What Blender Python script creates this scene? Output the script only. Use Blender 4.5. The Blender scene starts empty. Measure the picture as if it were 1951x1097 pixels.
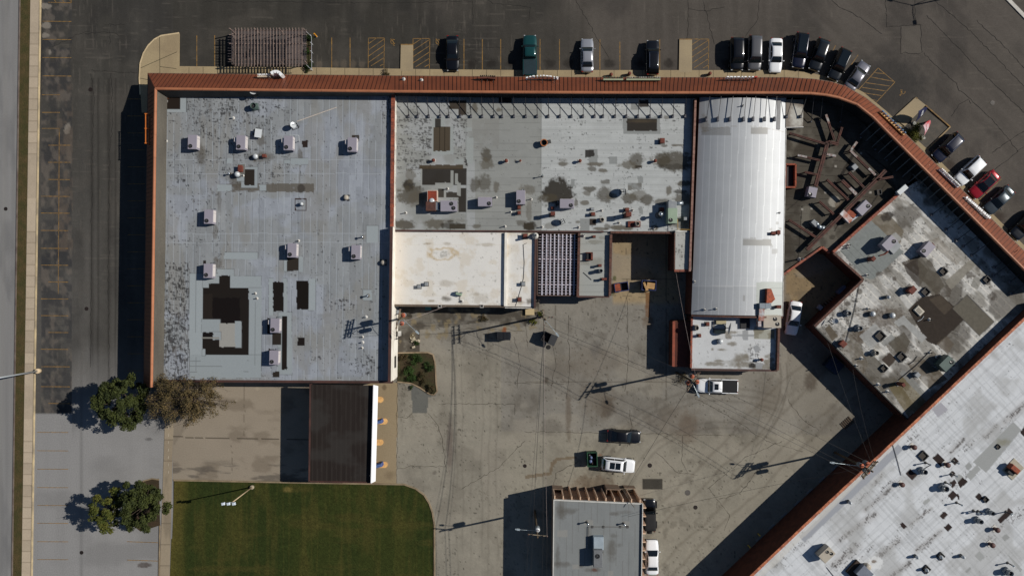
import bpy, math, random
import numpy as np
from mathutils import Vector, Matrix

# ------------------------------------------------------------------ scene, camera, light
scene = bpy.context.scene
H, S, CX, CY = 100.0, 13.4, 975.5, 548.5          # flying height (m), pixels per metre on the ground, point below the camera
cam = bpy.data.cameras.new("camera"); cam.sensor_width = 36.0; cam.lens = 36.0 * H * S / 1951.0
cam.clip_start = 1.0; cam.clip_end = 5000.0
camo = bpy.data.objects.new("camera", cam); scene.collection.objects.link(camo)
camo.location = (0, 0, H); scene.camera = camo

SUN_EL = math.radians(37.5); SUN_AZ = math.atan2(0.208, 0.978)
world = bpy.data.worlds.new("World"); scene.world = world; world.use_nodes = True
wn = world.node_tree.nodes; bg = wn["Background"]
sky = wn.new("ShaderNodeTexSky"); sky.sky_type = 'NISHITA'; sky.sun_disc = False
sky.sun_elevation = SUN_EL; sky.sun_rotation = math.pi / 2 - SUN_AZ
sky.air_density = 1.0; sky.dust_density = 0.3; sky.ozone_density = 3.0
world.node_tree.links.new(sky.outputs[0], bg.inputs[0]); bg.inputs[1].default_value = 0.05
sl = bpy.data.lights.new("sun", 'SUN'); sl.energy = 5.0; sl.angle = math.radians(0.5); sl.color = (1.0, 0.95, 0.87)
so = bpy.data.objects.new("sun", sl); scene.collection.objects.link(so)
tosun = Vector((math.cos(SUN_AZ) * math.cos(SUN_EL), math.sin(SUN_AZ) * math.cos(SUN_EL), math.sin(SUN_EL)))
so.rotation_euler = tosun.to_track_quat('Z', 'Y').to_euler(); so.location = (60, 12, 60)
scene.view_settings.view_transform = 'Standard'; scene.view_settings.look = 'None'
scene.view_settings.exposure = -0.06; scene.view_settings.gamma = 1.0

# ------------------------------------------------------------------ helpers
def W(px, py, z=0.0):
    k = (1 - z / H) / S
    return ((px - CX) * k, -(py - CY) * k)
def V(px, py, z=0.0):
    x, y = W(px, py, z); return Vector((x, y, z))
def lin(c): 
    c = c / 255.0
    return c / 12.92 if c <= 0.04045 else ((c + 0.055) / 1.055) ** 2.4
KALB = 1.0
def C(r, g, b): return (lin(r) / KALB, lin(g) / KALB, lin(b) / KALB)
def A(*c): return np.array(C(*c))

def hsh(ix, iy, seed):
    h = (ix.astype(np.int64) * 374761393 + iy.astype(np.int64) * 668265263 + seed * 974711) & 0xffffffff
    h = ((h ^ (h >> 13)) * 1274126177) & 0xffffffff
    h = ((h ^ (h >> 16)) * 2246822519) & 0xffffffff
    return ((h ^ (h >> 15)) & 0xffffff) / float(0xffffff)
def vn(x, y, seed=0):
    x = np.asarray(x, float); y = np.asarray(y, float)
    ix = np.floor(x); iy = np.floor(y); fx = x - ix; fy = y - iy
    fx = fx * fx * (3 - 2 * fx); fy = fy * fy * (3 - 2 * fy)
    a = hsh(ix, iy, seed); b = hsh(ix + 1, iy, seed); c = hsh(ix, iy + 1, seed); d = hsh(ix + 1, iy + 1, seed)
    return (a * (1 - fx) + b * fx) * (1 - fy) + (c * (1 - fx) + d * fx) * fy
def fbm(x, y, seed=0, o=4):
    t = 0; a = .5; n = 0
    for i in range(o):
        t = t + a * vn(x * 2 ** i, y * 2 ** i, seed + i * 17); n += a; a *= .5
    return t / n
def sstep(a, b, x):
    t = np.clip((x - a) / (b - a), 0, 1); return t * t * (3 - 2 * t)
def lay(col, c, m):                      # lay colour c over col with mask m
    m = np.clip(m, 0, 1)[:, None]
    return col * (1 - m) + np.asarray(c) * m
def blob(x, y, cx, cy, rx, ry, seed=1, rough=.7, soft=.12, fr=.12):
    out = np.zeros(len(x)); R = 2.2
    i = np.nonzero((np.abs(x - cx) < rx * R) & (np.abs(y - cy) < ry * R))[0]
    if not len(i): return out
    x = x[i]; y = y[i]
    d = np.sqrt(((x - cx) / rx) ** 2 + ((y - cy) / ry) ** 2) + (.6 * fbm(x * fr, y * fr, seed, 4) + .4 * fbm(x * .3, y * .3, seed + 3, 3) - .5) * rough * 2
    out[i] = (1 - sstep(1 - soft * 1.5, 1 + soft * 1.5, d)) * (.78 + .34 * fbm(x * .35, y * .35, seed + 9, 3)); return out
def rect(x, y, x0, y0, x1, y1, j=0.5, seed=3):
    n = (vn(x * .25, y * .25, seed) - .5) * j
    return ((x > x0 + n) & (x < x1 + n) & (y > y0 + n) & (y < y1 + n)).astype(float)
def poly(x, y, pts):
    ins = np.zeros(len(x), bool); j = len(pts) - 1
    for i in range(len(pts)):
        xi, yi = pts[i]; xj, yj = pts[j]
        c = ((yi > y) != (yj > y)) & (x < (xj - xi) * (y - yi) / ((yj - yi) or 1e-9) + xi)
        ins ^= c; j = i
    return ins.astype(float)

MATS = {}
def mat(name, c, rough=.75, metal=0.0, c2=None, sc=1.2, sc2=14.0, amt=.18, bump=0.0, stretch=None, spec=.35, coat=0.0):
    if name in MATS: return MATS[name]
    m = bpy.data.materials.new(name); m.use_nodes = True; N = m.node_tree.nodes; L = m.node_tree.links
    b = N["Principled BSDF"]; b.inputs["Roughness"].default_value = rough; b.inputs["Metallic"].default_value = metal
    b.inputs["Specular IOR Level"].default_value = spec
    if coat: b.inputs["Coat Weight"].default_value = coat; b.inputs["Coat Roughness"].default_value = .06
    tc = N.new("ShaderNodeTexCoord"); mp = N.new("ShaderNodeMapping"); L.new(tc.outputs["Object"], mp.inputs[0])
    if stretch: mp.inputs["Scale"].default_value = stretch
    n1 = N.new("ShaderNodeTexNoise"); n1.inputs["Scale"].default_value = sc; n1.inputs["Detail"].default_value = 5; L.new(mp.outputs[0], n1.inputs[0])
    n2 = N.new("ShaderNodeTexNoise"); n2.inputs["Scale"].default_value = sc2; n2.inputs["Detail"].default_value = 4; L.new(mp.outputs[0], n2.inputs[0])
    r1 = N.new("ShaderNodeMapRange"); r1.inputs[1].default_value = .35; r1.inputs[2].default_value = .65; L.new(n1.outputs[0], r1.inputs[0])
    mx = N.new("ShaderNodeMix"); mx.data_type = 'RGBA'
    c2 = c2 or tuple(v * (1 - amt) for v in c)
    mx.inputs[6].default_value = (*c, 1); mx.inputs[7].default_value = (*c2, 1); L.new(r1.outputs[0], mx.inputs[0])
    r2 = N.new("ShaderNodeMapRange"); r2.inputs[1].default_value = .3; r2.inputs[2].default_value = .7
    r2.inputs[3].default_value = 1 - amt; r2.inputs[4].default_value = 1 + amt; L.new(n2.outputs[0], r2.inputs[0])
    vm = N.new("ShaderNodeVectorMath"); vm.operation = 'SCALE'; L.new(mx.outputs[2], vm.inputs[0]); L.new(r2.outputs[0], vm.inputs[3])
    L.new(vm.outputs[0], b.inputs["Base Color"])
    if bump:
        bp = N.new("ShaderNodeBump"); bp.inputs["Strength"].default_value = bump; bp.inputs["Distance"].default_value = .05
        L.new(n2.outputs[0], bp.inputs["Height"]); L.new(bp.outputs[0], b.inputs["Normal"])
    MATS[name] = m; return m
def weathered(name, rough=.8, amt=.12, sc=9.0, bump=.25, spec=.1, metal=0.0):   # colour from the weathering computed per vertex, broken up by noise
    if name in MATS: return MATS[name]
    m = bpy.data.materials.new(name); m.use_nodes = True; N = m.node_tree.nodes; L = m.node_tree.links
    b = N["Principled BSDF"]; b.inputs["Roughness"].default_value = rough; b.inputs["Specular IOR Level"].default_value = spec; b.inputs["Metallic"].default_value = metal
    at = N.new("ShaderNodeAttribute"); at.attribute_name = "weathering"
    tc = N.new("ShaderNodeTexCoord"); n = N.new("ShaderNodeTexNoise"); n.inputs["Scale"].default_value = sc; n.inputs["Detail"].default_value = 6
    L.new(tc.outputs["Object"], n.inputs[0])
    r = N.new("ShaderNodeMapRange"); r.inputs[1].default_value = .25; r.inputs[2].default_value = .75
    r.inputs[3].default_value = 1 - amt; r.inputs[4].default_value = 1 + amt; L.new(n.outputs[0], r.inputs[0])
    vm = N.new("ShaderNodeVectorMath"); vm.operation = 'SCALE'; L.new(at.outputs["Color"], vm.inputs[0]); L.new(r.outputs[0], vm.inputs[3])
    L.new(vm.outputs[0], b.inputs["Base Color"])
    bp = N.new("ShaderNodeBump"); bp.inputs["Strength"].default_value = bump; bp.inputs["Distance"].default_value = .03
    L.new(n.outputs[0], bp.inputs["Height"]); L.new(bp.outputs[0], b.inputs["Normal"])
    MATS[name] = m; return m

COL = scene.collection
def link(name, me, parent=None):
    o = bpy.data.objects.new(name, me); COL.objects.link(o)
    if parent is not None:
        o.parent = parent
        if parent.type == 'EMPTY' and not parent.get("_local"): o.matrix_parent_inverse = Matrix.Translation(-Vector(parent.location))
    return o
def thing(name, label, cat, loc=(0, 0, 0), group=None, local=False, rz=0.0):
    o = bpy.data.objects.new(name, None); COL.objects.link(o); o.location = loc; o.rotation_euler = (0, 0, rz); o.empty_display_size = .3
    o["label"] = label; o["category"] = cat
    if group: o["group"] = group
    if local: o["_local"] = 1
    return o
def tag(o, label, cat, group=None):
    o["label"] = label; o["category"] = cat
    if group: o["group"] = group
    return o
def struct(o): o["kind"] = "structure"; return o
KIDS = {}
def dup(root, loc, rz=0.0, label=None, group=None, sc=None):
    r = root.copy(); COL.objects.link(r); r.location = loc; r.rotation_euler = (0, 0, rz)
    if sc: r.scale = sc
    if label: r["label"] = label
    if group: r["group"] = group
    def rec(o, p):
        for ch in [q for q in o.children]:
            c = ch.copy(); COL.objects.link(c); c.parent = p; c.matrix_parent_inverse = ch.matrix_parent_inverse.copy()
            rec(ch, c)
    rec(root, r); return r

class MB:
    def __init__(s): s.v = []; s.f = []
    def poly(s, pts):
        n = len(s.v); s.v += [tuple(p) for p in pts]; s.f.append(tuple(range(n, n + len(pts)))); return s
    def box(s, x0, y0, z0, x1, y1, z1):
        n = len(s.v); s.v += [(x0, y0, z0), (x1, y0, z0), (x1, y1, z0), (x0, y1, z0), (x0, y0, z1), (x1, y0, z1), (x1, y1, z1), (x0, y1, z1)]
        s.f += [tuple(n + i for i in q) for q in ((3, 2, 1, 0), (4, 5, 6, 7), (0, 1, 5, 4), (1, 2, 6, 5), (2, 3, 7, 6), (3, 0, 4, 7))]; return s
    def obox(s, cx, cy, z0, z1, lx, ly, a=0.0, bev=0.0):
        ca, sa = math.cos(a), math.sin(a); n = len(s.v); b = bev
        if b:
            ring = lambda e, z: [(x, y, z) for x, y in ((-lx/2+e, -ly/2+e), (lx/2-e, -ly/2+e), (lx/2-e, ly/2-e), (-lx/2+e, ly/2-e))]
            P = ring(0, z0) + ring(0, z1 - b) + ring(b, z1)
            s.v += [(cx + x * ca - y * sa, cy + x * sa + y * ca, z) for x, y, z in P]
            s.f.append((n+3, n+2, n+1, n)); s.f.append((n+8, n+9, n+10, n+11))
            for k in (0, 4):
                for i in range(4):
                    j = (i + 1) % 4; s.f.append((n+k+i, n+k+j, n+k+4+j, n+k+4+i))
            return s
        P = [(-lx/2, -ly/2), (lx/2, -ly/2), (lx/2, ly/2), (-lx/2, ly/2)]
        for z in (z0, z1): s.v += [(cx + x * ca - y * sa, cy + x * sa + y * ca, z) for x, y in P]
        s.f += [tuple(n + i for i in q) for q in ((3, 2, 1, 0), (4, 5, 6, 7), (0, 1, 5, 4), (1, 2, 6, 5), (2, 3, 7, 6), (3, 0, 4, 7))]; return s
    def tube(s, p, q, r0, r1=None, n=8):
        p = Vector(p); q = Vector(q); r1 = r0 if r1 is None else r1; d = (q - p)
        if d.length < 1e-6: return s
        d.normalize(); u = d.orthogonal().normalized(); w = d.cross(u); k = len(s.v)
        for c, r in ((p, r0), (q, r1)):
            for i in range(n):
                a = 2 * math.pi * i / n; s.v.append(tuple(c + u * (r * math.cos(a)) + w * (r * math.sin(a))))
        for i in range(n):
            j = (i + 1) % n; s.f.append((k + i, k + j, k + n + j, k + n + i))
        s.f.append(tuple(k + n - 1 - i for i in range(n))); s.f.append(tuple(k + n + i for i in range(n))); return s
    def path(s, pts, r, n=6):
        for a, b in zip(pts, pts[1:]): s.tube(a, b, r, n=n)
        return s
    def lathe(s, cx, cy, prof, n=16, cap=True):
        k = len(s.v)
        for r, z in prof:
            for i in range(n):
                a = 2 * math.pi * i / n; s.v.append((cx + r * math.cos(a), cy + r * math.sin(a), z))
        for j in range(len(prof) - 1):
            for i in range(n):
                i2 = (i + 1) % n; s.f.append((k + j*n + i, k + j*n + i2, k + (j+1)*n + i2, k + (j+1)*n + i))
        if cap:
            s.f.append(tuple(k + n - 1 - i for i in range(n))); t = k + (len(prof) - 1) * n; s.f.append(tuple(t + i for i in range(n)))
        return s
    def prism(s, pts, z0, z1):
        a = sum(p[0] * q[1] - q[0] * p[1] for p, q in zip(pts, pts[1:] + pts[:1]))
        if a < 0: pts = pts[::-1]
        n = len(pts); k = len(s.v)
        s.v += [(x, y, z0) for x, y in pts] + [(x, y, z1) for x, y in pts]
        s.f.append(tuple(k + n - 1 - i for i in range(n))); s.f.append(tuple(k + n + i for i in range(n)))
        for i in range(n):
            j = (i + 1) % n; s.f.append((k + i, k + j, k + n + j, k + n + i))
        return s
    def bar(s, p, q, w, z0, z1):                     # box along the line p-q (x, y), width w
        p = Vector(p[:2]); q = Vector(q[:2]); d = q - p; c = (p + q) / 2
        return s.obox(c.x, c.y, z0, z1, d.length, w, math.atan2(d.y, d.x))
    def beam(s, p, q, w, h):                         # box along a 3-D line, w wide, h high
        p = Vector(p); q = Vector(q); d = (q - p).normalized(); sd = d.cross(Vector((0, 0, 1)))
        if sd.length < 1e-4: sd = Vector((1, 0, 0))
        sd.normalize(); up = sd.cross(d); n = len(s.v)
        for c in (p, q):
            for a, b in ((-1, -1), (1, -1), (1, 1), (-1, 1)): s.v.append(tuple(c + sd * (a * w / 2) + up * (b * h / 2)))
        s.f += [tuple(n + i for i in f) for f in ((0, 1, 2, 3), (7, 6, 5, 4), (0, 4, 5, 1), (1, 5, 6, 2), (2, 6, 7, 3), (3, 7, 4, 0))]; return s
    def build(s, name, m, parent=None, smooth=False):
        me = bpy.data.meshes.new(name); me.from_pydata(s.v, [], s.f); me.materials.append(m)
        if smooth: me.polygons.foreach_set("use_smooth", [True] * len(me.polygons))
        me.update(); return link(name, me, parent)

def sheet(name, corners, z, res, paint, m, parent=None, zf=None):
    """a finely divided sheet over four pixel corners (TL, TR, BR, BL) at height z; paint(px, py) gives each vertex its weathered colour"""
    P = np.array(corners, float); k = (1 - z / H) / S
    w = max(np.linalg.norm(P[1] - P[0]), np.linalg.norm(P[2] - P[3])) * k; h = max(np.linalg.norm(P[3] - P[0]), np.linalg.norm(P[2] - P[1])) * k
    nu = max(2, int(w / res) + 1); nv = max(2, int(h / res) + 1)
    u, v = np.meshgrid(np.linspace(0, 1, nu), np.linspace(0, 1, nv)); u = u.ravel(); v = v.ravel()
    p = (P[0][None] * ((1-u)*(1-v))[:, None] + P[1][None] * (u*(1-v))[:, None] + P[2][None] * (u*v)[:, None] + P[3][None] * ((1-u)*v)[:, None])
    col = paint(p[:, 0], p[:, 1]); zz = np.full(len(u), float(z))
    if zf is not None: zz = zf(u, v)
    co = np.stack([(p[:, 0] - CX) * k, -(p[:, 1] - CY) * k, zz], 1)
    if zf is not None: co[:, 0] *= (1 - zz / H) / (1 - z / H); co[:, 1] *= (1 - zz / H) / (1 - z / H)
    i = np.arange((nu - 1) * (nv - 1)); r = i // (nu - 1); c = i % (nu - 1); a = r * nu + c
    q = np.stack([a, a + nu, a + nu + 1, a + 1], 1).astype(np.int32)
    me = bpy.data.meshes.new(name); me.vertices.add(len(co)); me.vertices.foreach_set("co", co.astype(np.float32).ravel())
    me.loops.add(q.size); me.loops.foreach_set("vertex_index", q.ravel()); me.polygons.add(len(q))
    me.polygons.foreach_set("loop_start", np.arange(0, q.size, 4, dtype=np.int32))
    me.update(calc_edges=True)
    at = me.attributes.new("weathering", 'FLOAT_COLOR', 'POINT')
    at.data.foreach_set("color", np.concatenate([np.clip(col, .002, .95), np.ones((len(col), 1))], 1).astype(np.float32).ravel())
    if zf is not None: me.polygons.foreach_set("use_smooth", [True] * len(q))
    me.materials.append(m); return link(name, me, parent)
def flat(name, pts, z, m, parent=None, thick=0.0):
    pp = [W(x, y, z) for x, y in pts]; b = MB()
    if thick: b.prism(pp, z - thick, z)
    else:
        a = sum(p[0] * q[1] - q[0] * p[1] for p, q in zip(pp, pp[1:] + pp[:1]))
        if a < 0: pp = pp[::-1]
        b.poly([(x, y, z) for x, y in pp])
    return b.build(name, m, parent)
# ------------------------------------------------------------------ the ground
M_PAINT = weathered("asphalt", .95, .16, 7.0, .35, .06)
M_CONC = weathered("weathered_concrete", .92, .09, 6.0, .2, .1)
def paint_asphalt(x, y):
    col = np.repeat(A(57, 55, 51)[None], len(x), 0)
    col = lay(col, A(82, 77, 72), sstep(700, 1500, x + (fbm(x*.006, y*.006, 5) - .5) * 900) * .9)
    lf = (x < 330) * (.25 + .75 * sstep(60, 700, y)); col = lay(col, A(86, 84, 81), lf * (.35 + .55 * fbm(x*.03, y*.005, 27)) )
    d = (x - y) - 1430                                                    # right lot, beyond the bend
    st = fbm(x * .09, y * .006, 9, 3)
    col = col * (0.80 + 0.4 * np.where(x < 1500, st, fbm((x - y) * .05, (x + y) * .005, 12, 3)))[:, None]
    col = lay(col, A(88, 83, 77), sstep(.52, .72, fbm(x*.013, y*.02, 21)) * .22)
    col = lay(col, A(36, 36, 37), sstep(.55, .75, fbm(x*.017, y*.011, 22)) * .3)
    for sx_, sy_, sd in ((.05, .9, 23), (.9, .05, 24)): col = lay(col, A(104, 98, 90), sstep(.66, .82, fbm(x*sx_ * .7, y*sy_ * .7, sd, 3)) * .26 * sstep(.45, .6, fbm(x*.01, y*.01, sd + 5)))
    col = col * (.9 + .2 * fbm(x*.25, y*.25, 25, 3))[:, None]
    # worn, sealed and bare areas of the road-side stalls
    seal = ((x > 79) & (x < 136) & (y < 790)).astype(float)
    row = np.floor((y - 41 + vn(x*.1, y*.1, 4) * 3) / 33.5); c2 = np.floor((x - 79) / 28)
    hv = hsh(row, c2 * 0, 31); 
    col = lay(col, A(46, 47, 50), seal * (.3 + .4 * hv) * sstep(.32, .5, fbm(x*.08, y*.08, 33)))
    col = lay(col, A(98, 91, 84), seal * sstep(.52, .72, fbm(x*.1, y*.06, 34)) * .6)
    col = lay(col, A(118, 112, 104), blob(x, y, 88, 12, 10, 6, 41) + blob(x, y, 88, 48, 9, 7, 42) + blob(x, y, 87, 68, 8, 5, 43) + blob(x, y, 95, 100, 3, 5, 44) + blob(x, y, 128, 245, 6, 10, 45))
    col = lay(col, A(92, 82, 73), ((x > 108) & (x < 138) & (y > 160) & (y < 480)).astype(float) * sstep(.4, .65, fbm(x*.12, y*.06, 46)) * .55)
    for lx, w in ((174, 3.5), (206, 3), (219, 2), (186, 2)):              # longitudinal paving seams and drips
        col = lay(col, A(38, 36, 34), np.exp(-((x - lx - 2*fbm(y*.02, y*0, 50)) / w) ** 2) * .5 * ((y > 150) & (y < 800)))
    # newer grey surface towards the lower entrance
    low = np.where(x < 136, sstep(786, 789, y), sstep(640, 860, y + 90 * (fbm(x*.03, y*.01, 66) - .5))) * (x < 330)
    lc = A(130, 129, 128)[None] * (0.9 + .2 * fbm(x*.05, y*.004, 61, 3))[:, None]
    lc = lay(lc, A(108, 107, 106), np.exp(-((x - 155) / 3.0) ** 2) * .7); lc = lay(lc, A(114, 113, 112), sstep(.5, .75, fbm(x*.01, y*.02, 62)) * .6)
    lc = lay(lc, A(70, 62, 58), blob(x, y, 275, 1076, 13, 5, 63, .5) * .8); lc = lay(lc, A(74, 72, 72), blob(x, y, 283, 836, 8, 3, 64) * .6)
    col = col * (1 - low)[:, None] + lc * low[:, None]
    # darker patch below the bend, oil under the stalls, light tyre-worn aisle
    col = lay(col, A(50, 49, 48), blob(x, y, 1690, 165, 75, 55, 65, .4, .3) * .75)
    for sx in (900, 937, 972, 1047, 1084, 1160, 1275, 1220, 1386): col = lay(col, A(38, 35, 33), blob(x, y, sx, 121, 9, 8, 70 + sx, .9, .35) * .7)
    for sx, sy in ((1810, 315), (1867, 360), (1903, 415)): col = lay(col, A(55, 47, 42), blob(x, y, sx, sy, 11, 9, 70 + sx, .9, .35) * .7)
    for sx in (640, 655, 672, 690, 608): col = lay(col, A(92, 84, 74), blob(x, y, sx, 122, 6, 7, 80 + sx, .8, .3) * .6)
    col = lay(col, A(94, 89, 82), ((x > 1718) & (x < 1756) & (y > 50) & (y < 102)) * .35)
    return col
struct(sheet("asphalt", [(-25, -25), (1976, -25), (1976, 1122), (-25, 1122)], 0.0, .15, paint_asphalt, M_PAINT))
g = MB(); g.poly([(-900, -900, -.03), (900, -900, -.03), (900, 900, -.03), (-900, 900, -.03)])
struct(g.build("ground", mat("far_ground", C(72, 70, 64), .9, c2=C(58, 60, 46), sc=.05, sc2=.4)))

def paint_road(x, y):
    col = np.repeat(A(120, 119, 118)[None], len(x), 0)
    col = col * (.86 + .28 * fbm(x * .16, y * .004, 101, 3))[:, None]
    col = lay(col, A(92, 92, 93), sstep(.5, .7, fbm(x*.03, y*.008, 102)) * .5)
    return lay(col, A(126, 124, 120), np.exp(-((x - 12 + y * .012) / 4) ** 2) * .35)
struct(sheet("road", [(-25, -25), (38.4, -25), (23.6, 1122), (-25, 1122)], .006, .15, paint_road, weathered("road_surface", .9, .12, 8, .3, .2)))
M_GRASSY = mat("verge_grass", C(58, 55, 26), .95, c2=C(74, 62, 36), sc=.9, sc2=7, amt=.38, bump=.8)
struct(flat("verge", [(39.3, -25), (58.3, -25), (40.7, 1122), (23.9, 1122)], .02, M_GRASSY))
def slabs(x, y, base, joint, along, step, off=0.0, seed=5):
    t = (y if along == 'y' else x) + off; k = np.floor(t / step)
    col = base[None] * (.9 + .2 * hsh(k, k * 0, seed))[:, None] * (.93 + .14 * fbm(x*.08, y*.08, seed + 1))[:, None]
    return lay(col, joint, (np.abs(t / step - np.round(t / step)) * step < .55) * .75)
def paint_walk(x, y):
    c = slabs(x, y, A(166, 152, 133), A(130, 117, 100), 'y', 21.0)
    return lay(c, A(110, 100, 88), blob(x, y, 66, 930, 6, 34, 107, .6, .4) * .6)
struct(sheet("sidewalk", [(58.3, -25), (77.3, -25), (60.0, 1122), (40.7, 1122)], .05, .12, paint_walk, M_CONC))
kb = MB(); k0 = V(78.0, -25); k1 = V(60.6, 1122); kb.bar(k0, k1, .2, 0, .13)
struct(kb.build("kerb", mat("kerb_stone", C(196, 176, 138), .85, c2=C(150, 136, 112), sc=.5)))
k2 = MB(); k2.bar(V(38.6, -25), V(23.4, 1122), .16, 0, .12); struct(k2.build("road_kerb", mat("old_kerb", C(112, 102, 94), .9, c2=C(86, 74, 68), sc=.6)))

# walk in front of the shops, its corner bulb and the ramps
WALK_C = mat("walk_concrete", C(152, 136, 106), .88, c2=C(138, 122, 96), sc=.3, sc2=5, amt=.07)
wk = [(268, 181), (266.5, 150), (268, 122), (274, 103), (283, 88), (295, 76), (308, 69), (341.5, 64), (341, 126.5), (606, 129), (800, 132), (1000, 134), (1300, 134), (1500, 134), (1545, 139), (1600, 153),
      (1645, 176), (1690, 213), (1790, 306), (1976, 492), (1976, 560), (1640, 225), (1560, 178), (1480, 172), (300, 172), (296, 215), (270, 215)]
struct(flat("shop_walk", wk, .15, WALK_C, thick=.16))
jb = MB()
for x in list(range(360, 1540, 27)):
    a = V(x, 128 + (x - 360) * .006, .153); b_ = V(x, 150, .153); jb.bar(a, b_, .05, .148, .154)
for x0, y0, x1, y1 in ((305, 70, 306, 172), (268, 131, 338, 100), (306, 128, 337, 132), (268, 150, 283, 153)): jb.bar(V(x0, y0), V(x1, y1), .07, .148, .1545)
struct(jb.build("walk_joints", mat("joint_dirt", C(60, 56, 42), .95)))
kk = MB()
cur = [(268, 181), (266.5, 150), (268, 122), (274, 103), (283, 88), (295, 76), (308, 69), (341.5, 64)]
for a, b_ in zip(cur, cur[1:]): kk.bar(V(*a), V(*b_), .18, 0, .158)
struct(kk.build("bulb_kerb", mat("kerb_pale", C(196, 176, 140), .85)))
rb = MB(); ry = MB()
RAMPS = [[(764, 86), (787, 86), (787, 136), (763, 136)], [(1294, 76), (1318, 76), (1318, 139), (1293, 139)], [(1743.6, 186), (1762.6, 201), (1723, 241), (1701, 225)]]
for r in RAMPS: rb.prism([W(*p) for p in r], 0, .157)
struct(rb.build("entrance_ramps", mat("ramp_concrete", C(150, 135, 108), .88, c2=C(140, 126, 102), sc=.4, sc2=6, amt=.06)))
YEL = mat("yellow_paint", C(140, 106, 52), .8, c2=C(98, 80, 54), sc=2.2, sc2=12, amt=.3)
for r in RAMPS[:2]: ry.bar(V(*r[0]), V(*r[1]), .14, .02, .161)
ry.bar(V(1743.6, 186.3), V(1747, 189), .2, .02, .161); ry.bar(V(1762.6, 201.5), V(1809, 242), .17, 0, .16)
struct(ry.build("painted_kerb", YEL))
kk = MB(); kk.bar(V(1810, 242), V(1763, 288), .16, 0, .14); struct(kk.build("planter_kerb", mat("kerb_tan", C(150, 130, 98), .85)))

# painted markings
mk = MB(); Z = .008
def stripe(x0, y0, x1, y1, w=.09, b=None): (b or mk).bar(V(x0, y0), V(x1, y1), w, .002, Z)
for y in (41, 75.5, 110, 145): stripe(81, y, 136, y + .5)
for y in (181, 214.5, 245): stripe(80, y, 114, y)
for y in (277, 309.5): stripe(92, y, 134, y)
for y in (342, 374, 406, 439, 473, 505, 537, 569, 601, 633, 665, 698, 736, 768): stripe(78 if y % 3 else 92, y, 130 if y % 2 else 133, y + .4)
for i, y in enumerate((823, 858, 893, 928, 962, 996, 1031, 1065)): stripe(71, y, 130, y + .3, .08)
for y in (1031, 1066): stripe(242, y, 301, y + 2)
for k in range(17): stripe(243, 189 + 32.3 * k, 276, 189 + 32.3 * k, .07)
stripe(113, 245, 111, 560, .08)
for x, a, b_ in ((375, 68, 127), (409, 68, 128), (632, 72, 130), (667, 72, 130), (884, 75, 134), (919, 75, 134), (954, 75, 134), (1029, 75, 135), (1066, 75, 135), (1143, 76, 135), (1181, 80, 135), (1257, 76, 135), (1495, 128, 136), (1532, 130, 137)):
    stripe(x, a, x, b_, .11)
for x0, x1, y0, y1 in ((702, 732.5, 73, 130), (787, 819, 74, 132), (1318, 1350.5, 75, 134)):
    stripe(x0, y0, x1, y0); stripe(x0, y0, x0 - .5, y1); stripe(x1, y0, x1 - 1, y1)
    for i in range(6):
        ya, yb = y0 + 11 + i * 11.8, y0 - 10 + i * 11.8; xa, xb = x0, x1
        if yb < y0: xb = x0 + (x1 - x0) * (ya - y0) / (ya - yb); yb = y0
        if ya > y1 - 3: xa = x0 + 5 + (i == 5) * 17; ya = min(ya, y1 - 4)
        stripe(xa, ya, xb - .5, yb)
q = [(1673, 130), (1705, 157), (1667, 198), (1634, 174)]
for a, b_ in zip(q[:3], q[1:]): stripe(*a, *b_)
stripe(1673, 130, 1630, 178)
for a, b_ in (((1666, 139), (1686, 141)), ((1658, 147), (1702, 155.5)), ((1650, 158), (1695, 164.5)), ((1643, 167), (1689, 174)), ((1646, 177.5), (1679, 182.5)), ((1660, 190), (1670, 192))): stripe(*a, *b_)
stripe(5, 8, 5, 8.1)
for a, b_ in (((92, 5), (136, 6)), ((136, -4), (136, 6)), ((100, -4), (107, 5)), ((116, -4), (122, 5)), ((130, -4), (136, 5))): stripe(*a, *b_)
for a, b_ in (((1592, 87), (1587, 97)), ((1635, 105), (1619, 128)), ((1788.5, 312.7), (1803, 302)), ((1862, 385), (1908, 341)), ((1885.6, 408.5), (1893, 402)), ((1840, 349), (1848, 342))): stripe(*a, *b_)
for cx, cy in ((749, 79), (835, 79)):                                     # wheelchair symbols
    for i in range(9):
        a0, a1 = math.radians(-40 - i * 30), math.radians(-70 - i * 30)
        stripe(cx + 4.5 * math.cos(a0), cy + 1 - 4.5 * math.sin(a0), cx + 4.5 * math.cos(a1), cy + 1 - 4.5 * math.sin(a1), .09)
    stripe(cx - 5, cy - 4, cx - 2, cy - 3, .1); stripe(cx - 2, cy - 3, cx + 1, cy + 3, .12); stripe(cx + 1, cy + 3, cx + .5, cy + 8, .12); stripe(cx + .5, cy + 8, cx + 3, cy + 8, .1)
for i in range(9):
    a0, a1 = math.radians(20 - i * 30), math.radians(-10 - i * 30)
    stripe(1720.5 + 4 * math.cos(a0), 175.5 - 4 * math.sin(a0), 1720.5 + 4 * math.cos(a1), 175.5 - 4 * math.sin(a1), .09)
stripe(1716, 171, 1719, 177, .12); stripe(1719, 177, 1715, 182, .12); stripe(1713.5, 181, 1716, 183, .1)
struct(mk.build("parking_markings", YEL))
mb = MB(); mb.bar(V(1907, -14), V(1990, 72), .5, .003, .12); struct(mb.build("lot_kerb", mat("pale_kerb", C(190, 186, 178), .85)))

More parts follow.
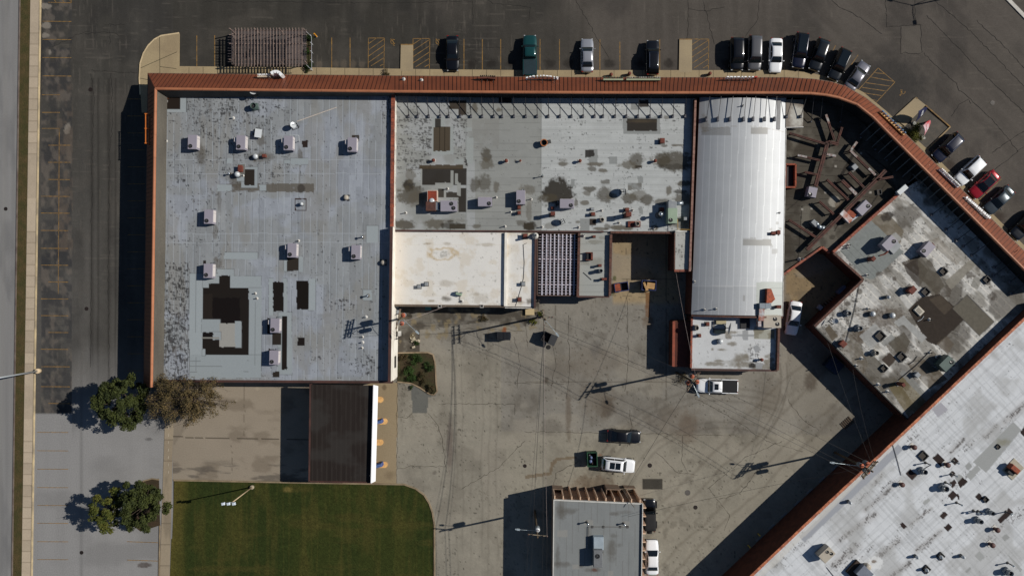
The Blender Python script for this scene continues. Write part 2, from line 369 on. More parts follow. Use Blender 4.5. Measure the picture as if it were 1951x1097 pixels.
# rear yard paving
def paint_yard(x, y):
    col = np.repeat(A(121, 117, 109)[None], len(x), 0)
    col = lay(col, A(130, 125, 113), sstep(818, 826, y + (x - 1000) * -.01) * (x > 955) + (x <= 955) * sstep(640, 700, y) * .8)
    col = lay(col, A(124, 108, 84), sstep(1492, 1500, x) * sstep(640, 600, y))                      # sandy court behind the diagonal wing
    col = lay(col, A(142, 126, 100), sstep(1165, 1170, x) * sstep(585, 570, y) * sstep(1300, 1290, x))
    col = col * (.86 + .28 * fbm(x*.012, y*.012, 201))[:, None] * (.9 + .2 * fbm(x*.07, y*.07, 202))[:, None] * (.88 + .24 * fbm(x*.3, y*.3, 206, 3))[:, None]
    e_ = np.abs(fbm(x*.05, y*.05, 207, 4) - .5); col = lay(col, A(82, 76, 68), (1 - sstep(.0, .014, e_)) * .6 * sstep(.40, .55, fbm(x*.012, y*.012, 208)))
    e_ = np.abs(fbm(x*.09, y*.09, 213, 3) - .5); col = lay(col, A(76, 70, 62), (1 - sstep(.0, .016, e_)) * .5 * sstep(.5, .6, fbm(x*.015, y*.015, 214)) * (y < 830))
    col = lay(col, A(52, 50, 44), sstep(.80, .86, fbm(x*.3, y*.3, 218, 2)) * .8)
    col = lay(col, A(84, 78, 70), sstep(.54, .7, fbm(x*.02, y*.016, 203)) * .28)
    col = lay(col, A(138, 132, 120), sstep(.54, .7, fbm(x*.016, y*.022, 204)) * .45)
    col = lay(col, A(78, 72, 64), sstep(.58, .7, fbm(x*.06, y*.05, 209)) * .35 * sstep(.4, .6, fbm(x*.008, y*.008, 212)))
    for vx in (868, 880, 905, 918, 935, 950): col = lay(col, A(90, 85, 77), np.exp(-((x - vx - 26 * (fbm(y*.005, y*0, vx) - .5)) / 1.5) ** 2) * .3 * (y > 600) * sstep(.3, .55, fbm(y*.01, y*0 + vx, vx + 1)))
    # asphalt remains at the back of the white-roofed shop
    col = lay(col, A(70, 65, 58), poly(x, y, [(742, 560), (1025, 560), (1028, 616), (985, 625), (920, 612), (860, 622), (800, 628), (800, 672), (742, 672)]) * (.35 + .6 * sstep(.4, .6, fbm(x*.05, y*.05, 210))))
    col = lay(col, A(120, 108, 84), poly(x, y, [(742, 590), (1025, 590), (1025, 625), (742, 660)]) * sstep(.6, .68, fbm(x*.08, y*.08, 211)) * .7)
    col = lay(col, A(80, 82, 80), poly(x, y, [(784, 735), (785, 786), (814, 786), (816, 757), (832, 753), (806, 738)]) * .8)
    # drive edge slab by the bank lane
    m = poly(x, y, [(700, 725), (758, 728), (755, 922), (700, 922)]); col = lay(col, A(136, 120, 94), m * .85)
    col = lay(col, A(84, 70, 54), blob(x, y, 732, 738, 4, 5, 215, .3) * .7 + blob(x, y, 742, 905, 10, 8, 216, .6, .4) * .4)
    col = lay(col, A(92, 82, 76), blob(x, y, 857, 850, 6, 48, 220, .6, .3) * .7); col = lay(col, A(80, 74, 68), blob(x, y, 828, 900, 5, 4, 221) * .6)
    # cracked, stained spots
    for sx, sy, rx, ry_, cc, mm in ((1158, 775, 14, 17, (72, 64, 56), .8), (1140, 762, 30, 34, (92, 82, 70), .5), (1083, 790, 5, 45, (84, 72, 60), .6), (1310, 815, 17, 26, (88, 74, 62), .6), (1290, 806, 40, 30, (98, 88, 76), .4),
            (1050, 815, 20, 14, (80, 75, 68), .5), (1130, 920, 34, 14, (88, 70, 52), .55), (1465, 755, 30, 40, (86, 77, 66), .45), (1545, 725, 12, 20, (62, 52, 44), .7), (1130, 690, 50, 26, (98, 88, 76), .4), (1040, 725, 5, 6, (60, 52, 44), .8),
            (1075, 700, 40, 18, (92, 84, 74), .35), (1135, 665, 9, 16, (84, 80, 76), .6), (1235, 612, 9, 14, (92, 78, 64), .7), (1000, 700, 24, 60, (98, 94, 88), .4), (1560, 690, 20, 30, (70, 60, 50), .4), (930, 640, 4, 9, (84, 70, 56), .5)):
        col = lay(col, A(*cc), blob(x, y, sx, sy, rx, ry_, int(sx), .8, .35) * mm)
    col = lay(col, A(98, 62, 30), rect(x, y, 1229, 556, 1238, 604, 2) * .75 * sstep(.3, .6, fbm(x*.15, y*.03, 230)))      # rust run
    col = lay(col, A(122, 66, 34), blob(x, y, 961, 630, 4, 7, 231, .5) * .8 + blob(x, y, 1143, 866, 4, 2, 231, .5) * .6)
    t = poly(x, y, [(1000, 905), (1046, 899), (1050, 880), (1060, 872), (1098, 868), (1100, 873), (1063, 877), (1055, 886), (1050, 904), (1000, 912)]); col = lay(col, A(92, 74, 52), t * .6)
    col = lay(col, A(36, 34, 32), rect(x, y, 1224, 911, 1263, 931, .6) * .85)                      # tarred utility cut
    # tyre arcs in the wide turning area
    r = np.sqrt((x - 1380) ** 2 + (y - 1010) ** 2)
    for rr in (250, 262, 275, 210, 198): col = lay(col, A(78, 72, 64), np.exp(-((r - rr - 12 * (fbm(x*.01, y*.01, 240) - .5)) / 2.5) ** 2) * .3 * (x < 1480) * (y < 960))
    r = np.sqrt((x - 1330) ** 2 + (y - 720) ** 2)
    for rr in (158, 170): col = lay(col, A(74, 68, 60), np.exp(-((r - rr) / 1.8) ** 2) * .4 * (x > 1440) * (y > 690))
    d = (y - 700) - (1560 - x) * .95
    for dd in (-35, 20, 95, 130): col = lay(col, A(82, 74, 64), np.exp(-((d - dd - 40 * (fbm(x*.008, y*.008, 244 + dd) - .5)) / 4) ** 2) * .32 * (y > 690) * (x > 1080))
    # slightly darker tone over the court between the wings
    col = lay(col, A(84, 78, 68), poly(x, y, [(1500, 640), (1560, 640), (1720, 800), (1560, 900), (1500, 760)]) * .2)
    for jx in (1195, 1060, 1270): col = lay(col, A(70, 64, 54), (np.abs(x - jx + 2 * fbm(y*.05, y*0, jx)) < .7) * .6 * (y < 760))
    for jy in (533, 566, 728): col = lay(col, A(70, 64, 54), (np.abs(y - jy + 2 * fbm(x*.05, x*0, jy)) < .7) * .5 * (x > 1000) * (x < 1300))
    col = lay(col, A(66, 72, 40), blob(x, y, 1171, 530, 4, 5, 251) * .8 + blob(x, y, 1167, 560, 5, 3, 252) * .6)
    return col
struct(sheet("rear_yard", [(690, 425), (1760, 425), (1760, 1122), (690, 1122)], .006, .15, paint_yard, M_CONC))

def paint_lane(x, y):
    col = np.repeat(A(136, 126, 112)[None], len(x), 0) * (.88 + .24 * fbm(x*.015, y*.015, 301))[:, None]
    col = lay(col, A(98, 88, 76), sstep(.55, .7, fbm(x*.02, y*.035, 302)) * .5)
    col = lay(col, A(66, 62, 58), sstep(.52, .66, fbm(x*.03, y*.14, 303)) * sstep(870, 895, y) * .6)
    col = lay(col, A(92, 84, 74), poly(x, y, [(330, 725), (420, 725), (330, 850)]) * .35)
    for a in ((335, 832, 600, 837),): col = lay(col, A(56, 50, 42), (np.abs(y - (a[1] + (x - a[0]) * .019) + 2.2 * (fbm(x*.05, x*0, 7) - .5)) < .8) * .85)
    col = lay(col, A(80, 72, 62), (np.abs(x - 442 + 4 * (fbm(y*.06, y*0, 9) - .5)) < .6) * .6 * (y > 835)); col = lay(col, A(80, 72, 62), (np.abs(x - 465 + 4 * (fbm(y*.06, y*0, 10) - .5)) < .6) * .5 * (y < 835))
    return lay(col, A(150, 140, 122), blob(x, y, 490, 740, 5, 3, 305) * .6)
struct(sheet("bank_lane", [(331, 715), (700, 715), (700, 924), (329, 914)], .009, .15, paint_lane, M_CONC))
def paint_path(x, y): return lay(slabs(x, y, A(138, 126, 108), A(100, 90, 76), 'y', 40.0, 3), A(96, 88, 76), sstep(.5, .7, fbm(x*.06, y*.012, 311)) * .4)
struct(sheet("path", [(315.5, 760), (331.5, 760), (322.5, 1122), (303.5, 1122)], .05, .12, paint_path, M_CONC))
pm = MB()
for i in range(7): pm.bar(V(321.5, 812 + i * 14), V(321, 817 + i * 14), .06, .04, .056)
struct(pm.build("path_markings", mat("worn_white", C(176, 166, 150), .85)))

LAWN = [(331, 914), (590, 919), (770, 922), (792, 930), (808, 942), (818, 958), (824, 975), (828, 1000), (828, 1122), (322.5, 1122)]
def paint_lawn(x, y):
    col = np.repeat(A(46, 52, 22)[None], len(x), 0)
    col = lay(col, A(38, 47, 20), sstep(.42, .62, fbm(x*.012, y*.014, 401)) * .7)
    col = lay(col, A(64, 61, 29), sstep(.5, .72, fbm(x*.05, y*.012, 402)) * .55); col = lay(col, A(66, 61, 30), sstep(.54, .75, fbm(x*.012, y*.06, 403)) * .45)
    col = lay(col, A(92, 82, 40), sstep(40, 0, x - 330 + (y - 914) * .04) * .5 + (np.abs(vn(x*.09, y*.004, 404) - .5) < .07) * .10)
    col = lay(col, A(104, 92, 52), blob(x, y, 548, 932, 7, 5, 405, .8, .4) * .7)
    return col * (.72 + .56 * vn(x * .55, y * .55, 407))[:, None] * (.85 + .3 * fbm(x*.2, y*.2, 408))[:, None]
lw = sheet("lawn", [(329, 914), (829, 914), (829, 1122), (321, 1122)], .035, .13, paint_lawn, weathered("turf", .95, .35, 9, .9, .1))
# trim the turf to its rounded outline
me = lw.data; co = np.zeros(len(me.vertices) * 3, np.float32); me.vertices.foreach_get("co", co); co = co.reshape(-1, 3)
inside = poly(co[:, 0] * S / (1 - .035 / H) + CX, -co[:, 1] * S / (1 - .035 / H) + CY, LAWN) > 0
import bmesh
bm = bmesh.new(); bm.from_mesh(me); bm.verts.ensure_lookup_table()
bmesh.ops.delete(bm, geom=[bm.verts[i] for i in np.nonzero(~inside)[0]], context='VERTS'); bm.to_mesh(me); bm.free(); struct(lw)
kk = MB()
for a, b_ in zip(LAWN[:9], LAWN[1:9]): kk.bar(V(*a), V(*b_), .2, 0, .12)
for a, b_ in (((303.5, 838 + 75), (290, 911)), ((290, 911), (275, 915)), ((275, 915), (266, 921)), ((305, 1000), (303, 1122))): kk.bar(V(*a), V(*b_), .15, 0, .12)
struct(kk.build("lawn_kerb", mat("kerb_tan2", C(138, 122, 98), .88, c2=C(112, 98, 78), sc=.7)))

# planted bed at the white wall
BED = [(757, 672), (815, 671), (825, 675), (829, 690), (831, 730), (833, 745), (827, 752), (818, 750), (800, 738), (784, 730), (757, 727)]
struct(flat("bed_soil", BED, .05, mat("bed_mulch", C(58, 44, 30), .95, c2=C(46, 50, 24), sc=.6, sc2=9, amt=.4, bump=.8)))
kk = MB()
for a, b_ in zip(BED[:-1], BED[1:]): kk.bar(V(*a), V(*b_), .17, 0, .13)
struct(kk.build("bed_kerb", mat("kerb_bed", C(146, 128, 104), .88, c2=C(116, 100, 80), sc=.9)))
struct(flat("tree_bed", [(268, 921), (280, 913), (303, 911), (305, 1000), (268, 1012), (240, 990)], .03, mat("leaf_soil", C(60, 46, 30), .95, c2=C(48, 40, 26), sc=.7, sc2=9, amt=.4)))

# cracks and tar lines
rnd = random.Random(4); ck = MB(); ct = MB()
def crack(b, pts, w=.06, j=.15):
    out = []
    for (x0, y0), (x1, y1) in zip(pts, pts[1:]):
        n = max(2, int(math.hypot(x1 - x0, y1 - y0) / 6))
        for i in range(n):
            t = i / n; out.append((x0 + (x1 - x0) * t + rnd.gauss(0, j) * 6, y0 + (y1 - y0) * t + rnd.gauss(0, j) * 6))
    out.append(pts[-1])
    for a, c in zip(out, out[1:]): b.bar(V(*a), V(*c), w * rnd.uniform(.5, 1.3), .004, .0115)
for p in ([(173, 140), (180, 190), (176, 260), (174, 470), (172, 700)], [(212, 140), (215, 230), (208, 300), (206, 520), (208, 720)], [(175, 135), (225, 138), (262, 139)], [(210, 48), (209, 85)], [(198, 47), (238, 48)],
          [(390, 3), (550, 4), (735, 6), (862, 4), (900, 2)], [(900, 2), (901, 45)], [(930, 0), (940, 7), (1010, 14), (1008, 40)], [(1097, 0), (1130, 60), (1160, 110)], [(1340, 0), (1352, 50), (1361, 85)], [(1311, 0), (1310, 80)], [(1312, 18), (1345, 22), (1380, 14)],
          [(1447, 0), (1443, 40), (1420, 70)], [(1583, 0), (1600, 15), (1640, 35), (1680, 65)], [(1688, 0), (1690, 52), (1715, 50), (1755, 48)], [(1742, 0), (1745, 48)], [(1716, 52), (1717, 102), (1756, 102), (1754, 49)],
          [(1765, 30), (1810, 75), (1830, 95), (1860, 130), (1900, 165), (1951, 215)], [(1760, 100), (1790, 132), (1822, 160), (1828, 170), (1850, 190), (1880, 218), (1905, 245), (1940, 290)], [(1860, 40), (1900, 75), (1920, 95), (1951, 130)],
          [(1845, 188), (1828, 200), (1812, 222)], [(1846, 190), (1850, 198)], [(1890, 290), (1951, 250)], [(1951, 280), (1885, 330), (1860, 375)], [(890, 90), (960, 91)], [(1780, 0), (1850, 60), (1951, 165)],
          [(80, 0), (79, 180)], [(100, 90), (150, 65), (170, 60)], [(160, 65), (200, 60), (240, 70)]):
    crack(ck, p, .07 if p[0][0] > 1500 else .05)
for p in ([(757, 728), (756, 920)], [(760, 796), (775, 794), (786, 786)], [(815, 787), (830, 800), (842, 830), (846, 870), (852, 900)], [(758, 892), (790, 887), (850, 888)], [(1000, 822), (1150, 824), (1250, 826), (1330, 829), (1400, 828)], [(880, 930), (950, 890), (1000, 840)],
          [(1083, 600), (1085, 700), (1080, 760)], [(1050, 640), (1060, 690), (1050, 740)], [(1200, 780), (1205, 830), (1195, 850)], [(1300, 830), (1300, 880), (1310, 900)], [(960, 728), (1000, 730), (1075, 731)], [(835, 770), (870, 768), (980, 770), (980, 790)],
          [(1330, 760), (1400, 800), (1460, 840), (1530, 860)], [(1440, 900), (1410, 940), (1370, 950)], [(1350, 930), (1390, 980), (1380, 1010)], [(1500, 760), (1530, 800), (1560, 820)], [(980, 640), (990, 690), (985, 740)], [(1100, 880), (1060, 900), (1055, 925)],
          [(1250, 860), (1290, 900), (1330, 905)], [(1000, 600), (1005, 660)], [(1195, 565), (1197, 700), (1190, 745)], [(860, 630), (900, 625), (1000, 630)], [(1350, 930), (1420, 870), (1490, 840)]):
    crack(ct, p, .055)
struct(ck.build("asphalt_cracks", mat("crack_dark", C(34, 32, 30), .95))); struct(ct.build("yard_cracks", mat("crack_brown", C(62, 56, 48), .95)))
def cover(px, py, r, label, m="iron"):
    b = MB(); c = V(px, py); b.lathe(c.x, c.y, [(r, .008), (r, .022), (r * .9, .025), (r * .86, .018), (r * .2, .018)], 20)
    t = tag(b.build("manhole_cover", mat("cast_iron_" + m, C(40, 32, 30) if m == "iron" else C(92, 88, 84), .7, .3, sc2=20, amt=.3)), label, "manhole cover", "manhole covers in the paving"); return t
cover(172.5, 171, .3, "dark round cover set in the asphalt by the road-side stalls")
cover(165, 588, .28, "dark manhole cover in the shaded lane beside the big roof")
cover(155.5, 1052, .27, "dark round cover in the newer grey asphalt near the entrance")
cover(11, 398, .27, "round cover in the grey roadway"); cover(1891, 196, .34, "pale round cover in the diagonal parking lot", "grey")
cover(1000, 887, .27, "brown cover in the yard beyond the green dumpster"); cover(1238, 886, .32, "brown cover in the yard ahead of the white wagon"); cover(1310, 938, .4, "pale wide cover in the open yard", "grey"); cover(1325, 966, .3, "dark cover near the parked jeep in the yard")
# ------------------------------------------------------------------ buildings
M_ROOF = weathered("roof_felt", .85, .09, 12.0, .3, .08)
M_COAT = weathered("roof_coating", .75, .08, 12.0, .22, .12)
M_BRICK = mat("brick_wall", C(92, 52, 36), .9, c2=C(74, 42, 30), sc=1.5, sc2=22, amt=.28, bump=.5)
M_DARKTRIM = mat("brown_trim", C(78, 52, 46), .6, c2=C(60, 42, 38), sc=.8)
M_TILE = mat("clay_coping", C(146, 78, 56), .7, c2=C(104, 60, 48), sc=1.6, sc2=8, amt=.25)
M_TILEB = mat("old_clay_coping", C(96, 64, 53), .8, c2=C(74, 52, 45), sc=1.4, sc2=9, amt=.3)
M_WHITEW = mat("white_wall_paint", C(226, 222, 212), .75, c2=C(206, 200, 188), sc=.7, sc2=9, amt=.05)
M_FLASH = mat("pale_flashing", C(196, 194, 188), .6, c2=C(150, 146, 140), sc=1.2)
DK = A(30, 26, 24); DB = A(52, 46, 40); STN = A(92, 84, 70)

def flakes(x, y, dens, seed=1, fx=.32, fy=.13):
    a, b = (.62, .2) if fx > fy else (.2, .62)
    n = .34 * vn(x * a, y * b, seed) + .26 * vn(x * b * .8, y * a * .8, seed + 1) + .2 * vn(x * 1.1, y * 1.1, seed + 2) + .2 * fbm(x * .07, y * .07, seed + 3, 3)
    return sstep(.0, .10, n - (.85 - .5 * dens)) * (.65 + .5 * vn(x * .6, y * .6, seed + 7))
def seams(x, step, off=0., w=.55): t = (x + off) / step; return (np.abs(t - np.round(t)) * step < w).astype(float)

def coping(name, pts, w, z0, z1, m, parent, tiles=True, n_t=.62):
    b = MB()
    for (p, q) in zip(pts, pts[1:]):
        p = Vector(p); q = Vector(q); d = q - p; L = d.length; k = max(1, int(L / n_t)) if tiles else 1
        for i in range(k):
            a = p + d * (i / k); c = p + d * ((i + 1) / k); 
            if tiles: c = a + (c - a) * .955
            b.bar(a, c, w * (1 if not tiles else rnd.uniform(.94, 1.04)), z0, z1 + (rnd.uniform(-.012, .012) if tiles else 0))
    return b.build(name, m, parent)
def walls(name, pts, z1, m, parent, z0=-.02): 
    return MB().prism([tuple(p[:2]) for p in pts], z0, z1).build(name, m, parent)

# ---- the big store -------------------------------------------------
ZA = 4.2
def paint_A(x, y):
    col = np.repeat(A(155, 157, 156)[None], len(x), 0)
    col = lay(col, A(168, 172, 178), sstep(.48, .62, fbm(x*.012, y*.02, 501)) * .7)
    k = np.floor((x - 306) / 12.4); kk_ = np.floor((y + hsh(k, k*0, 3) * 80) / 74)
    col = col * (.9 + .2 * hsh(k, kk_, 502))[:, None] * (.92 + .16 * fbm(x*.06, y*.03, 503))[:, None] * (.92 + .16 * fbm(x*.4, y*.15, 507, 3))[:, None]
    col = lay(col, A(150, 146, 136), sstep(.52, .66, fbm(x*.03, y*.012, 504)) * .45)
    col = lay(col, A(188, 193, 195), seams(x, 12.4, -306 + 12.4*20) * .55 * (vn(x*.1, y*.03, 505) > .25))
    col = lay(col, A(120, 124, 126), seams(x, 12.4, -307.3 + 12.4*20, .5) * .5 * (vn(x*.1, y*.03, 506) > .35))
    for yy in (304.5, 331, 462, 445): col = lay(col, A(186, 190, 192), (np.abs(y - yy - (vn(x*.02, y*0, 9) - .5) * 2) < .7) * .5)
    d = np.zeros(len(x))
    d = np.maximum(d, .62 * blob(x, y, 440, 225, 130, 62, 511, .5, .3)); d = np.maximum(d, .72 * rect(x, y, 306, 500, 362, 722, 3)); d = np.maximum(d, .45 * rect(x, y, 306, 210, 420, 470, 3))
    d = np.maximum(d, .55 * blob(x, y, 490, 320, 95, 55, 512, .5, .3)); d = np.maximum(d, .4 * blob(x, y, 520, 210, 90, 32, 519, .5, .3)); d = np.maximum(d, .62 * blob(x, y, 650, 582, 30, 16, 513, .4, .3)); d = np.maximum(d, .52 * blob(x, y, 700, 695, 40, 30, 514, .5, .3))
    d = np.maximum(d, .38 * rect(x, y, 560, 480, 735, 720, 3)); d = np.maximum(d, .4 * rect(x, y, 500, 655, 600, 722, 3)); d = np.maximum(d, .3); d = np.maximum(d, .6 * blob(x, y, 735, 210, 12, 40, 517, .4))
    f = flakes(x, y, d, 520); col = lay(col, A(46, 44, 44), np.minimum(f, 1) * .9)
    col = lay(col, A(96, 88, 78), sstep(.0, .1, fbm(x*.2, y*.06, 525, 3) - (1.02 - .5 * d)) * .5)
    # damp stains
    st = rect(x, y, 430, 350, 598, 366, 2) * sstep(.3, .5, fbm(x*.05, y*.12, 530) + .2 * (x > 520)); col = lay(col, A(104, 96, 84), np.maximum(st * .85, 0))
    col = lay(col, A(64, 58, 52), blob(x, y, 574, 359, 7, 9, 531, .4) * .8); col = lay(col, A(92, 84, 72), blob(x, y, 455, 340, 20, 16, 532, .8, .3) * .7 + blob(x, y, 383, 296, 8, 20, 533, .6, .3) * .7 + blob(x, y, 500, 300, 22, 10, 534, .8, .3) * .6 + blob(x, y, 497, 268, 9, 10, 535) * .6 + blob(x, y, 418, 385, 4, 22, 536, .5, .3) * .5)
    col = lay(col, A(98, 90, 78), blob(x, y, 410, 442, 5, 16, 537) * .5 + blob(x, y, 414, 500, 8, 10, 538) * .6 + blob(x, y, 572, 300, 4, 18, 539) * .6 + (np.abs(x - 571) < 1.1) * ((y > 312) & (y < 352)) * .6)
    # relaid pale felt and bare dark patches
    P = A(168, 174, 173)
    def pale(*r):
        nonlocal col
        col = lay(col, P * rnd.uniform(.94, 1.04), rect(x, y, *r, .5)); e = rect(x, y, r[0]-.8, r[1]-.8, r[2]+.8, r[3]+.8, .5) - rect(x, y, r[0], r[1], r[2], r[3], .5); col = lay(col, A(110, 112, 110), np.clip(e, 0, 1) * .5)
    def dark(*r, c=DK):
        nonlocal col
        col = lay(col, c * rnd.uniform(.85, 1.2), rect(x, y, *r, 1.0)) 
    for r in ((361, 521, 386, 706), (386, 521, 418, 549), (414, 513, 446, 526), (439, 526, 498, 549), (474, 548, 498, 706), (361, 676, 498, 720), (310, 178, 356, 214), (512, 530, 521, 600), (540, 530, 547, 600), (588, 531, 601, 591), (530, 595, 556, 713),
              (554, 302, 587, 314), (541, 304.5, 553, 311.5), (427, 481, 491, 493.5), (460, 318, 491, 358), (452, 312, 465, 345), (414, 352, 442, 364), (494, 352, 507, 364), (698, 430, 721, 462), (541, 495, 548, 517), (569, 489, 577, 518), (432, 302, 443, 311), (692, 552, 708, 572)): pale(*r)
    for r in ((386, 548, 474, 676), (417, 525, 439, 549), (398, 540, 418, 549)): col = lay(col, A(38, 33, 29) * (1), rect(x, y, *r, .8) * 1.0)
    col = lay(col, A(27, 22, 21), rect(x, y, 405, 567, 457, 620, 1)); col = lay(col, A(50, 43, 37), rect(x, y, 386, 560, 405, 606, 1) * .6)
    for r in ((384, 608, 420, 633), (448, 612, 460, 662)): pale(*r)
    col = lay(col, A(172, 168, 158), rect(x, y, 418, 616, 448, 661, .6)); pale(406, 632, 421, 647); pale(385, 665, 391, 677); col = lay(col, A(150, 146, 136), rect(x, y, 384, 642, 418, 645, .6)); dark(387, 633, 406, 642)
    for yy in (687, 697, 708): col = lay(col, A(120, 124, 123), (np.abs(y - yy) < .5) * rect(x, y, 361, 676, 473, 720) * .8)
    for xx in (373, 486): col = lay(col, A(128, 132, 131), (np.abs(x - xx) < .5) * rect(x, y, 361, 521, 498, 706) * .7)
    col = lay(col, A(44, 36, 30), rect(x, y, 312, 180, 343.5, 208, .6)); col = lay(col, A(112, 64, 40), rect(x, y, 313, 184, 321, 189, 1) * .8); col = lay(col, A(190, 186, 176), blob(x, y, 317, 193, 3.2, 3.4, 541, .8))
    for r in ((520, 537, 540, 593), (565, 535, 588, 589), (537, 602, 547, 704), (567, 642.5, 581, 658)): dark(*r, c=A(32, 27, 24))
    for r in ((547, 490, 569, 516), (519, 634, 536, 656), (519, 708, 533, 718), (465, 323, 485, 353), (512, 664, 522, 670), (509, 605, 514, 636)): dark(*r, c=A(52, 46, 40))
    dark(575.5, 268, 586, 281, c=A(54, 44, 40)); dark(670, 258, 684, 270, c=A(66, 58, 50)); dark(387, 496, 393, 503, c=A(46, 40, 36)); dark(681, 397, 681.5, 398)
    e = rect(x, y, 561.5, 378, 584.5, 402, .4) - rect(x, y, 563.5, 380, 582.5, 400, .4); col = lay(col, A(72, 58, 54), np.clip(e, 0, 1))
    col = lay(col, A(46, 42, 40), rect(x, y, 355, 181, 356.2, 214) * .7)
    col = lay(col, A(190, 178, 168), (np.abs(y - (231.5 - (x - 566) * .36)) < .5) * ((x > 566) & (x < 641)) * .8)
    return col * np.array((.66, .68, .72))
bA = thing("store_building", "big flat roofed store with patched pale grey roof and white side wall", "building", (*W(530, 450), 0))
wA = [W(*p, ZA) for p in ((309, 176), (750, 178), (746, 727), (304, 725))]
walls("wall", wA, ZA - .02, M_WHITEW, bA)
rfA = sheet("roof", [(308, 174), (750, 176), (746, 727), (303, 725)], ZA, .1, paint_A, M_ROOF, bA)
coping("eave_trim", [V(303, 725, ZA), V(748, 727.5, ZA)], .32, ZA - .35, ZA + .14, M_DARKTRIM, bA, False)
p_ = [V(749.2, 180, 4.75), V(746.8, 432, 4.75)]; q_ = [V(745.8, 432, 5.45), V(741.8, 727, 5.45)]
coping("side_parapet", p_, .42, 3.5, 4.70, M_WHITEW, bA, False); coping("tile_coping", p_, .52, 4.7, 4.79, M_TILE, bA)
coping("rear_parapet", q_, .40, 0, 5.38, M_WHITEW, bA, False); coping("rear_coping", q_, .38, 5.38, 5.46, mat("dark_coping", C(78, 50, 44), .6, c2=C(62, 44, 40), sc=.6), bA, False)
b = MB(); b.obox(*W(752, 690, 3), 1.8, 2.9, .04, 1.6, 0); b.build("wall_louvre", mat("louvre_dark", C(60, 58, 54), .7), bA)

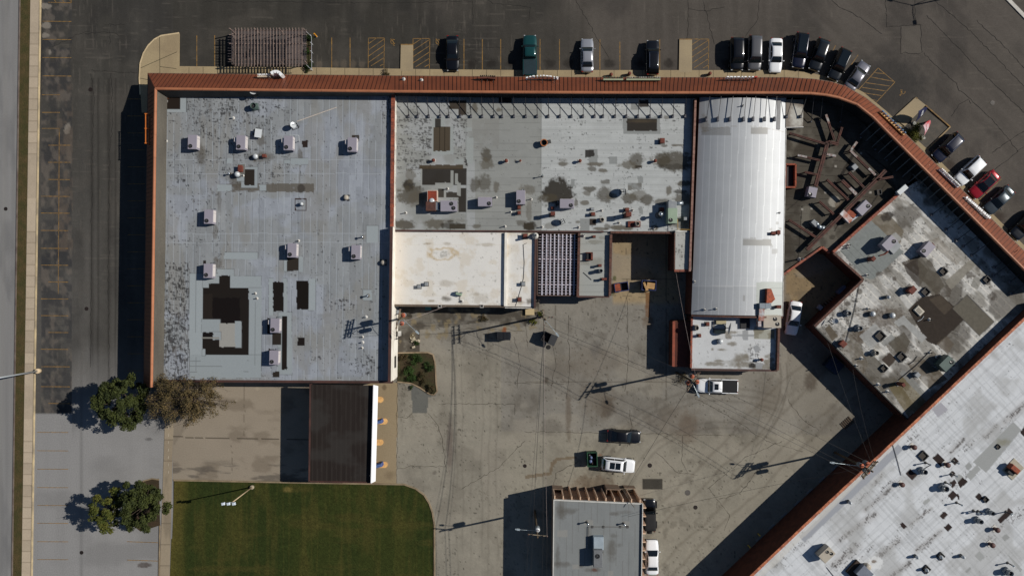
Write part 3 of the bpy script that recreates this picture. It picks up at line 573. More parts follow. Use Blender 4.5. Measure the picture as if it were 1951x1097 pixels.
# ---- the middle row of shops -----------------------------------------
ZB = 3.6
def paint_B(x, y):
    col = np.repeat(A(152, 152, 147)[None], len(x), 0)
    col = lay(col, A(184, 185, 182), sstep(1030, 1033, x)); col = lay(col, A(172, 173, 172), (x < 905) * sstep(.4, .6, fbm(x*.03, y*.03, 601)) * .7)
    col = col * (.93 + .14 * fbm(x*.02, y*.05, 602))[:, None] * (.94 + .12 * fbm(x*.1, y*.1, 603))[:, None]
    for i, yy in enumerate(range(196, 440, 13)): col = lay(col, A(112, 112, 108), (np.abs(y - yy - (vn(x*.02, y*0, i) - .5)) < .45) * np.where(x > 1033, .18, .42) * (x > 890)); 
    for i, yy in enumerate(range(190, 440, 13)): col = lay(col, A(206, 207, 205), (np.abs(y - yy - (vn(x*.02, y*0, i) - .5)) < .6) * .35 * (x > 1033))
    k = np.floor(y / 13); kx = np.floor((x + hsh(k, k*0, 6) * 60) / 47); col = col * (.96 + .08 * hsh(kx, k, 604))[:, None]
    d = np.maximum(.62 * rect(x, y, 756, 225, 822, 330, 3), .55 * rect(x, y, 860, 225, 890, 310, 3)); d = np.maximum(d, .4 * rect(x, y, 756, 185, 900, 225, 3)); d = np.maximum(d, .33 * (x > 1033)); d = np.maximum(d, .22)
    k13 = np.abs(((y - 190) / 13) - np.round((y - 190) / 13)); d = d + .12 * (k13 < .2)
    col = lay(col, A(64, 62, 60), flakes(x, y, d, 610, .16, .34) * .85)
    col = lay(col, A(140, 138, 132), rect(x, y, 900, 226, 951, 284, 1) * .55 * sstep(.3, .5, fbm(x*.06, y*.06, 611)))
    S1 = A(88, 80, 66); S2 = A(60, 54, 46); S3 = A(110, 102, 88)
    for cx, cy, rx, ry_, c, m in ((779, 352, 10, 11, S2, .95), (782, 335, 9, 12, S3, .6), (783, 372, 24, 16, S1, .8), (800, 380, 22, 14, S3, .6), (927, 298, 9, 14, S1, .8), (927, 312, 12, 10, S3, .7), (905, 352, 9, 11, S1, .7), (923, 350, 11, 16, S1, .65), (946, 356, 6, 10, S3, .7), (1002, 362, 15, 9, S3, .6),
            (1064, 366, 27, 25, S2, .95), (1044, 378, 16, 9, S1, .8), (1072, 312, 9, 4, S3, .8), (1074, 306, 8, 3, S3, .4), (1135, 313, 15, 4, S3, .85), (1128, 322, 8, 4, S1, .7), (1149, 325, 8, 4, S3, .8), (1153, 347, 9, 4, S1, .7), (1125, 360, 12, 5, S1, .8), (1118, 368, 7, 5, S3, .7), (1152, 372, 13, 15, S1, .75), (1166, 374, 9, 6, S3, .7),
            (1198, 378, 14, 9, S1, .8), (1215, 372, 14, 10, S3, .6), (1232, 381, 10, 9, S1, .8), (1262, 385, 14, 6, S1, .7), (1214, 306, 13, 14, S1, .75), (1195, 314, 16, 8, S3, .75), (1263, 304, 12, 14, S1, .8), (1285, 308, 34, 15, S1, .85), (1290, 318, 40, 5, S2, .5), (1304, 350, 14, 5, S1, .85), (1296, 365, 11, 3.5, S2, .75), (1274, 364, 5, 8, S3, .8),
            (1302, 380, 16, 12, S1, .75), (1114, 387, 8, 4, S3, .8), (1098, 386, 4, 9, S1, .7), (1145, 436, 14, 3, S3, .8), (1185, 434, 22, 5, S3, .9), (1157, 432, 5, 6, S1, .6), (1247, 434, 6, 5, S3, .9), (1101, 423, 5, 3, S3, .7), (1296, 425, 22, 10, S1, .7), (1050, 430, 12, 6, S3, .5), (1270, 224, 5, 3, S3, .6), (1292, 277, 10, 2, S3, .8), (1265, 278, 6, 2, S1, .7),
            (770, 428, 22, 8, S1, .85), (830, 426, 20, 9, S3, .8), (862, 430, 20, 6, S2, .7), (858, 421, 8, 2, S2, .8), (1010, 432, 12, 8, S2, .8), (992, 424, 10, 5, S1, .6), (908, 431, 7, 4, S3, .7), (1008, 400, 5, 20, S3, .5), (905, 205, 5, 9, S3, .8), (950, 210, 5, 4, S3, .7), (860, 420, 30, 3, S3, .3), (1318, 230, 3, 60, S3, .4)):
        col = lay(col, c * .78, np.minimum(1, 1.25 * blob(x, y, cx, cy, rx, ry_, int(cx * 7 + cy), .75, .22)) * m)
    P = A(162, 165, 161)
    for r in ((823, 222, 830, 294), (858, 240, 864, 294), (824, 286, 864, 295), (840, 222, 847, 243), (888, 262, 902, 312), (886, 243, 900, 250), (888, 296, 900, 312), (866, 303, 884, 312)): col = lay(col, P, rect(x, y, *r, .5) * .9)
    G2 = A(140, 141, 138)
    for r in ((1187, 223, 1258, 256), (1122, 284, 1139, 310), (1161, 299, 1176, 312.5), (1202, 196, 1218, 210), (1215, 336, 1225, 349), (1196, 349, 1223, 362), (1105, 416, 1123, 441), (1218, 394, 1224, 408), (1088, 341, 1095, 356)): col = lay(col, G2, rect(x, y, *r, .5) * .85)
    col = lay(col, A(96, 90, 80), rect(x, y, 1196, 349, 1223, 362) * .6 * sstep(.3, .6, fbm(x*.1, y*.1, 640)))
    B2 = A(76, 64, 48); D2 = A(46, 40, 34)
    for r, c in (((826, 242, 858, 288), B2), ((829, 226, 840, 243), A(48, 44, 38)), ((856, 192, 889, 208), A(60, 50, 40)), ((874, 208, 889, 220), A(60, 50, 40)), ((804, 321, 889, 353), D2), ((799, 314.5, 882, 322), B2), ((873, 359, 889, 404), D2), ((835, 359, 846, 376), A(60, 54, 46)), ((850, 366, 876, 377), A(58, 52, 44)), ((1194, 226, 1252, 249.5), D2), ((1115, 286, 1132, 299), A(50, 47, 44)), ((1123, 416, 1136, 429), A(50, 38, 30)), ((1218, 191, 1236, 204), A(54, 48, 44)), ((950, 186, 975, 196), A(30, 28, 28)),
                 ((998, 425, 1017, 437.5), A(62, 56, 46)), ((857, 427, 887, 436), A(66, 60, 50)), ((1210, 316, 1223, 320.5), A(66, 60, 52)), ((887, 305, 890, 316), A(52, 50, 48))): 
        col = lay(col, c * 1.0, rect(x, y, *r, .8) * .95); 
    for xx in (837.5, 847.5): col = lay(col, A(52, 44, 34), (np.abs(x - xx) < .5) * rect(x, y, 826, 242, 858, 288))
    col = lay(col, A(84, 74, 60), rect(x, y, 1194, 226, 1252, 249.5) * blob(x, y, 1226, 231, 24, 3, 650, .8, .4) * .8)
    for r in ((858, 325, 864, 354), (867, 330, 873, 352), (871, 348, 878, 373), (829, 348, 862, 358), (801, 322, 804, 354), (846, 360, 850, 378)): col = lay(col, A(160, 160, 154), rect(x, y, *r, .6) * .9)
    col = lay(col, A(118, 118, 114), (np.abs(x - 1031) < .6) * .6 + (np.abs(x - 888) < .5) * .4)
    return col * np.array((.74, .76, .78))
bB = thing("shop_building", "middle row of shops with stained grey felt roof behind the red canopy", "building", (*W(1035, 310), 0))
walls("wall", [W(*p, ZB) for p in ((756, 180), (1322, 181), (1319, 441), (753, 438))], ZB - .02, M_BRICK, bB)
sheet("roof", [(752, 178), (1324, 180), (1321, 442), (750, 439)], ZB, .1, paint_B, M_ROOF, bB)
coping("rear_gutter", [V(752, 439.3, ZB), V(1150, 441.5, ZB)], .22, ZB - .3, ZB + .1, M_DARKTRIM, bB, False)
coping("court_coping", [V(1163, 442.5, ZB), V(1285, 443.5, ZB)], .3, ZB - .3, ZB + .12, M_TILEB, bB)
coping("side_flashing", [V(754.2, 181, ZB + .3), V(751.6, 434, ZB + .3)], .22, ZB - .1, ZB + .32, M_FLASH, bB, False)
pc = [V(1325.5, 188, 4.5), V(1314.5, 517, 4.5)]

# ---- white membrane shop ------------------------------------------------
ZW = 3.4
def paint_Wh(x, y):
    col = np.repeat(A(204, 202, 197)[None], len(x), 0) * (.95 + .1 * fbm(x*.03, y*.03, 701))[:, None] * (.97 + .06 * fbm(x*.12, y*.12, 702))[:, None]
    col = lay(col, A(204, 190, 174), sstep(790, 755, x) * .45)
    col = lay(col, A(182, 168, 144), sstep(.56, .7, fbm(x*.05, y*.05, 703)) * .35 + (x > 966) * sstep(.45, .65, fbm(x*.06, y*.04, 704)) * .35)
    r = np.sqrt(((x - 842) / 26) ** 2 + ((y - 484) / 11) ** 2) + (fbm(x*.15, y*.15, 705) - .5) * .8
    col = lay(col, A(176, 156, 122), np.exp(-((r - .95) / .16) ** 2) * .75); col = lay(col, A(128, 124, 116), sstep(.75, .3, r) * .55 * sstep(.35, .6, fbm(x*.3, y*.3, 706)))
    for cx, cy, rx, ry_, m in ((815, 464, 8, 2, .7), (851, 464, 7, 3, .5), (925, 466, 14, 3, .5), (849, 569, 9, 5, .85), (823, 573, 6, 2.5, .7), (850, 540, 14, 6, .4), (916, 568, 18, 9, .35), (1008, 574, 6, 5, .8), (992, 576, 6, 3, .5), (906, 560, 8, 3, .4)): col = lay(col, A(130, 116, 92) if m < .75 else A(92, 86, 76), blob(x, y, cx, cy, rx, ry_, int(cx), .8, .3) * m)
    for yy in (466.5, 545, 449, 563): col = lay(col, A(196, 190, 178), (np.abs(y - yy) < .5) * .5 * (x < 962))
    for xx in (816, 760, 889): col = lay(col, A(200, 194, 182), (np.abs(x - xx) < .5) * .4)
    col = lay(col, A(90, 86, 80), flakes(x, y, .32, 707) * .6)
    return col
bW = thing("white_roof_shop", "low rear shop with bright white membrane roof behind the stained grey roof", "building", (*W(885, 512), 0))
walls("wall", [W(*p, ZW) for p in ((754, 440), (1020, 444), (1018, 586), (753, 580))], ZW - .02, mat("dark_wall", C(70, 66, 62), .9), bW)
sheet("roof", [(750, 440), (1021, 444), (1019, 584.5), (749, 579.5)], ZW, .1, paint_Wh, M_COAT, bW)
coping("roof_step", [V(964, 443, ZW + .4), V(962.5, 583, ZW + .4)], .33, ZW - .05, ZW + .38, M_WHITEW, bW, False)
coping("gutter", [V(751, 581.5, ZW), V(961, 583.5, ZW)], .3, ZW - .3, ZW + .06, mat("brown_gutter", C(98, 86, 74), .6), bW, False)
coping("edge_trim", [V(962, 586, ZW), V(1018, 587, ZW)], .12, ZW - .3, ZW + .1, M_FLASH, bW, False)
coping("brown_parapet", [V(1020.8, 444, ZW + .3), V(1018.8, 587, ZW + .3)], .26, 0, ZW + .32, M_DARKTRIM, bW, False)
for sx in (838, 918):
    b = MB(); c = V(sx, 581.5, ZW); b.obox(c.x, c.y - .1, ZW - .35, ZW + .1, .5, .45, 0); b.build("scupper", M_FLASH, bW)
    b = MB(); b.obox(c.x, c.y - .1, ZW + .1, ZW + .12, .34, .3, 0); b.build("scupper_mouth", mat("dark_hole", C(22, 20, 20), .9), bW)

# ---- grey-roofed workshop beside the trellis ------------------------------
def paint_Hh(x, y):
    col = np.repeat(A(148, 150, 146)[None], len(x), 0) * (.94 + .12 * fbm(x*.04, y*.04, 711))[:, None]
    col = lay(col, A(112, 110, 100), blob(x, y, 1133, 461, 14, 4, 712) * .6 + blob(x, y, 1148, 453, 7, 3, 713) * .5 + blob(x, y, 1135, 498, 16, 7, 714, .8, .4) * .5 + blob(x, y, 1115, 500, 9, 6, 715) * .4)
    for yy in range(452, 560, 13): col = lay(col, A(120, 122, 118), (np.abs(y - yy) < .45) * .5)
    return col
bH = thing("workshop_building", "small rear workshop with plain grey roof and brown parapets by the trellis", "building", (*W(1133, 504), 0))
walls("wall", [W(*p, ZW) for p in ((1104, 444), (1163, 444), (1161, 564), (1102, 564))], ZW - .02, M_BRICK, bH)
sheet("roof", [(1103, 442.5), (1164, 443), (1161, 564), (1101, 564)], ZW, .1, paint_Hh, M_ROOF, bH)
for nm, pts in (("coping_near_trellis", [V(1103.8, 444, ZW + .5), V(1101, 566, ZW + .5)]), ("court_coping", [V(1164.3, 446, ZW + .5), V(1162.2, 564, ZW + .5)])):
    b = coping(nm, pts, .34, ZW - .1, ZW + .5, M_TILEB, bH)
coping("yard_coping", [V(1101, 564.8, ZW), V(1161, 565.5, ZW)], .24, ZW - .3, ZW + .1, M_DARKTRIM, bH, False)

# ---- trellis over the yard door ---------------------------------------------
ZT = 3.3
tr = thing("wooden_trellis", "weathered wooden trellis roof of crossed slats between the white and grey roofs", "trellis", (*W(1062, 505), 0))
M_SLAT = mat("bleached_slats", C(176, 178, 190), .8, c2=C(160, 150, 156), sc=3.0, sc2=14, amt=.2); M_SLATD = mat("aged_slats", C(166, 160, 170), .85, c2=C(128, 112, 114), sc=3.0, sc2=14, amt=.25)
fr = MB()
for p, q in (((1023.5, 444), (1102, 446)), ((1023, 562.5), (1099.5, 563.5)), ((1024, 444), (1023.5, 563)), ((1101, 446), (1099, 563.5))): fr.bar(V(*p, ZT), V(*q, ZT), .14, ZT - .26, ZT)
fr.build("frame", mat("trellis_frame", C(84, 66, 58), .8), tr)
b = MB()
for i in range(9):
    x = 1034 + i * 7.6; b.bar(V(x, 446, ZT), V(x - 1.5, 562, ZT), .18, ZT + .03, ZT + .1)
b.build("broad_slats", M_SLAT, tr)
b = MB()
for i in range(21):
    y = 450 + i * 5.4; b.bar(V(1026, y, ZT), V(1100, y + 1, ZT), .075 if i not in (8, 17) else .2, ZT - .03, ZT + .025)
b.build("cross_slats", M_SLATD, tr)
b = MB()
for i in range(0, 18, 3):
    x = 1033 + i * 3.85; b.bar(V(x, 446, ZT), V(x - 1.4, 562, ZT), .05, ZT - .12, ZT - .07)
b.build("lower_slats", M_SLATD, tr)
b = MB(); b.poly([V(1026, 447, ZT - .5), V(1025, 561, ZT - .5), V(1098, 562, ZT - .5), V(1100, 447, ZT - .5)]); b.build('added_dark_sheet', mat('added_gap_black', C(26, 27, 30), .95, spec=.05), tr)  # dark sheet added below the slats so the gaps read black
for x, y in ((1025, 562), (1098.5, 562.5), (1062, 562.5)):
    MB().obox(*W(x, y, ZT), 0, ZT - .2, .14, .14).build("post", mat("trellis_frame", C(84, 66, 58)), tr)

# ---- little roof by the barrel vault ---------------------------------------
bJ = thing("lean_to_shed", "narrow lean-to with pale roof and red edge tiles against the curved roof hall", "shed", (*W(1300, 478), 0))
def paint_J(x, y):
    col = np.repeat(A(160, 160, 156)[None], len(x), 0) * (.94 + .12 * fbm(x*.06, y*.06, 721))[:, None]
    return lay(col, A(70, 68, 64), flakes(x, y, .35 + .35 * blob(x, y, 1297, 480, 8, 14, 722), 723, .4, .3) * .9)
walls("wall", [W(*p, 4.05) for p in ((1286, 441), (1317, 441), (1316, 514), (1285, 514))], 4.03, M_BRICK, bJ)
sheet("roof", [(1286, 441), (1318, 441), (1317, 514), (1285, 514)], 4.05, .1, paint_J, M_ROOF, bJ)
coping("yard_coping", [V(1285, 515.6, 4.1), V(1314, 515.6, 4.1)], .32, 3.7, 4.12, M_TILE, bJ); coping("ridge_flashing", [V(1287, 440.5, 4.3), V(1312, 440.5, 4.3)], .22, 3.5, 4.2, M_FLASH, bJ, False)
coping("court_edge", [V(1286, 444, 4.1), V(1285.3, 514, 4.1)], .16, 3.8, 4.1, M_TILEB, bJ)

# ---- barrel-vaulted hall ------------------------------------------------------
ZC = 4.0
def zvault(u, v): return ZC + 1.2 * (1 - (2 * u - 1) ** 2) * (1 - .0 * v)
def paint_C(x, y):
    col = np.repeat(A(160, 163, 166)[None], len(x), 0)
    col = col * (.95 + .1 * fbm(x*.16, y*.012, 731, 3))[:, None] * (.95 + .1 * fbm(x*.06, y*.06, 732))[:, None]
    u = x - (1318 + (y - 597) * -.037)
    col = lay(col, A(190, 193, 194), seams(u, 13.2, 2, .7) * .6); k = np.floor(y / 8.0); col = col * (.985 + .03 * hsh(k, k*0, 733))[:, None]
    col = lay(col, A(190, 190, 188), (np.abs(y - 545 + (x - 1318) * .0) < 1) * .35 * (x < 1442)); col = col * np.where((y > 546) & (x < 1442), .90, 1.0)[:, None]
    col = col * np.where((u > 92) , 1.0, .97)[:, None]
    G2 = A(124, 124, 122)
    for r, m in (((1430, 243, 1463, 256), .95), ((1337, 243, 1392, 258), .7), ((1415, 456, 1470, 468), .95), ((1415, 453, 1440, 458), .6), ((1484, 433, 1489, 438), .7), ((1470, 474, 1481, 483), .6), ((1415, 562, 1420, 574), .7), ((1478, 422, 1484, 428), .6), ((1465, 434, 1471, 439), .5), ((1467, 467, 1473, 473), .4)): col = lay(col, G2, rect(x, y, *r, .5) * m)
    col = lay(col, A(140, 145, 142), rect(x, y, 1441, 537, 1492, 603, .6) * .95); col = lay(col, A(116, 120, 118), rect(x, y, 1441, 537, 1492, 603) * ((np.abs(y - 549) < .5) | (np.abs(y - 563) < .5) | (np.abs(y - 590) < .5)) * .6)
    col = lay(col, A(120, 112, 100), blob(x, y, 1343, 235, 8, 14, 735, .7, .3) * .6 + (np.abs(y - (252 - 12 * np.sin((x - 1335) / 160 * 3.14))) < .5) * .5)
    return col
bC = thing("vaulted_hall", "long hall with silvery barrel vaulted roof catching the sun", "building", (*W(1408, 395), 0))
wC = [W(*p, ZC) for p in ((1333, 188), (1498, 189), (1490, 602), (1318, 600))]
walls("wall", wC, ZC - .01, M_BRICK, bC)
sheet("roof", [(1333, 186), (1498, 187), (1491, 602), (1317, 599)], ZC, .1, paint_C, weathered('aluminium_coating', .5, .06, 12.0, .15, .3, .12), bC, zvault)
cw0, cw1 = Vector((*W(1333, 186, ZC), 0)), Vector((*W(1498, 187, ZC), 0))
def gable(nm, pa, pb, th, extra):
    b = MB(); n = 16; P = []
    for i in range(n + 1):
        u = i / n; x = pa.x + (pb.x - pa.x) * u; y = pa.y + (pb.y - pa.y) * u; P.append((x, y, zvault(u, 0) + extra))
    for a, c in zip(P, P[1:]):
        k = len(b.v)
        for (x, y, z) in (a, c): b.v += [(x, y, ZC - .3), (x, y + th, ZC - .3), (x, y + th, z), (x, y, z)]
        b.f += [(k, k+4, k+7, k+3), (k+1, k+2, k+6, k+5), (k+2, k+3, k+7, k+6), (k, k+1, k+5, k+4)]
    b.build(nm, M_TILEB, bC)
gable("front_gable", cw0, cw1, .3, .35)
gable("rear_gable", Vector((*W(1317, 600, ZC), 0)), Vector((*W(1491, 603, ZC), 0)), -.2, .04)
coping("party_wall", pc, .24, 0, 4.42, M_BRICK, bC, False); coping("party_coping", pc, .28, 4.42, 4.5, mat("worn_coping", C(138, 106, 94), .7, c2=C(112, 78, 68), sc=1.6, sc2=8, amt=.25), bC)
coping("east_flashing", [V(1497.5, 246, ZC), V(1491, 602, ZC)], .1, ZC - .2, ZC + .06, M_FLASH, bC, False)
coping("front_flashing", [V(1485.5, 190, 4.7), V(1484, 246, 4.7)], .5, ZC - .2, 4.5, mat("grey_flashing", C(150, 150, 150), .6), bC, False)

# ---- low wing behind the vault -------------------------------------------------
ZK = 3.3
def paint_K(x, y):
    col = np.repeat(A(182, 184, 185)[None], len(x), 0) * (.93 + .14 * fbm(x*.08, y*.08, 741))[:, None]
    st = sstep(.5, .62, fbm(x*.05, y*.09, 742)) * (sstep(1350, 1430, x) * sstep(650, 690, y)); col = lay(col, A(112, 106, 94), st * .85)
    for cx, cy, rx, ry_ in ((1412, 682, 14, 9), (1388, 640, 6, 6), (1395, 655, 9, 4), (1392, 633, 14, 3), (1357, 665, 3, 3), (1465, 697, 16, 6), (1420, 695, 24, 5), (1360, 693, 20, 4), (1375, 666, 6, 2), (1370, 687, 8, 2), (1440, 630, 4, 8)): col = lay(col, A(110, 104, 92), blob(x, y, cx, cy, rx, ry_, int(cx), .8, .25) * .8)
    col = lay(col, A(50, 46, 44), flakes(x, y, .3 + .42 * blob(x, y, 1437, 680, 12, 26, 743, .4, .3), 744, .4, .4) * .9); col = lay(col, A(30, 28, 28), blob(x, y, 1433, 697, 9, 4, 745) * .85)
    G2 = A(138, 140, 142)
    for r in ((1415, 629, 1426, 648), (1394, 637, 1436, 641), (1440, 691, 1453, 703), ): col = lay(col, G2, rect(x, y, *r, .6) * .9)
    col = lay(col, G2, poly(x, y, [(1434, 661), (1443, 656), (1450, 666), (1440, 672)]) * .95)
    col = lay(col, A(150, 150, 140), rect(x, y, 1436, 628, 1476, 646, .6)); col = lay(col, A(98, 90, 72), rect(x, y, 1436, 628, 1476, 646) * sstep(.45, .6, fbm(x*.1, y*.1, 746)) * .6)
    return col
bK = thing("rear_wing", "low rear wing with patchy white roof behind the vaulted hall", "building", (*W(1400, 653), 0))
walls("wall", [W(*p, ZK) for p in ((1319, 602), (1484, 604), (1482, 704), (1317, 702))], ZK - .02, M_BRICK, bK)
sheet("roof", [(1318, 600), (1484, 604), (1482, 704), (1317, 701)], ZK, .1, paint_K, M_ROOF, bK)
for nm, p in (("yard_coping", [V(1318.5, 603, ZK + .15), V(1316.8, 701, ZK + .15)]), ): coping(nm, p, .25, ZK - .1, ZK + .15, M_TILE, bK)
coping("east_parapet", [V(1484.5, 625, ZK + .6), V(1482, 705.5, ZK + .6)], .3, 0, ZK + .6, M_TILEB, bK); coping("gutter", [V(1317, 703.5, ZK), V(1481, 705.5, ZK)], .3, ZK - .35, ZK + .1, M_DARKTRIM, bK, False)
# brick enclosure in front of it
bN = thing("brick_enclosure", "dark red brick enclosure with rusty capped wall beside the low rear wing", "enclosure", (*W(1300, 655), 0))
q0, q1 = V(1284, 612, 2.4), V(1283, 698, 2.4); r0 = V(1320, 612, 2.4)
coping("screen_wall", [q0, q1], .3, 0, 2.35, M_BRICK, bN, False); coping("wall_cap", [q0, q1], .36, 2.35, 2.45, mat("rusty_cap", C(140, 70, 48), .75, c2=C(112, 58, 44), sc=.8), bN, False)
b = MB(); b.poly([V(1285, 613, 2.2), V(1285, 698, 2.2), V(1321, 700, 2.5), V(1321, 613, 2.5)]); b.build("roof", mat("red_brown_sheet", C(84, 42, 30), .8, c2=C(70, 36, 28), sc=2), bN)
coping("end_wall", [q0, r0], .2, 0, 2.2, M_BRICK, bN, False)

# ---- small office block at the bottom ----------------------------------------
ZE = 5.2
def paint_E(x, y):
    col = np.repeat(A(119, 122, 122)[None], len(x), 0) * (.94 + .12 * fbm(x*.1, y*.015, 751, 3))[:, None] * (.95 + .1 * fbm(x*.07, y*.07, 752))[:, None]
    col = lay(col, A(96, 95, 92), seams(x, 11.9, -1055 + 11.9*100, .5) * .45)
    for cx, cy, rx, ry_, m in ((1069, 972, 8, 16, .6), (1085, 973, 14, 5, .5), (1172, 978, 10, 3, .5), (1166, 1046, 8, 20, .55), (1062, 1060, 4, 20, .5), (1070, 1074, 18, 5, .5), (1128, 1085, 14, 4, .5), (1170, 1020, 6, 4, .4), (1107, 1078, 5, 3, .5), (1190, 975, 14, 3, .3), (1180, 1038, 6, 4, .4)): col = lay(col, A(74, 68, 60), blob(x, y, cx, cy, rx, ry_, int(cx), .8, .4) * m)
    col = lay(col, A(84, 54, 44), blob(x, y, 1133, 1085, 5, 4, 755) * .7)
    for r in ((1062, 1009, 1082, 1022), (1113, 990, 1130, 1000), (1091, 1075, 1104, 1083), (1158, 1087, 1168, 1100), (1186, 992, 1200, 1003)): col = lay(col, A(132, 131, 127), rect(x, y, *r, .4) * .7)
    return col
bE = thing("office_block", "small grey roofed office block with tan fins along its walls", "building", (*W(1138, 1040), 0))
eP = [W(*p, ZE) for p in ((1055.5, 952.5), (1225, 960), (1222.5, 1115), (1054, 1115))]
walls("wall", eP, ZE - .02, mat("tan_wall", C(150, 124, 104), .85, c2=C(136, 112, 94), sc=.8), bE)
sheet("roof", [(1056, 953), (1225, 960), (1222.5, 1115), (1054, 1115)], ZE, .1, paint_E, M_ROOF, bE)
M_WT = mat("white_edge", C(196, 194, 188), .5)
coping("front_edge", [V(1055, 952, ZE + .1), V(1225, 959.5, ZE + .1)], .14, ZE - .2, ZE + .12, M_WT, bE, False); coping("west_edge", [V(1055.3, 952, ZE + .1), V(1053.7, 1115, ZE + .1)], .12, ZE - .2, ZE + .13, M_WT, bE, False)
coping("east_edge", [V(1224.7, 959.5, ZE + .25), V(1222.2, 1115, ZE + .25)], .12, ZE - .2, ZE + .26, M_WT, bE, False)
b = MB(); a0, a1 = Vector(eP[0]), Vector(eP[1]); d = (a1 - a0); nrm = Vector((-d.y, d.x)).normalized()
for i in range(11):
    c = a0 + d * ((i + .1) / 10.4); 
    if i in (1, 7, 10): pass
    b.bar(c, c + nrm * .55, .14, 0, ZE - .25)
b.build("front_fins", mat("fin_tan", C(206, 176, 150), .8), bE)
b = MB(); a0, a1 = Vector(eP[1]), Vector(eP[2]); d = a1 - a0
for i in range(9):
    c = a0 + d * ((i + .5) / 9.5); b.bar(c, c + Vector((.5, 0)), .14, 0, ZE - .25)
b.build("side_fins", mat("fin_tan", C(150, 122, 100)), bE)
a0, a1 = Vector(eP[0]), Vector(eP[1]); d = a1 - a0; fd_ = mat("fin_dark", C(124, 104, 88), .85)
for u0, n0, u1, n1, w_, h_ in ((.62, 1.0, .78, 1.0, .1, 2.4), (.62, .05, .62, .95, .1, 2.4), (.0, .55, .12, .55, .08, 1.9), (.84, 1.0, .97, 1.0, .08, 1.4)): MB().bar(a0 + d * u0 + nrm * n0, a0 + d * u1 + nrm * n1, w_, 0, h_).build("entry_wall", fd_, bE)
b = MB(); c = a0 + d * .82 + nrm * .7; b.path([(c.x, c.y, 0), (c.x + .2, c.y - .2, 3.2), (c.x + .4, c.y - .5, 5.6), (c.x + .8, c.y - .9, 6.2)], .05); b.path([(c.x + .25, c.y, 0), (c.x + .5, c.y - .4, 5.0)], .04); b.build("conduit", mat("conduit_grey", C(150, 140, 128), .5, .4), bE)

# ---- bank drive-through canopy ------------------------------------------------
ZD = 4.0
def paint_D2(x, y):
    col = np.repeat(A(40, 35, 33)[None], len(x), 0) * (.8 + .4 * fbm(x*.3, y*.012, 761, 3))[:, None]
    col = lay(col, A(58, 54, 50), seams(x, 9.2, 3, 1.2) * .35); return lay(col, A(56, 54, 52), sstep(.5, .7, fbm(x*.02, y*.03, 762)) * .5 + sstep(690, 705, x) * .3)
bD = thing("drive_canopy", "black roofed drive-through canopy with white edge beside the mown lawn", "canopy", (*W(652, 826), 0))
MB().prism([W(*p, ZD) for p in ((592, 733), (712, 735), (707, 918), (590, 916))], ZD - .55, ZD - .02).build("deck", M_DARKTRIM, bD)
sheet("roof", [(592, 732), (713, 734), (708, 917), (590, 915)], ZD, .1, paint_D2, weathered("black_felt", .9, .15, 10, .3, .06), bD)
coping("brown_edge", [V(591, 731, ZD + .1), V(589, 917, ZD + .1)], .2, ZD - .5, ZD + .12, M_DARKTRIM, bD, False); coping("lawn_edge", [V(589, 917, ZD + .1), V(709, 919, ZD + .1)], .16, ZD - .5, ZD + .12, M_DARKTRIM, bD, False)
coping("inner_kerb", [V(711.5, 734, ZD + .2), V(706.8, 919, ZD + .2)], .16, ZD - .1, ZD + .45, M_DARKTRIM, bD, False)
b = MB(); t0, t1 = V(712.5, 733, 4.6), V(707.6, 920, 4.6); x0, x1 = V(719, 735, 3.0), V(714, 916, 3.0)
b.poly([t0, t1, x1 + Vector((.12, 0, 0)), x0 + Vector((.12, 0, 0))][::-1]); b.poly([t0 + Vector((-.1, 0, 0)), t1 + Vector((-.1, 0, 0)), t1, t0]); b.poly([x0 + Vector((-.4, 0, 0)), x1 + Vector((-.4, 0, 0)), t1 + Vector((-.1, 0, 0)), t0 + Vector((-.1, 0, 0))]); b.build("white_fascia", mat("white_fascia", C(236, 236, 238), .45, amt=.03), bD)
for (x, y) in ((600, 745), (600, 905), (700, 800), (698, 880), (655, 800), (652, 880)): MB().obox(*W(x, y, 2), 0, ZD - .5, .3, .3).build("column", M_BRICK, bD)
isl = mat("island_yellow", C(220, 172, 108), .8, c2=C(196, 150, 96), sc=2)
for i, (y, wt) in enumerate(((761, "topmost"), (802, "second"), (842, "third"), (884.5, "lowest"))):
    t = thing("lane_island", ("short lane island with yellow painted nose beside the store wall", "lane island with blue kiosk and yellow nose, the one nearer the store", "bare lane island with yellow nose between the two blue kiosks", "lane island with blue kiosk and yellow nose, the one nearer the lawn")[i], "traffic island", (*W(715, y), 0), "islands under the bank canopy")
    xe = 737 if i % 2 else 729; c0, c1 = V(650, y), V(xe - 4, y); r = .42
    pts = [(c0.x, c0.y - r), (c1.x, c1.y - r)] + [(c1.x + r * math.cos(a), c1.y + r * math.sin(a)) for a in [math.radians(-75 + 25 * k) for k in range(7)]] + [(c1.x, c1.y + r), (c0.x, c0.y + r)]
    MB().prism(pts, 0, .17).build("kerb_body", isl, t)
    if i % 2:
        c = V(722, y + 1, 1.0); b = MB(); b.obox(c.x, c.y, .17, 1.5, 1.0, .5, .25, .06); kk2 = b.build("kiosk", mat("kiosk_blue", C(52, 78, 132), .5), t); bb = MB()
        for k in (-.12, .06): bb.obox(c.x - k * .2, c.y + k, 1.505, 1.52, .9, .05, .25)
        bb.build("kiosk_stripes", mat("kiosk_pale", C(130, 150, 190), .5), kk2)

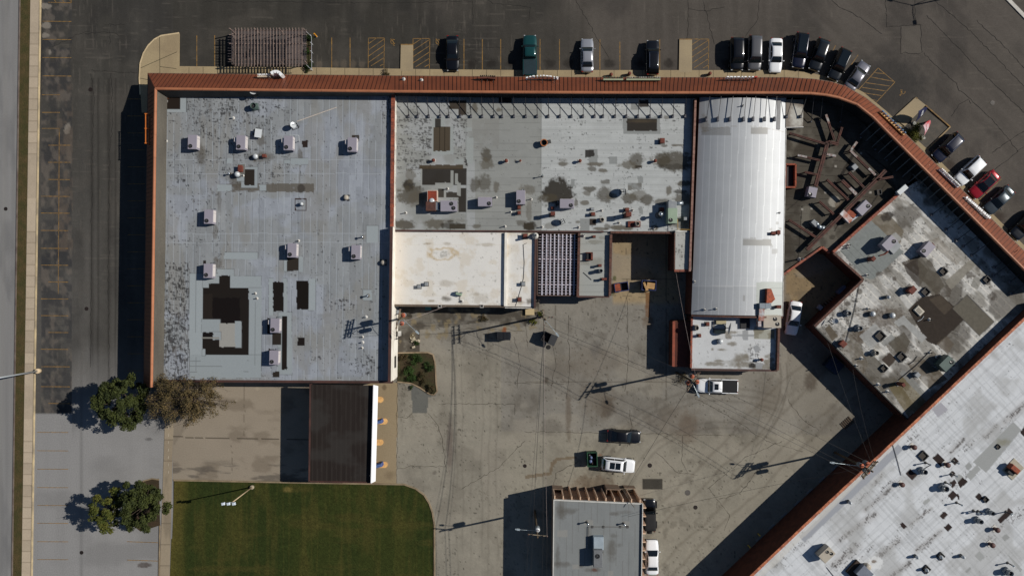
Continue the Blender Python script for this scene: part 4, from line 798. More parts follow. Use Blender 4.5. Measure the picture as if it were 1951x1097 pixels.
# ---- dark roofed shops in the angle --------------------------------------------
ZF = 3.2
def paint_F(x, y):
    col = np.repeat(A(74, 70, 63)[None], len(x), 0) * (.86 + .28 * fbm(x*.03, y*.03, 771))[:, None] * (.93 + .14 * fbm(x*.12, y*.12, 772))[:, None]
    ang = .28 * (x > 1570); t = y - (x - 1500) * .06 + np.where(x > 1590, (x - 1590) * -.1, 0)
    col = lay(col, A(46, 43, 38), (np.abs(t / 15 - np.round(t / 15)) * 15 < .6) * .7); col = lay(col, A(58, 52, 44), sstep(.52, .68, fbm(x*.02, y*.025, 773)) * .6)
    col = lay(col, A(120, 116, 106), sstep(.6, .72, fbm(x*.03, y*.02, 774)) * .4); col = lay(col, A(150, 145, 134), blob(x, y, 1590, 384, 12, 11, 775, .3) * .8); col = lay(col, A(88, 76, 62), blob(x, y, 1598, 390, 8, 10, 776) * .7)
    for x0, y0, x1, y1, w in ((1641, 268, 1594, 350, 3.0), (1700, 330, 1640, 420, 1.2), (1500, 400, 1560, 350, .8), (1650, 290, 1700, 330, 1.2), (1590, 440, 1602, 418, 1), (1528, 392, 1520, 500, .9)):  # dark lines on the felt; the widest is a shadow edge put into the colour
        dx, dy = x1 - x0, y1 - y0; tt = np.clip(((x - x0) * dx + (y - y0) * dy) / (dx*dx + dy*dy), 0, 1); col = lay(col, A(34, 32, 30), (np.hypot(x - x0 - tt*dx, y - y0 - tt*dy) < w) * .85)
    col = lay(col, A(52, 47, 41), sstep(.5, .6, fbm(x*.05, y*.05, 780)) * .45)
    for cx, cy in ((1546, 397), (1573, 367), (1658, 367), (1528, 399), (1640, 292), (1592, 317)): col = lay(col, A(150, 146, 138), rect(x, y, cx - 2, cy - 2, cx + 2, cy + 2) * .8)
    col = lay(col, A(58, 54, 48), blob(x, y, 1586, 452, 6, 5, 778, .8) * .8)
    return col
bF = thing("corner_shops", "dark felt roofed corner shops in the bend of the red canopy", "building", (*W(1585, 350), 0))
fp = [(1494, 184), (1560, 188), (1610, 206), (1650, 226), (1745, 320), (1728, 354), (1583, 482), (1568, 471), (1492, 524)]
walls("wall", [W(*p, ZF) for p in fp], ZF - .03, M_BRICK, bF)
fs = sheet("roof", [(1491, 184), (1750, 184), (1750, 526), (1491, 526)], ZF, .1, paint_F, M_ROOF, bF)
def clip_sheet(o, pts, z):
    me = o.data; n = len(me.vertices); co = np.zeros(n * 3, np.float32); me.vertices.foreach_get("co", co); co = co.reshape(-1, 3)
    k = (1 - z / H) / S; ins = poly(co[:, 0] / k + CX, -co[:, 1] / k + CY, pts) > 0
    bm = bmesh.new(); bm.from_mesh(me); bm.verts.ensure_lookup_table(); bmesh.ops.delete(bm, geom=[bm.verts[i] for i in np.nonzero(~ins)[0]], context='VERTS'); bm.to_mesh(me); bm.free()
clip_sheet(fs, fp, ZF)
coping("court_coping", [V(1492, 523.5, ZF + .2), V(1567, 470.5, ZF + .2), V(1582, 482, ZF + .2)], .3, ZF - .3, ZF + .22, M_TILE, bF)
bX = thing("roof_penthouse", "small raised roof box with pale coating in the canopy corner", "roof box", (*W(1513, 215), 0))
MB().prism([W(*p, 4.1) for p in ((1498, 192), (1530, 190), (1530, 240), (1497, 242))], ZF, 4.05).build("wall", M_TILEB, bX)
sheet("roof", [(1498, 190), (1531, 190), (1530, 241), (1497, 242)], 4.1, .1, lambda x, y: lay(np.repeat(A(176, 174, 166)[None], len(x), 0), A(104, 92, 82), np.clip(1 - blob(x, y, 1518, 222, 13, 19, 781, .7, .3), 0, 1) * .8), M_ROOF, bX)
coping("edge_band", [V(1497, 243, 4.1), V(1531, 242, 4.1)], .1, 3.7, 4.1, M_FLASH, bX, False)

# ---- diagonal wing ---------------------------------------------------------------
ZG = 3.6
R2 = math.sqrt(.5)
def paint_G(x, y):
    a = (x + y) * R2; bb = (x - y) * R2                                    # a runs along the wing to the lower right
    col = np.repeat(A(174, 173, 169)[None], len(x), 0) * (.84 + .32 * fbm(a*.012, bb*.05, 801))[:, None] * (.92 + .16 * fbm(x*.1, y*.1, 802))[:, None]
    w = (fbm(a*.02, bb*.02, 803) - .5) * 3
    col = lay(col, A(206, 202, 193), (np.abs((bb + w) / 13 - np.round((bb + w) / 13)) * 13 < 1.0) * .6); col = lay(col, A(200, 196, 188), (np.abs((a + w) / 46 - np.round((a + w) / 46)) * 46 < .9) * .45)
    col = lay(col, A(108, 104, 96), sstep(.48, .64, fbm(a*.025, bb*.06, 804)) * .65); col = lay(col, A(72, 67, 60), sstep(.54, .66, fbm(x*.022, y*.022, 805)) * .7)
    col = lay(col, A(60, 56, 52), flakes(x, y, .46 + .1 * (x < 1660), 806, .3, .3) * .85)
    pl = lambda pts: poly(x, y, pts)
    BR = A(80, 75, 66); D1 = A(52, 46, 41); GR = A(120, 121, 119); LG = A(146, 147, 145)
    col = lay(col, BR, pl([(1596, 610), (1640, 655), (1700, 712), (1742, 770), (1730, 796), (1640, 708), (1575, 640)]) * (.35 + .5 * sstep(.35, .55, fbm(x*.03, y*.03, 807))))
    col = lay(col, A(96, 86, 60), pl([(1692, 735), (1728, 712), (1768, 760), (1732, 796)]) * .75)
    col = lay(col, GR, pl([(1714, 712), (1722, 704), (1772, 756), (1764, 764)]) * .8); col = lay(col, A(100, 92, 78), pl([(1668, 410), (1690, 405), (1722, 440), (1712, 476), (1655, 416)]) * .85)
    col = lay(col, A(48, 44, 40), blob(x, y, 1690, 413, 12, 9, 811, .9, .15) * .9)
    col = lay(col, A(118, 122, 120), pl([(1600, 478), (1656, 416), (1722, 480), (1664, 532), (1648, 530)])); 
    for i in range(6): col = lay(col, A(92, 96, 95), pl([(1600, 478), (1656, 416), (1722, 480), (1664, 532), (1648, 530)]) * (np.abs(bb - (760 + i * 11.5)) < .5) * .7)
    col = lay(col, LG, pl([(1697, 450), (1706, 442), (1718, 454), (1712, 462)]) * .8)
    for pp, cc, mm in (([(1717, 501), (1752, 486), (1772, 512), (1816, 541), (1810, 565), (1788, 568), (1770, 545), (1744, 523)], (66, 58, 49), .9), ([(1611, 629), (1655, 630), (1640, 660), (1655, 695), (1640, 720), (1596, 660)], (92, 84, 72), .75), ([(1726, 691), (1752, 678), (1788, 705), (1806, 722), (1770, 740), (1744, 713)], (84, 75, 63), .85), ([(1686, 655), (1710, 640), (1732, 668), (1726, 682), (1700, 676)], (82, 74, 64), .8)):
        col = lay(col, A(*cc), pl(pp) * mm * (.55 + .45 * sstep(.35, .55, fbm(x*.05, y*.05, 840))))
    col = lay(col, A(78, 68, 58), (blob(x, y, 1682, 604, 42, 20, 841, .9, .3) + blob(x, y, 1650, 640, 22, 14, 842, .9, .3)) * .75)
    col = lay(col, D1, pl([(1722, 505), (1748, 492), (1768, 515), (1752, 548), (1728, 520)]) * .8); col = lay(col, BR, pl([(1748, 478), (1775, 500), (1800, 545), (1780, 565), (1752, 545)]) * .8)
    col = lay(col, A(108, 100, 88), pl([(1768, 460), (1788, 452), (1832, 495), (1822, 506)]) * .5)
    col = lay(col, A(124, 120, 111), pl([(1800, 536), (1850, 494), (1860, 504), (1812, 552)]) * .9)
    col = lay(col, D1, pl([(1730, 590), (1755, 566), (1790, 560), (1828, 592), (1840, 606), (1785, 658), (1766, 650)])); col = lay(col, A(78, 70, 60), pl([(1770, 570), (1792, 562), (1815, 585), (1800, 600)]) * .6)
    col = lay(col, A(92, 88, 79), pl([(1815, 588), (1842, 562), (1893, 613), (1866, 639)])); e = pl([(1813, 588), (1842, 560), (1895, 613), (1866, 641)]) - pl([(1815, 588), (1842, 562), (1893, 613), (1866, 639)]); col = lay(col, A(46, 44, 42), np.clip(e, 0, 1) * .8)
    col = lay(col, LG, pl([(1702, 614), (1722, 600), (1726, 606), (1766, 643), (1756, 652), (1722, 618), (1712, 622)]) * .9); col = lay(col, LG, pl([(1637, 640), (1667, 616), (1690, 640), (1658, 666)]) * .8); col = lay(col, GR, pl([(1678, 652), (1698, 636), (1706, 644), (1686, 660)]) * .8)
    col = lay(col, BR, pl([(1692, 654), (1722, 632), (1734, 650), (1726, 672), (1712, 676)]) * .85); col = lay(col, A(66, 58, 52), pl([(1679, 685), (1695, 671), (1708, 684), (1694, 700)])); col = lay(col, A(88, 80, 70), pl([(1784, 655), (1804, 640), (1818, 655), (1806, 675)]) * .8)
    col = lay(col, A(84, 76, 64), pl([(1571, 626), (1580, 618), (1597, 640), (1586, 650)]) * .9); col = lay(col, LG, pl([(1596, 668), (1590, 660), (1614, 640), (1620, 646)]) * .7)
    col = lay(col, A(80, 74, 64), pl([(1753, 690), (1778, 668), (1800, 690), (1792, 712), (1780, 716)]) * .7)
    col = lay(col, A(120, 118, 112), pl([(1855, 525), (1872, 532), (1862, 552), (1850, 545)]) * .8); col = lay(col, A(70, 64, 58), blob(x, y, 1848, 524, 9, 6, 812) * .8 + blob(x, y, 1882, 538, 5, 5, 813) * .8 + blob(x, y, 1890, 565, 8, 7, 814) * .7)
    col = lay(col, A(72, 66, 60), (blob(x, y, 1614, 578, 6, 5, 815) + blob(x, y, 1638, 555, 5, 5, 816) + blob(x, y, 1704, 531, 4, 4, 817) + blob(x, y, 1675, 522, 7, 4, 818)) * .8)
    return col * (.84 + .32 * fbm(x*.3, y*.3, 845, 3))[:, None]
bG = thing("diagonal_wing", "angled wing of shops with blotchy brown and white roof", "building", (*W(1750, 580), 0))
gp = [(1580, 484), (1727, 356), (1757, 340), (1985, 562), (1985, 582), (1729, 797), (1553, 622), (1645, 533)]
walls("wall", [W(*p, ZG) for p in ((1590, 482), (1728, 358), (1757, 342), (1985, 564), (1985, 582), (1729, 797), (1553, 622), (1645, 533))], ZG - .03, M_BRICK, bG)
gs = sheet("roof", [(1548, 335), (1990, 335), (1990, 802), (1548, 802)], ZG, .11, paint_G, M_ROOF, bG); clip_sheet(gs, [(1588, 480), (1728, 356), (1757, 338), (1990, 562), (1990, 582), (1729, 798), (1552, 622), (1645, 533)], ZG)
for nm, pts in (("court_coping", [V(1588, 480, 4.0), V(1729, 355, 4.0)]), ("notch_coping", [V(1644, 534, 4.0), V(1552, 622, 4.0)])): coping(nm, pts, .36, ZG - .2, 4.0, M_TILE if nm == "court_coping" else M_TILEB, bG)
coping("notch_wall_top", [V(1588, 481, 3.75), V(1645, 532, 3.75)], .3, ZG - .3, 3.72, M_TILEB, bG)
coping("yard_edge", [V(1552, 622, ZG), V(1729, 798, ZG)], .14, ZG - .3, ZG + .08, mat("dark_edge", C(44, 46, 44), .6), bG, False)

# ---- big silver-roofed hall, lower right ------------------------------------------
ZH = 4.9
def paint_H(x, y):
    a = (x - y) * .683 + 0; bb = (x + y * 1.07) * .683                      # a along the parapet, bb into the roof
    u = x * .732 - y * .681; v = x * .681 + y * .732
    col = np.repeat(A(192, 195, 198)[None], len(x), 0) * (.93 + .14 * fbm(u*.01, v*.05, 821))[:, None] * (.95 + .1 * fbm(x*.1, y*.1, 822))[:, None]
    k = np.floor(u / 9); col = col * (.97 + .06 * hsh(k, np.floor(v / 60), 823))[:, None]
    col = lay(col, A(194, 198, 201), seams(u, 9.0, 0, .5) * .35); col = lay(col, A(152, 156, 160), seams(v, 15.0, 3, .6) * .5); col = lay(col, A(202, 204, 206), seams(v, 60.0, 3, 1.5) * .4)
    dens = .28 + .34 * np.exp(-(((v - 1855) % 120 - 60) / 10) ** 2) * sstep(.4, .55, fbm(u*.01, v*.01, 824))
    for (px_, py_, L_, wd) in ((1645, 945, 70, 9), (1690, 925, 40, 7), (1700, 1030, 60, 8), (1765, 1040, 45, 7), (1720, 1080, 60, 9), (1845, 850, 50, 10), (1800, 850, 30, 8), (1925, 800, 40, 12), (1655, 1045, 30, 10), (1620, 1060, 60, 20)):
        uu, vv = px_ * .732 - py_ * .681, px_ * .681 + py_ * .732
        dens = np.maximum(dens, .66 * np.exp(-((u - uu) / L_) ** 2 - ((v - vv) / wd) ** 2))
    for x0, y0, x1, y1, w in ((1706, 922, 1649, 971, 6), (1666, 979, 1600, 1028, 8), (1712, 1030, 1657, 1073, 7), (1792, 1012, 1747, 1048, 6), (1898, 812, 1877, 832, 8), (1837, 836, 1812, 861, 5), (1731, 1073, 1690, 1104, 8), (1951, 772, 1915, 803, 9), (1775, 968, 1735, 998, 3), (1630, 1040, 1590, 1075, 10), (1680, 905, 1662, 925, 4)):
        dx, dy = x1 - x0, y1 - y0; t = np.clip(((x - x0) * dx + (y - y0) * dy) / (dx*dx + dy*dy), 0, 1); d2 = ((x - x0 - t*dx) ** 2 + (y - y0 - t*dy) ** 2) / (w * w); dens = np.maximum(dens, .78 * np.exp(-d2)); col = lay(col, A(128, 122, 116), np.exp(-d2) * .45)
    col = lay(col, A(150, 152, 154), sstep(.5, .7, fbm(u*.3, v*.012, 832)) * .35 + sstep(.52, .7, fbm(u*.012, v*.25, 833)) * .3)
    col = lay(col, A(58, 52, 50), flakes(u, v, dens, 825, .14, .3) * .8); col = lay(col, A(146, 146, 144), sstep(.5, .66, fbm(u*.02, v*.02, 826)) * .5)
    pl = lambda pts: poly(x, y, pts); GR = A(142, 144, 143); DKP = A(42, 32, 30)
    col = lay(col, A(146, 149, 155), pl([(1522, 1022), (1533, 1033), (1721, 856), (1711, 846)])); col = lay(col, A(186, 184, 178), pl([(1440, 1097), (1560, 980), (1735, 808), (1742, 812), (1570, 985), (1452, 1100)]) * .6)
    col = lay(col, A(152, 152, 158), pl([(1775, 779), (1792, 766), (1806, 780), (1787, 795)]))
    for p in ([(1854, 880), (1931, 803), (1946, 819), (1879, 900)], [(1840, 905), (1860, 885), (1869, 894), (1849, 915)], [(1838, 888), (1846, 880), (1853, 888), (1845, 896)], [(1818, 908), (1828, 902), (1836, 909), (1825, 918)], [(1757, 957), (1768, 948), (1773, 953), (1762, 962)], [(1856, 1058), (1866, 1049), (1877, 1061), (1867, 1069)], [(1908, 1023), (1917, 1016), (1924, 1023), (1915, 1031)], [(1839, 1088), (1848, 1079), (1851, 1083), (1842, 1091)], [(1919, 1056), (1924, 1058), (1948, 1084), (1944, 1090)]): col = lay(col, GR * rnd.uniform(.92, 1.1), pl(p) * .95)
    col = lay(col, A(112, 108, 84), pl([(1854, 880), (1931, 803), (1946, 819), (1879, 900)]) * blob(x, y, 1912, 842, 11, 6, 827, .7, .4) * .6)
    for p in ([(1776, 872), (1787, 863), (1804, 880), (1793, 889)], [(1811, 878), (1819, 870), (1827, 879), (1819, 886)], [(1807, 902), (1815, 896), (1821, 902), (1813, 909)], [(1725, 901), (1734, 892), (1748, 905), (1738, 915)], [(1824, 919), (1834, 908), (1844, 917), (1830, 930)], [(1809, 920), (1818, 912), (1823, 920), (1814, 930)], [(1805, 943), (1816, 933), (1825, 943), (1814, 953)], [(1822, 942), (1826, 940), (1829, 950), (1826, 952)],
              [(1857, 946), (1865, 938), (1874, 948), (1866, 954)], [(1714, 998), (1720, 994), (1728, 1003), (1722, 1008)], [(1790, 982), (1800, 973), (1806, 980), (1797, 989)], [(1798, 1004), (1807, 996), (1815, 1004), (1806, 1013)], [(1900, 990), (1922, 967), (1931, 976), (1906, 997)], [(1943, 824), (1951, 812), (1960, 820), (1951, 832)]): col = lay(col, DKP * rnd.uniform(.8, 1.25), pl(p))
    col = lay(col, A(206, 208, 208), blob(x, y, 1667, 1072, 14, 12, 829) * .8); col = lay(col, A(110, 98, 86), blob(x, y, 1665, 1069, 5, 3, 830) * .9)
    return col
bS = thing("silver_hall", "large hall with silver coated roof and brick parapet crowded with vents", "building", (*W(1750, 980), 0))
hl = [(1390, 1135), (1431, 1097), (1560, 977), (1736, 813), (1760, 790), (1985, 578), (1985, 1135)]
walls("wall", [W(*p, ZH) for p in hl], ZH - .03, mat("brick_wall_red", C(90, 50, 36), .9, c2=C(76, 42, 30), sc=1.5, sc2=22, amt=.25, bump=.5), bS)
hs = sheet("roof", [(1385, 575), (1990, 575), (1990, 1138), (1385, 1138)], ZH, .11, paint_H, M_COAT, bS); clip_sheet(hs, hl, ZH)
hp = [V(1392, 1134, 5.2), V(1560, 975, 5.2), V(1736, 811, 5.2), V(1985, 576, 5.2)]
coping("parapet", hp, .34, 0, 5.12, M_BRICK, bS, False); coping("tile_coping", hp, .36, 5.12, 5.22, mat("orange_coping", C(182, 112, 78), .7, c2=C(132, 76, 56), sc=1.4, sc2=8, amt=.25), bS)

# ---- red standing-seam canopy along the whole front ----------------------------------
EV = [(273.5, 737), (282, 140), (749, 144.8), (1000, 147), (1180, 148), (1500, 148), (1551, 151), (1585, 156.5), (1612, 165), (1650, 187), (1682, 213), (1700, 230.5), (1850, 378.5), (2010, 536)]
RG = [(288.5, 737), (296.5, 169.5), (749, 174.5), (1000, 176), (1180, 176.8), (1492, 177), (1544, 178), (1573, 181), (1597, 186), (1632, 199), (1662, 222.5), (1684, 245), (1834, 395.5), (1992, 554)]
ZEV, ZRG = 3.05, 6.05
cn = thing("mansard_canopy", "long red standing seam canopy running along the shop fronts and around the bend", "canopy", (*W(1000, 160), 0))
M_RED = mat("red_metal", C(118, 65, 43), .5, .0, c2=C(104, 57, 39), sc=.35, sc2=5, amt=.05, spec=.4)
M_SEAM = mat("seam_metal", C(62, 34, 26), .5, spec=.4)
e3 = [V(x, y, ZEV) for x, y in EV]; r3 = [V(x, y, ZRG) for x, y in RG]
b = MB(); sm0 = MB(); sm1 = MB()
for i in range(len(e3) - 1):
    sm = sm1 if i else sm0
    e0, e1, r0, r1 = e3[i], e3[i+1], r3[i], r3[i+1]; b.poly([r0, r1, e1, e0][::-1] if False else [e0, e1, r1, r0][::-1])
    n = max(1, int((e1 - e0).length / .56)); nn = (e1 - e0).cross(r0 - e0).normalized()
    if nn.z < 0: nn = -nn
    for k in range(n):
        t = (k + .5) / n; p = e0 + (e1 - e0) * t; q = r0 + (r1 - r0) * t
        if i == 0 or i == 1:                                              # seams run straight up the slope, cut by the hip
            d = (e1 - e0).normalized(); up = (r1 - e1) - d * (r1 - e1).dot(d)
            q = p + up
            if i == 0:
                L = (q - p).length
                over = (q - r1).dot(d)
                if over > 0: continue
            else:
                over = (r0 - q).dot(d)
                if over > 0: q = p + up * max(.05, 1 - over / max(1e-3, (r0 - e0).dot(d)))
        if (q - p).length < .9: continue
        sm.beam(p + nn * .02, q + nn * .02, .045, .045)
b.build("metal_slope", M_RED, cn); sm0.build("standing_seams", M_SEAM, cn); sm1.build("standing_seams", M_SEAM, cn)
cap = MB()
for a, c in zip(r3, r3[1:]):
    d = (c - a).normalized(); s_ = d.cross(Vector((0, 0, 1))); inn = -s_ if (s_.dot(Vector((1, 0, 0))) > 0) == (abs(d.y) > .9 and d.y < 0) else s_
    k = max(1, int((c - a).length / 3.0))
    for i in range(k):
        p = a + (c - a) * (i / k); q = a + (c - a) * ((i + .994) / k); cap.tube(p, q, .19, n=10)
cap.build("ridge_cap", mat("ridge_orange", C(166, 108, 76), .5, c2=C(150, 96, 68), sc=.6, amt=.06), cn)
bk = MB(); bk2 = MB(); cen = Vector((0, 0, 0))
r4 = []
for i, r in enumerate(RG):
    a = Vector(RG[max(0, i-1)]); c = Vector(RG[min(len(RG)-1, i+1)]); d = (c - a).normalized(); inw = Vector((-d.y, d.x))        # pixel frame: inward side
    if i == 1: inw = Vector((1, 1)).normalized() * 1.3
    z = 4.3 if r[0] < 750 else 3.4
    kk_ = (1 - ZRG / H); base = Vector(W(r[0], r[1], ZRG)); off = Vector((inw.x, -inw.y)) * (.75 if r[0] < 740 else .12); r4.append((base.x + off.x, base.y + off.y, z))
for i in range(len(r3) - 1):
    if i == 2: pass
    (bk if i < 2 else bk2).poly([r3[i], r3[i+1], r4[i+1], r4[i]])
bk2.build('shade_toned_back_panel', mat('shade_toned_back', C(44, 42, 41), .9, c2=C(30, 29, 29), sc=.5, sc2=8, amt=.3, spec=.1), cn)  # shade of the open framing put into the dark colour of a closed panel
bk.build("back_panel", mat("grey_ribbed_back", C(84, 80, 72), .8, c2=C(70, 66, 60), sc=.5, stretch=(1, .25, 1), sc2=16, amt=.2), cn)
sf = MB()
for i in range(len(e3) - 1):
    p0, p1 = Vector(r4[i]), Vector(r4[i+1]); z = ZEV - .02
    sf.poly([(e3[i].x, e3[i].y, z), (e3[i+1].x, e3[i+1].y, z), (p1.x, p1.y, z), (p0.x, p0.y, z)])
sf.build("soffit", mat("soffit_cream", C(170, 158, 140), .8), cn)
fa = MB()
for a, c in zip(e3, e3[1:]): fa.bar(a, c, .09, ZEV - .28, ZEV + .03)
fa.build("gutter", mat("eave_gutter", C(112, 92, 76), .6, c2=C(84, 66, 56), sc=.8), cn)
fw = MB()
for i in range(1, len(e3) - 1):
    p0 = Vector(r4[i]) ; p1 = Vector(r4[i+1]); fw.bar(p0, p1, .2, 0, 3.0)
fw.build("shop_front", mat("shopfront", C(70, 66, 62), .5), cn)
for k in range(17):
    x_ = 1668 + k * 11.5; a_ = V(x_, x_ - 1438, 5.6); c_ = V(x_ - 17, x_ - 1438 + 17, 3.9)
    MB().beam(a_ + Vector((-.1, -.1, 0)), (c_.x - .6, c_.y - .6, 3.3), .09, .14).build("frame_strut", mat("strut_grey", C(96, 98, 98), .8), cn)
hp_ = MB(); hp_.beam(e3[1] + Vector((0, 0, .02)), r3[1] + Vector((0, 0, .02)), .12, .06); hp_.build("hip_cap", M_RED, cn)
b = MB(); b.poly([e3[0], r3[0], r4[0], (r4[0][0], r4[0][1], 0), (e3[0].x + .6, e3[0].y, 0)]); b.build("end_panel", mat("pale_end", C(190, 178, 158), .8), cn)
# ------------------------------------------------------------------ rooftop equipment
M_LAV = mat("lavender_sheet", C(142, 137, 147), .55, c2=C(134, 130, 140), sc=.8, amt=.05); M_LAVW = mat("pale_sheet", C(196, 190, 188), .45, sc=.8, amt=.06)
M_FAN = mat("fan_dark", C(24, 25, 27), .6); M_BLADE = mat("fan_blade", C(128, 128, 126), .35, .6); M_GALV = mat("galvanised", C(150, 158, 164), .35, .55, sc=2, amt=.12)
M_RUST = mat("rust_paint", C(112, 56, 42), .8, c2=C(84, 44, 36), sc=3, sc2=18, amt=.3); M_RUSTL = mat("rust_bright", C(148, 72, 44), .8, c2=C(112, 58, 42), sc=3, sc2=16, amt=.3)
M_BRN = mat("brown_vent", C(92, 60, 54), .6, c2=C(72, 50, 46), sc=3, amt=.2); M_GREEN = mat("green_sheet", C(140, 156, 136), .5, c2=C(128, 146, 126), sc=1, amt=.06)
M_GREY = mat("grey_unit", C(136, 140, 142), .5, c2=C(122, 126, 130), sc=1, amt=.08); M_TAN = mat("tan_unit", C(168, 160, 146), .5, c2=C(156, 148, 136), sc=1, amt=.06)
M_WHT = mat("white_metal", C(184, 188, 190), .35, .1, amt=.04); M_STEEL = mat("steel_dome", C(190, 196, 200), .18, .85, amt=.04); M_BLACK = mat("black_iron", C(30, 30, 32), .6)
M_CURB = mat("roof_curb", C(104, 102, 98), .8, amt=.15); M_PIPE = mat("pipe_dark", C(48, 46, 48), .6); M_DGREEN = mat("dark_green_unit", C(72, 90, 84), .5, c2=C(60, 76, 72), amt=.1)
def fan(root, m, x, y, z, r, parent=None):
    p = parent or root
    f = MB().lathe(x, y, [(r, z + .002), (r, z + .03), (r * .93, z + .03), (r * .93, z + .006), (.01, z + .006)], 20, cap=False).build("fan_well", M_FAN, p)
    b = MB()
    for k in range(4):
        a = k * math.pi / 2 + .4; b.poly([(x + r * .12 * math.cos(a), y + r * .12 * math.sin(a), z + .02), (x + r * .8 * math.cos(a - .22), y + r * .8 * math.sin(a - .22), z + .014), (x + r * .8 * math.cos(a + .22), y + r * .8 * math.sin(a + .22), z + .036)])
    b.lathe(x, y, [(r * .17, z + .01), (r * .17, z + .045)], 10); b.build("fan_blade", M_BLADE, f)
    g_ = MB()
    for rr in (.45, .75, .97):
        n = 20
        for k in range(n): g_.tube((x + r*rr*math.cos(6.283*k/n), y + r*rr*math.sin(6.283*k/n), z + .055), (x + r*rr*math.cos(6.283*(k+1)/n), y + r*rr*math.sin(6.283*(k+1)/n), z + .055), .008, n=3)
    g_.build("fan_guard", M_PIPE, f)
def T(name, label, cat): return thing(name, label, cat, (0, 0, 0), local=True)
def t_ac(m=M_LAV, hood=False, two=False, w=1.22, l=1.92, h=1.2, name="rooftop_air_conditioner"):
    r = T(name, "x", "air conditioner")
    MB().obox(0, 0, .22, h, w, l, 0, .025).build("cabinet", m, r)
    MB().obox(0, 0, .0, .22, w * .88, l * .92).build("roof_curb", M_CURB, r)
    b = MB().obox(w/2 + .01, -l*.06, .34, h - .08, .025, l * .62); b.obox(w/2 + .012, l*.36, .34, h - .08, .03, l * .18); b.build("access_panel", M_LAVW if m is M_LAV else m, r)
    b = MB()
    for k in range(9): b.obox(w/2 * 0 - w*.42 + k * w*.105, -l/2 - .01, .32, h - .12, .03, .02)
    b.build("coil_grille", M_FAN, r)
    fan(r, m, -w * .2, -l * .29, h, .27)
    if two: fan(r, m, w * .2, -l * .16, h, .27)
    if hood: MB().obox(-w/2 - .22, l * .22, .5, .95, .42, .6, 0, .06).build("air_hood", M_LAVW, r)
    b = MB().path([(w*.2, l/2, .35), (w*.2, l/2 + .25, .35), (w*.2 + .25, l/2 + .25, .35), (w*.2 + .25, l/2 + .25, 0)], .03); b.build("gas_pipe", M_GALV, r)
    return r
def place(tpl, used, px, py, z, rz=0, label="", group=None, top=0.0, name=None, sc=None):
    x, y = W(px, py, z + top); loc = (x, y, z)
    if tpl.name not in used:
        used.add(tpl.name); tpl.location = loc; tpl.rotation_euler = (0, 0, rz); o = tpl
        if sc: o.scale = sc
        o["label"] = label
        if group: o["group"] = group
    else: o = dup(tpl, loc, rz, label, group, sc)
    return o
used = set(); rad = math.radians
acL, acH = t_ac(), t_ac(hood=True)
GA = "rooftop air conditioners"
for t_, x, y, lb in ((acL, 367, 271, "lavender grey air conditioner alone at the canopy end of the store roof's upper row"), (acH, 459, 272, "lavender grey air conditioner with a white tilted panel lying just above it"), (acH, 549.5, 273, "air conditioner with a bent white pipe above it and a small dark patch beside it"),
        (acH, 671, 276, "air conditioner standing on a dark square stain, nearest the tiled parapet in the upper row"), (acL, 398, 413, "air conditioner with a tan drip stain running up from it"), (acL, 397, 516, "air conditioner at the top of the large black bare patch"), (acH, 556.5, 477, "air conditioner with a square dark patch directly below it"),
        (acH, 678, 480.5, "air conditioner below a small chimney pipe, near the low vent by the parapet"), (acH, 524, 620, "air conditioner at the head of the narrow dark strip, upper of two"), (acL, 522, 681, "air conditioner at the foot of the narrow dark strip, lower of two")):
    place(t_, used, x, y, ZA, rad(-1.5), lb, GA, 1.1)
place(acL, used, 924, 384.5, ZB, rad(90), "pinkish air conditioner lying sideways on the smooth grey felt of the middle roof", GA, 1.1); place(acL, used, 992, 376, ZB, 0, "upright air conditioner with ring shaped damp stains around it on the middle roof", GA, 1.1); place(acL, used, 1080, 388, ZB, rad(90), "pinkish air conditioner below the largest dark brown damp stain", GA, 1.1)
ac2 = t_ac(two=True, w=1.45, l=2.25); place(ac2, used, 855, 392.5, ZB, rad(90), "lavender unit with two fans joined to the rusty orange unit by a duct", GA, 1.1)
acg = t_ac(M_GREEN, w=1.25, l=2.05, h=1.75); place(acg, used, 1281.5, 411, ZB, 0, "tall pale green air conditioner with grey duct at the corner of the middle roof", GA, 1.75)
act = t_ac(M_TAN, two=True, w=1.7, l=2.4, h=1.2); place(act, used, 1471.5, 612.5, ZK + .3, rad(90), "tan rooftop unit with two fans at the edge of the low rear wing", GA, 1.2)
acq = t_ac(M_LAV, w=1.2, l=1.35, h=1.15); place(acq, used, 1548, 366, ZF, rad(-12), "squarish grey air conditioner among the rusty beams, beside the rust framed hatch", GA, 1.15)
place(acL, used, 1645.5, 396, ZF, rad(135), "grey air conditioner at the end of the longest rusty beam by the brick tiled parapet", GA, 1.1)
place(acL, used, 1695, 463, ZG + .25, rad(135) + math.pi * 0, "grey air conditioner on the smooth grey sheet of the angled wing, hooded flank in shade", GA, 1.35, sc=(1, 1, 1.15)); place(acL, used, 1767, 474.5, ZG, rad(-42), "grey air conditioner with a brown box attached, between brown stains on the angled wing", GA, 1.1)
acd = t_ac(M_DGREEN, w=1.35, l=1.9, h=1.45); place(acd, used, 1805, 692.5, ZG, rad(135), "dark grey green air conditioner next to the silver hall's parapet on the angled wing", GA, 1.45)
place(act, used, 1575, 1056, ZH, rad(133) , "cream air conditioner with one large shadow near the brick parapet of the silver hall", GA, 1.2, sc=(.8, .8, 1.1))

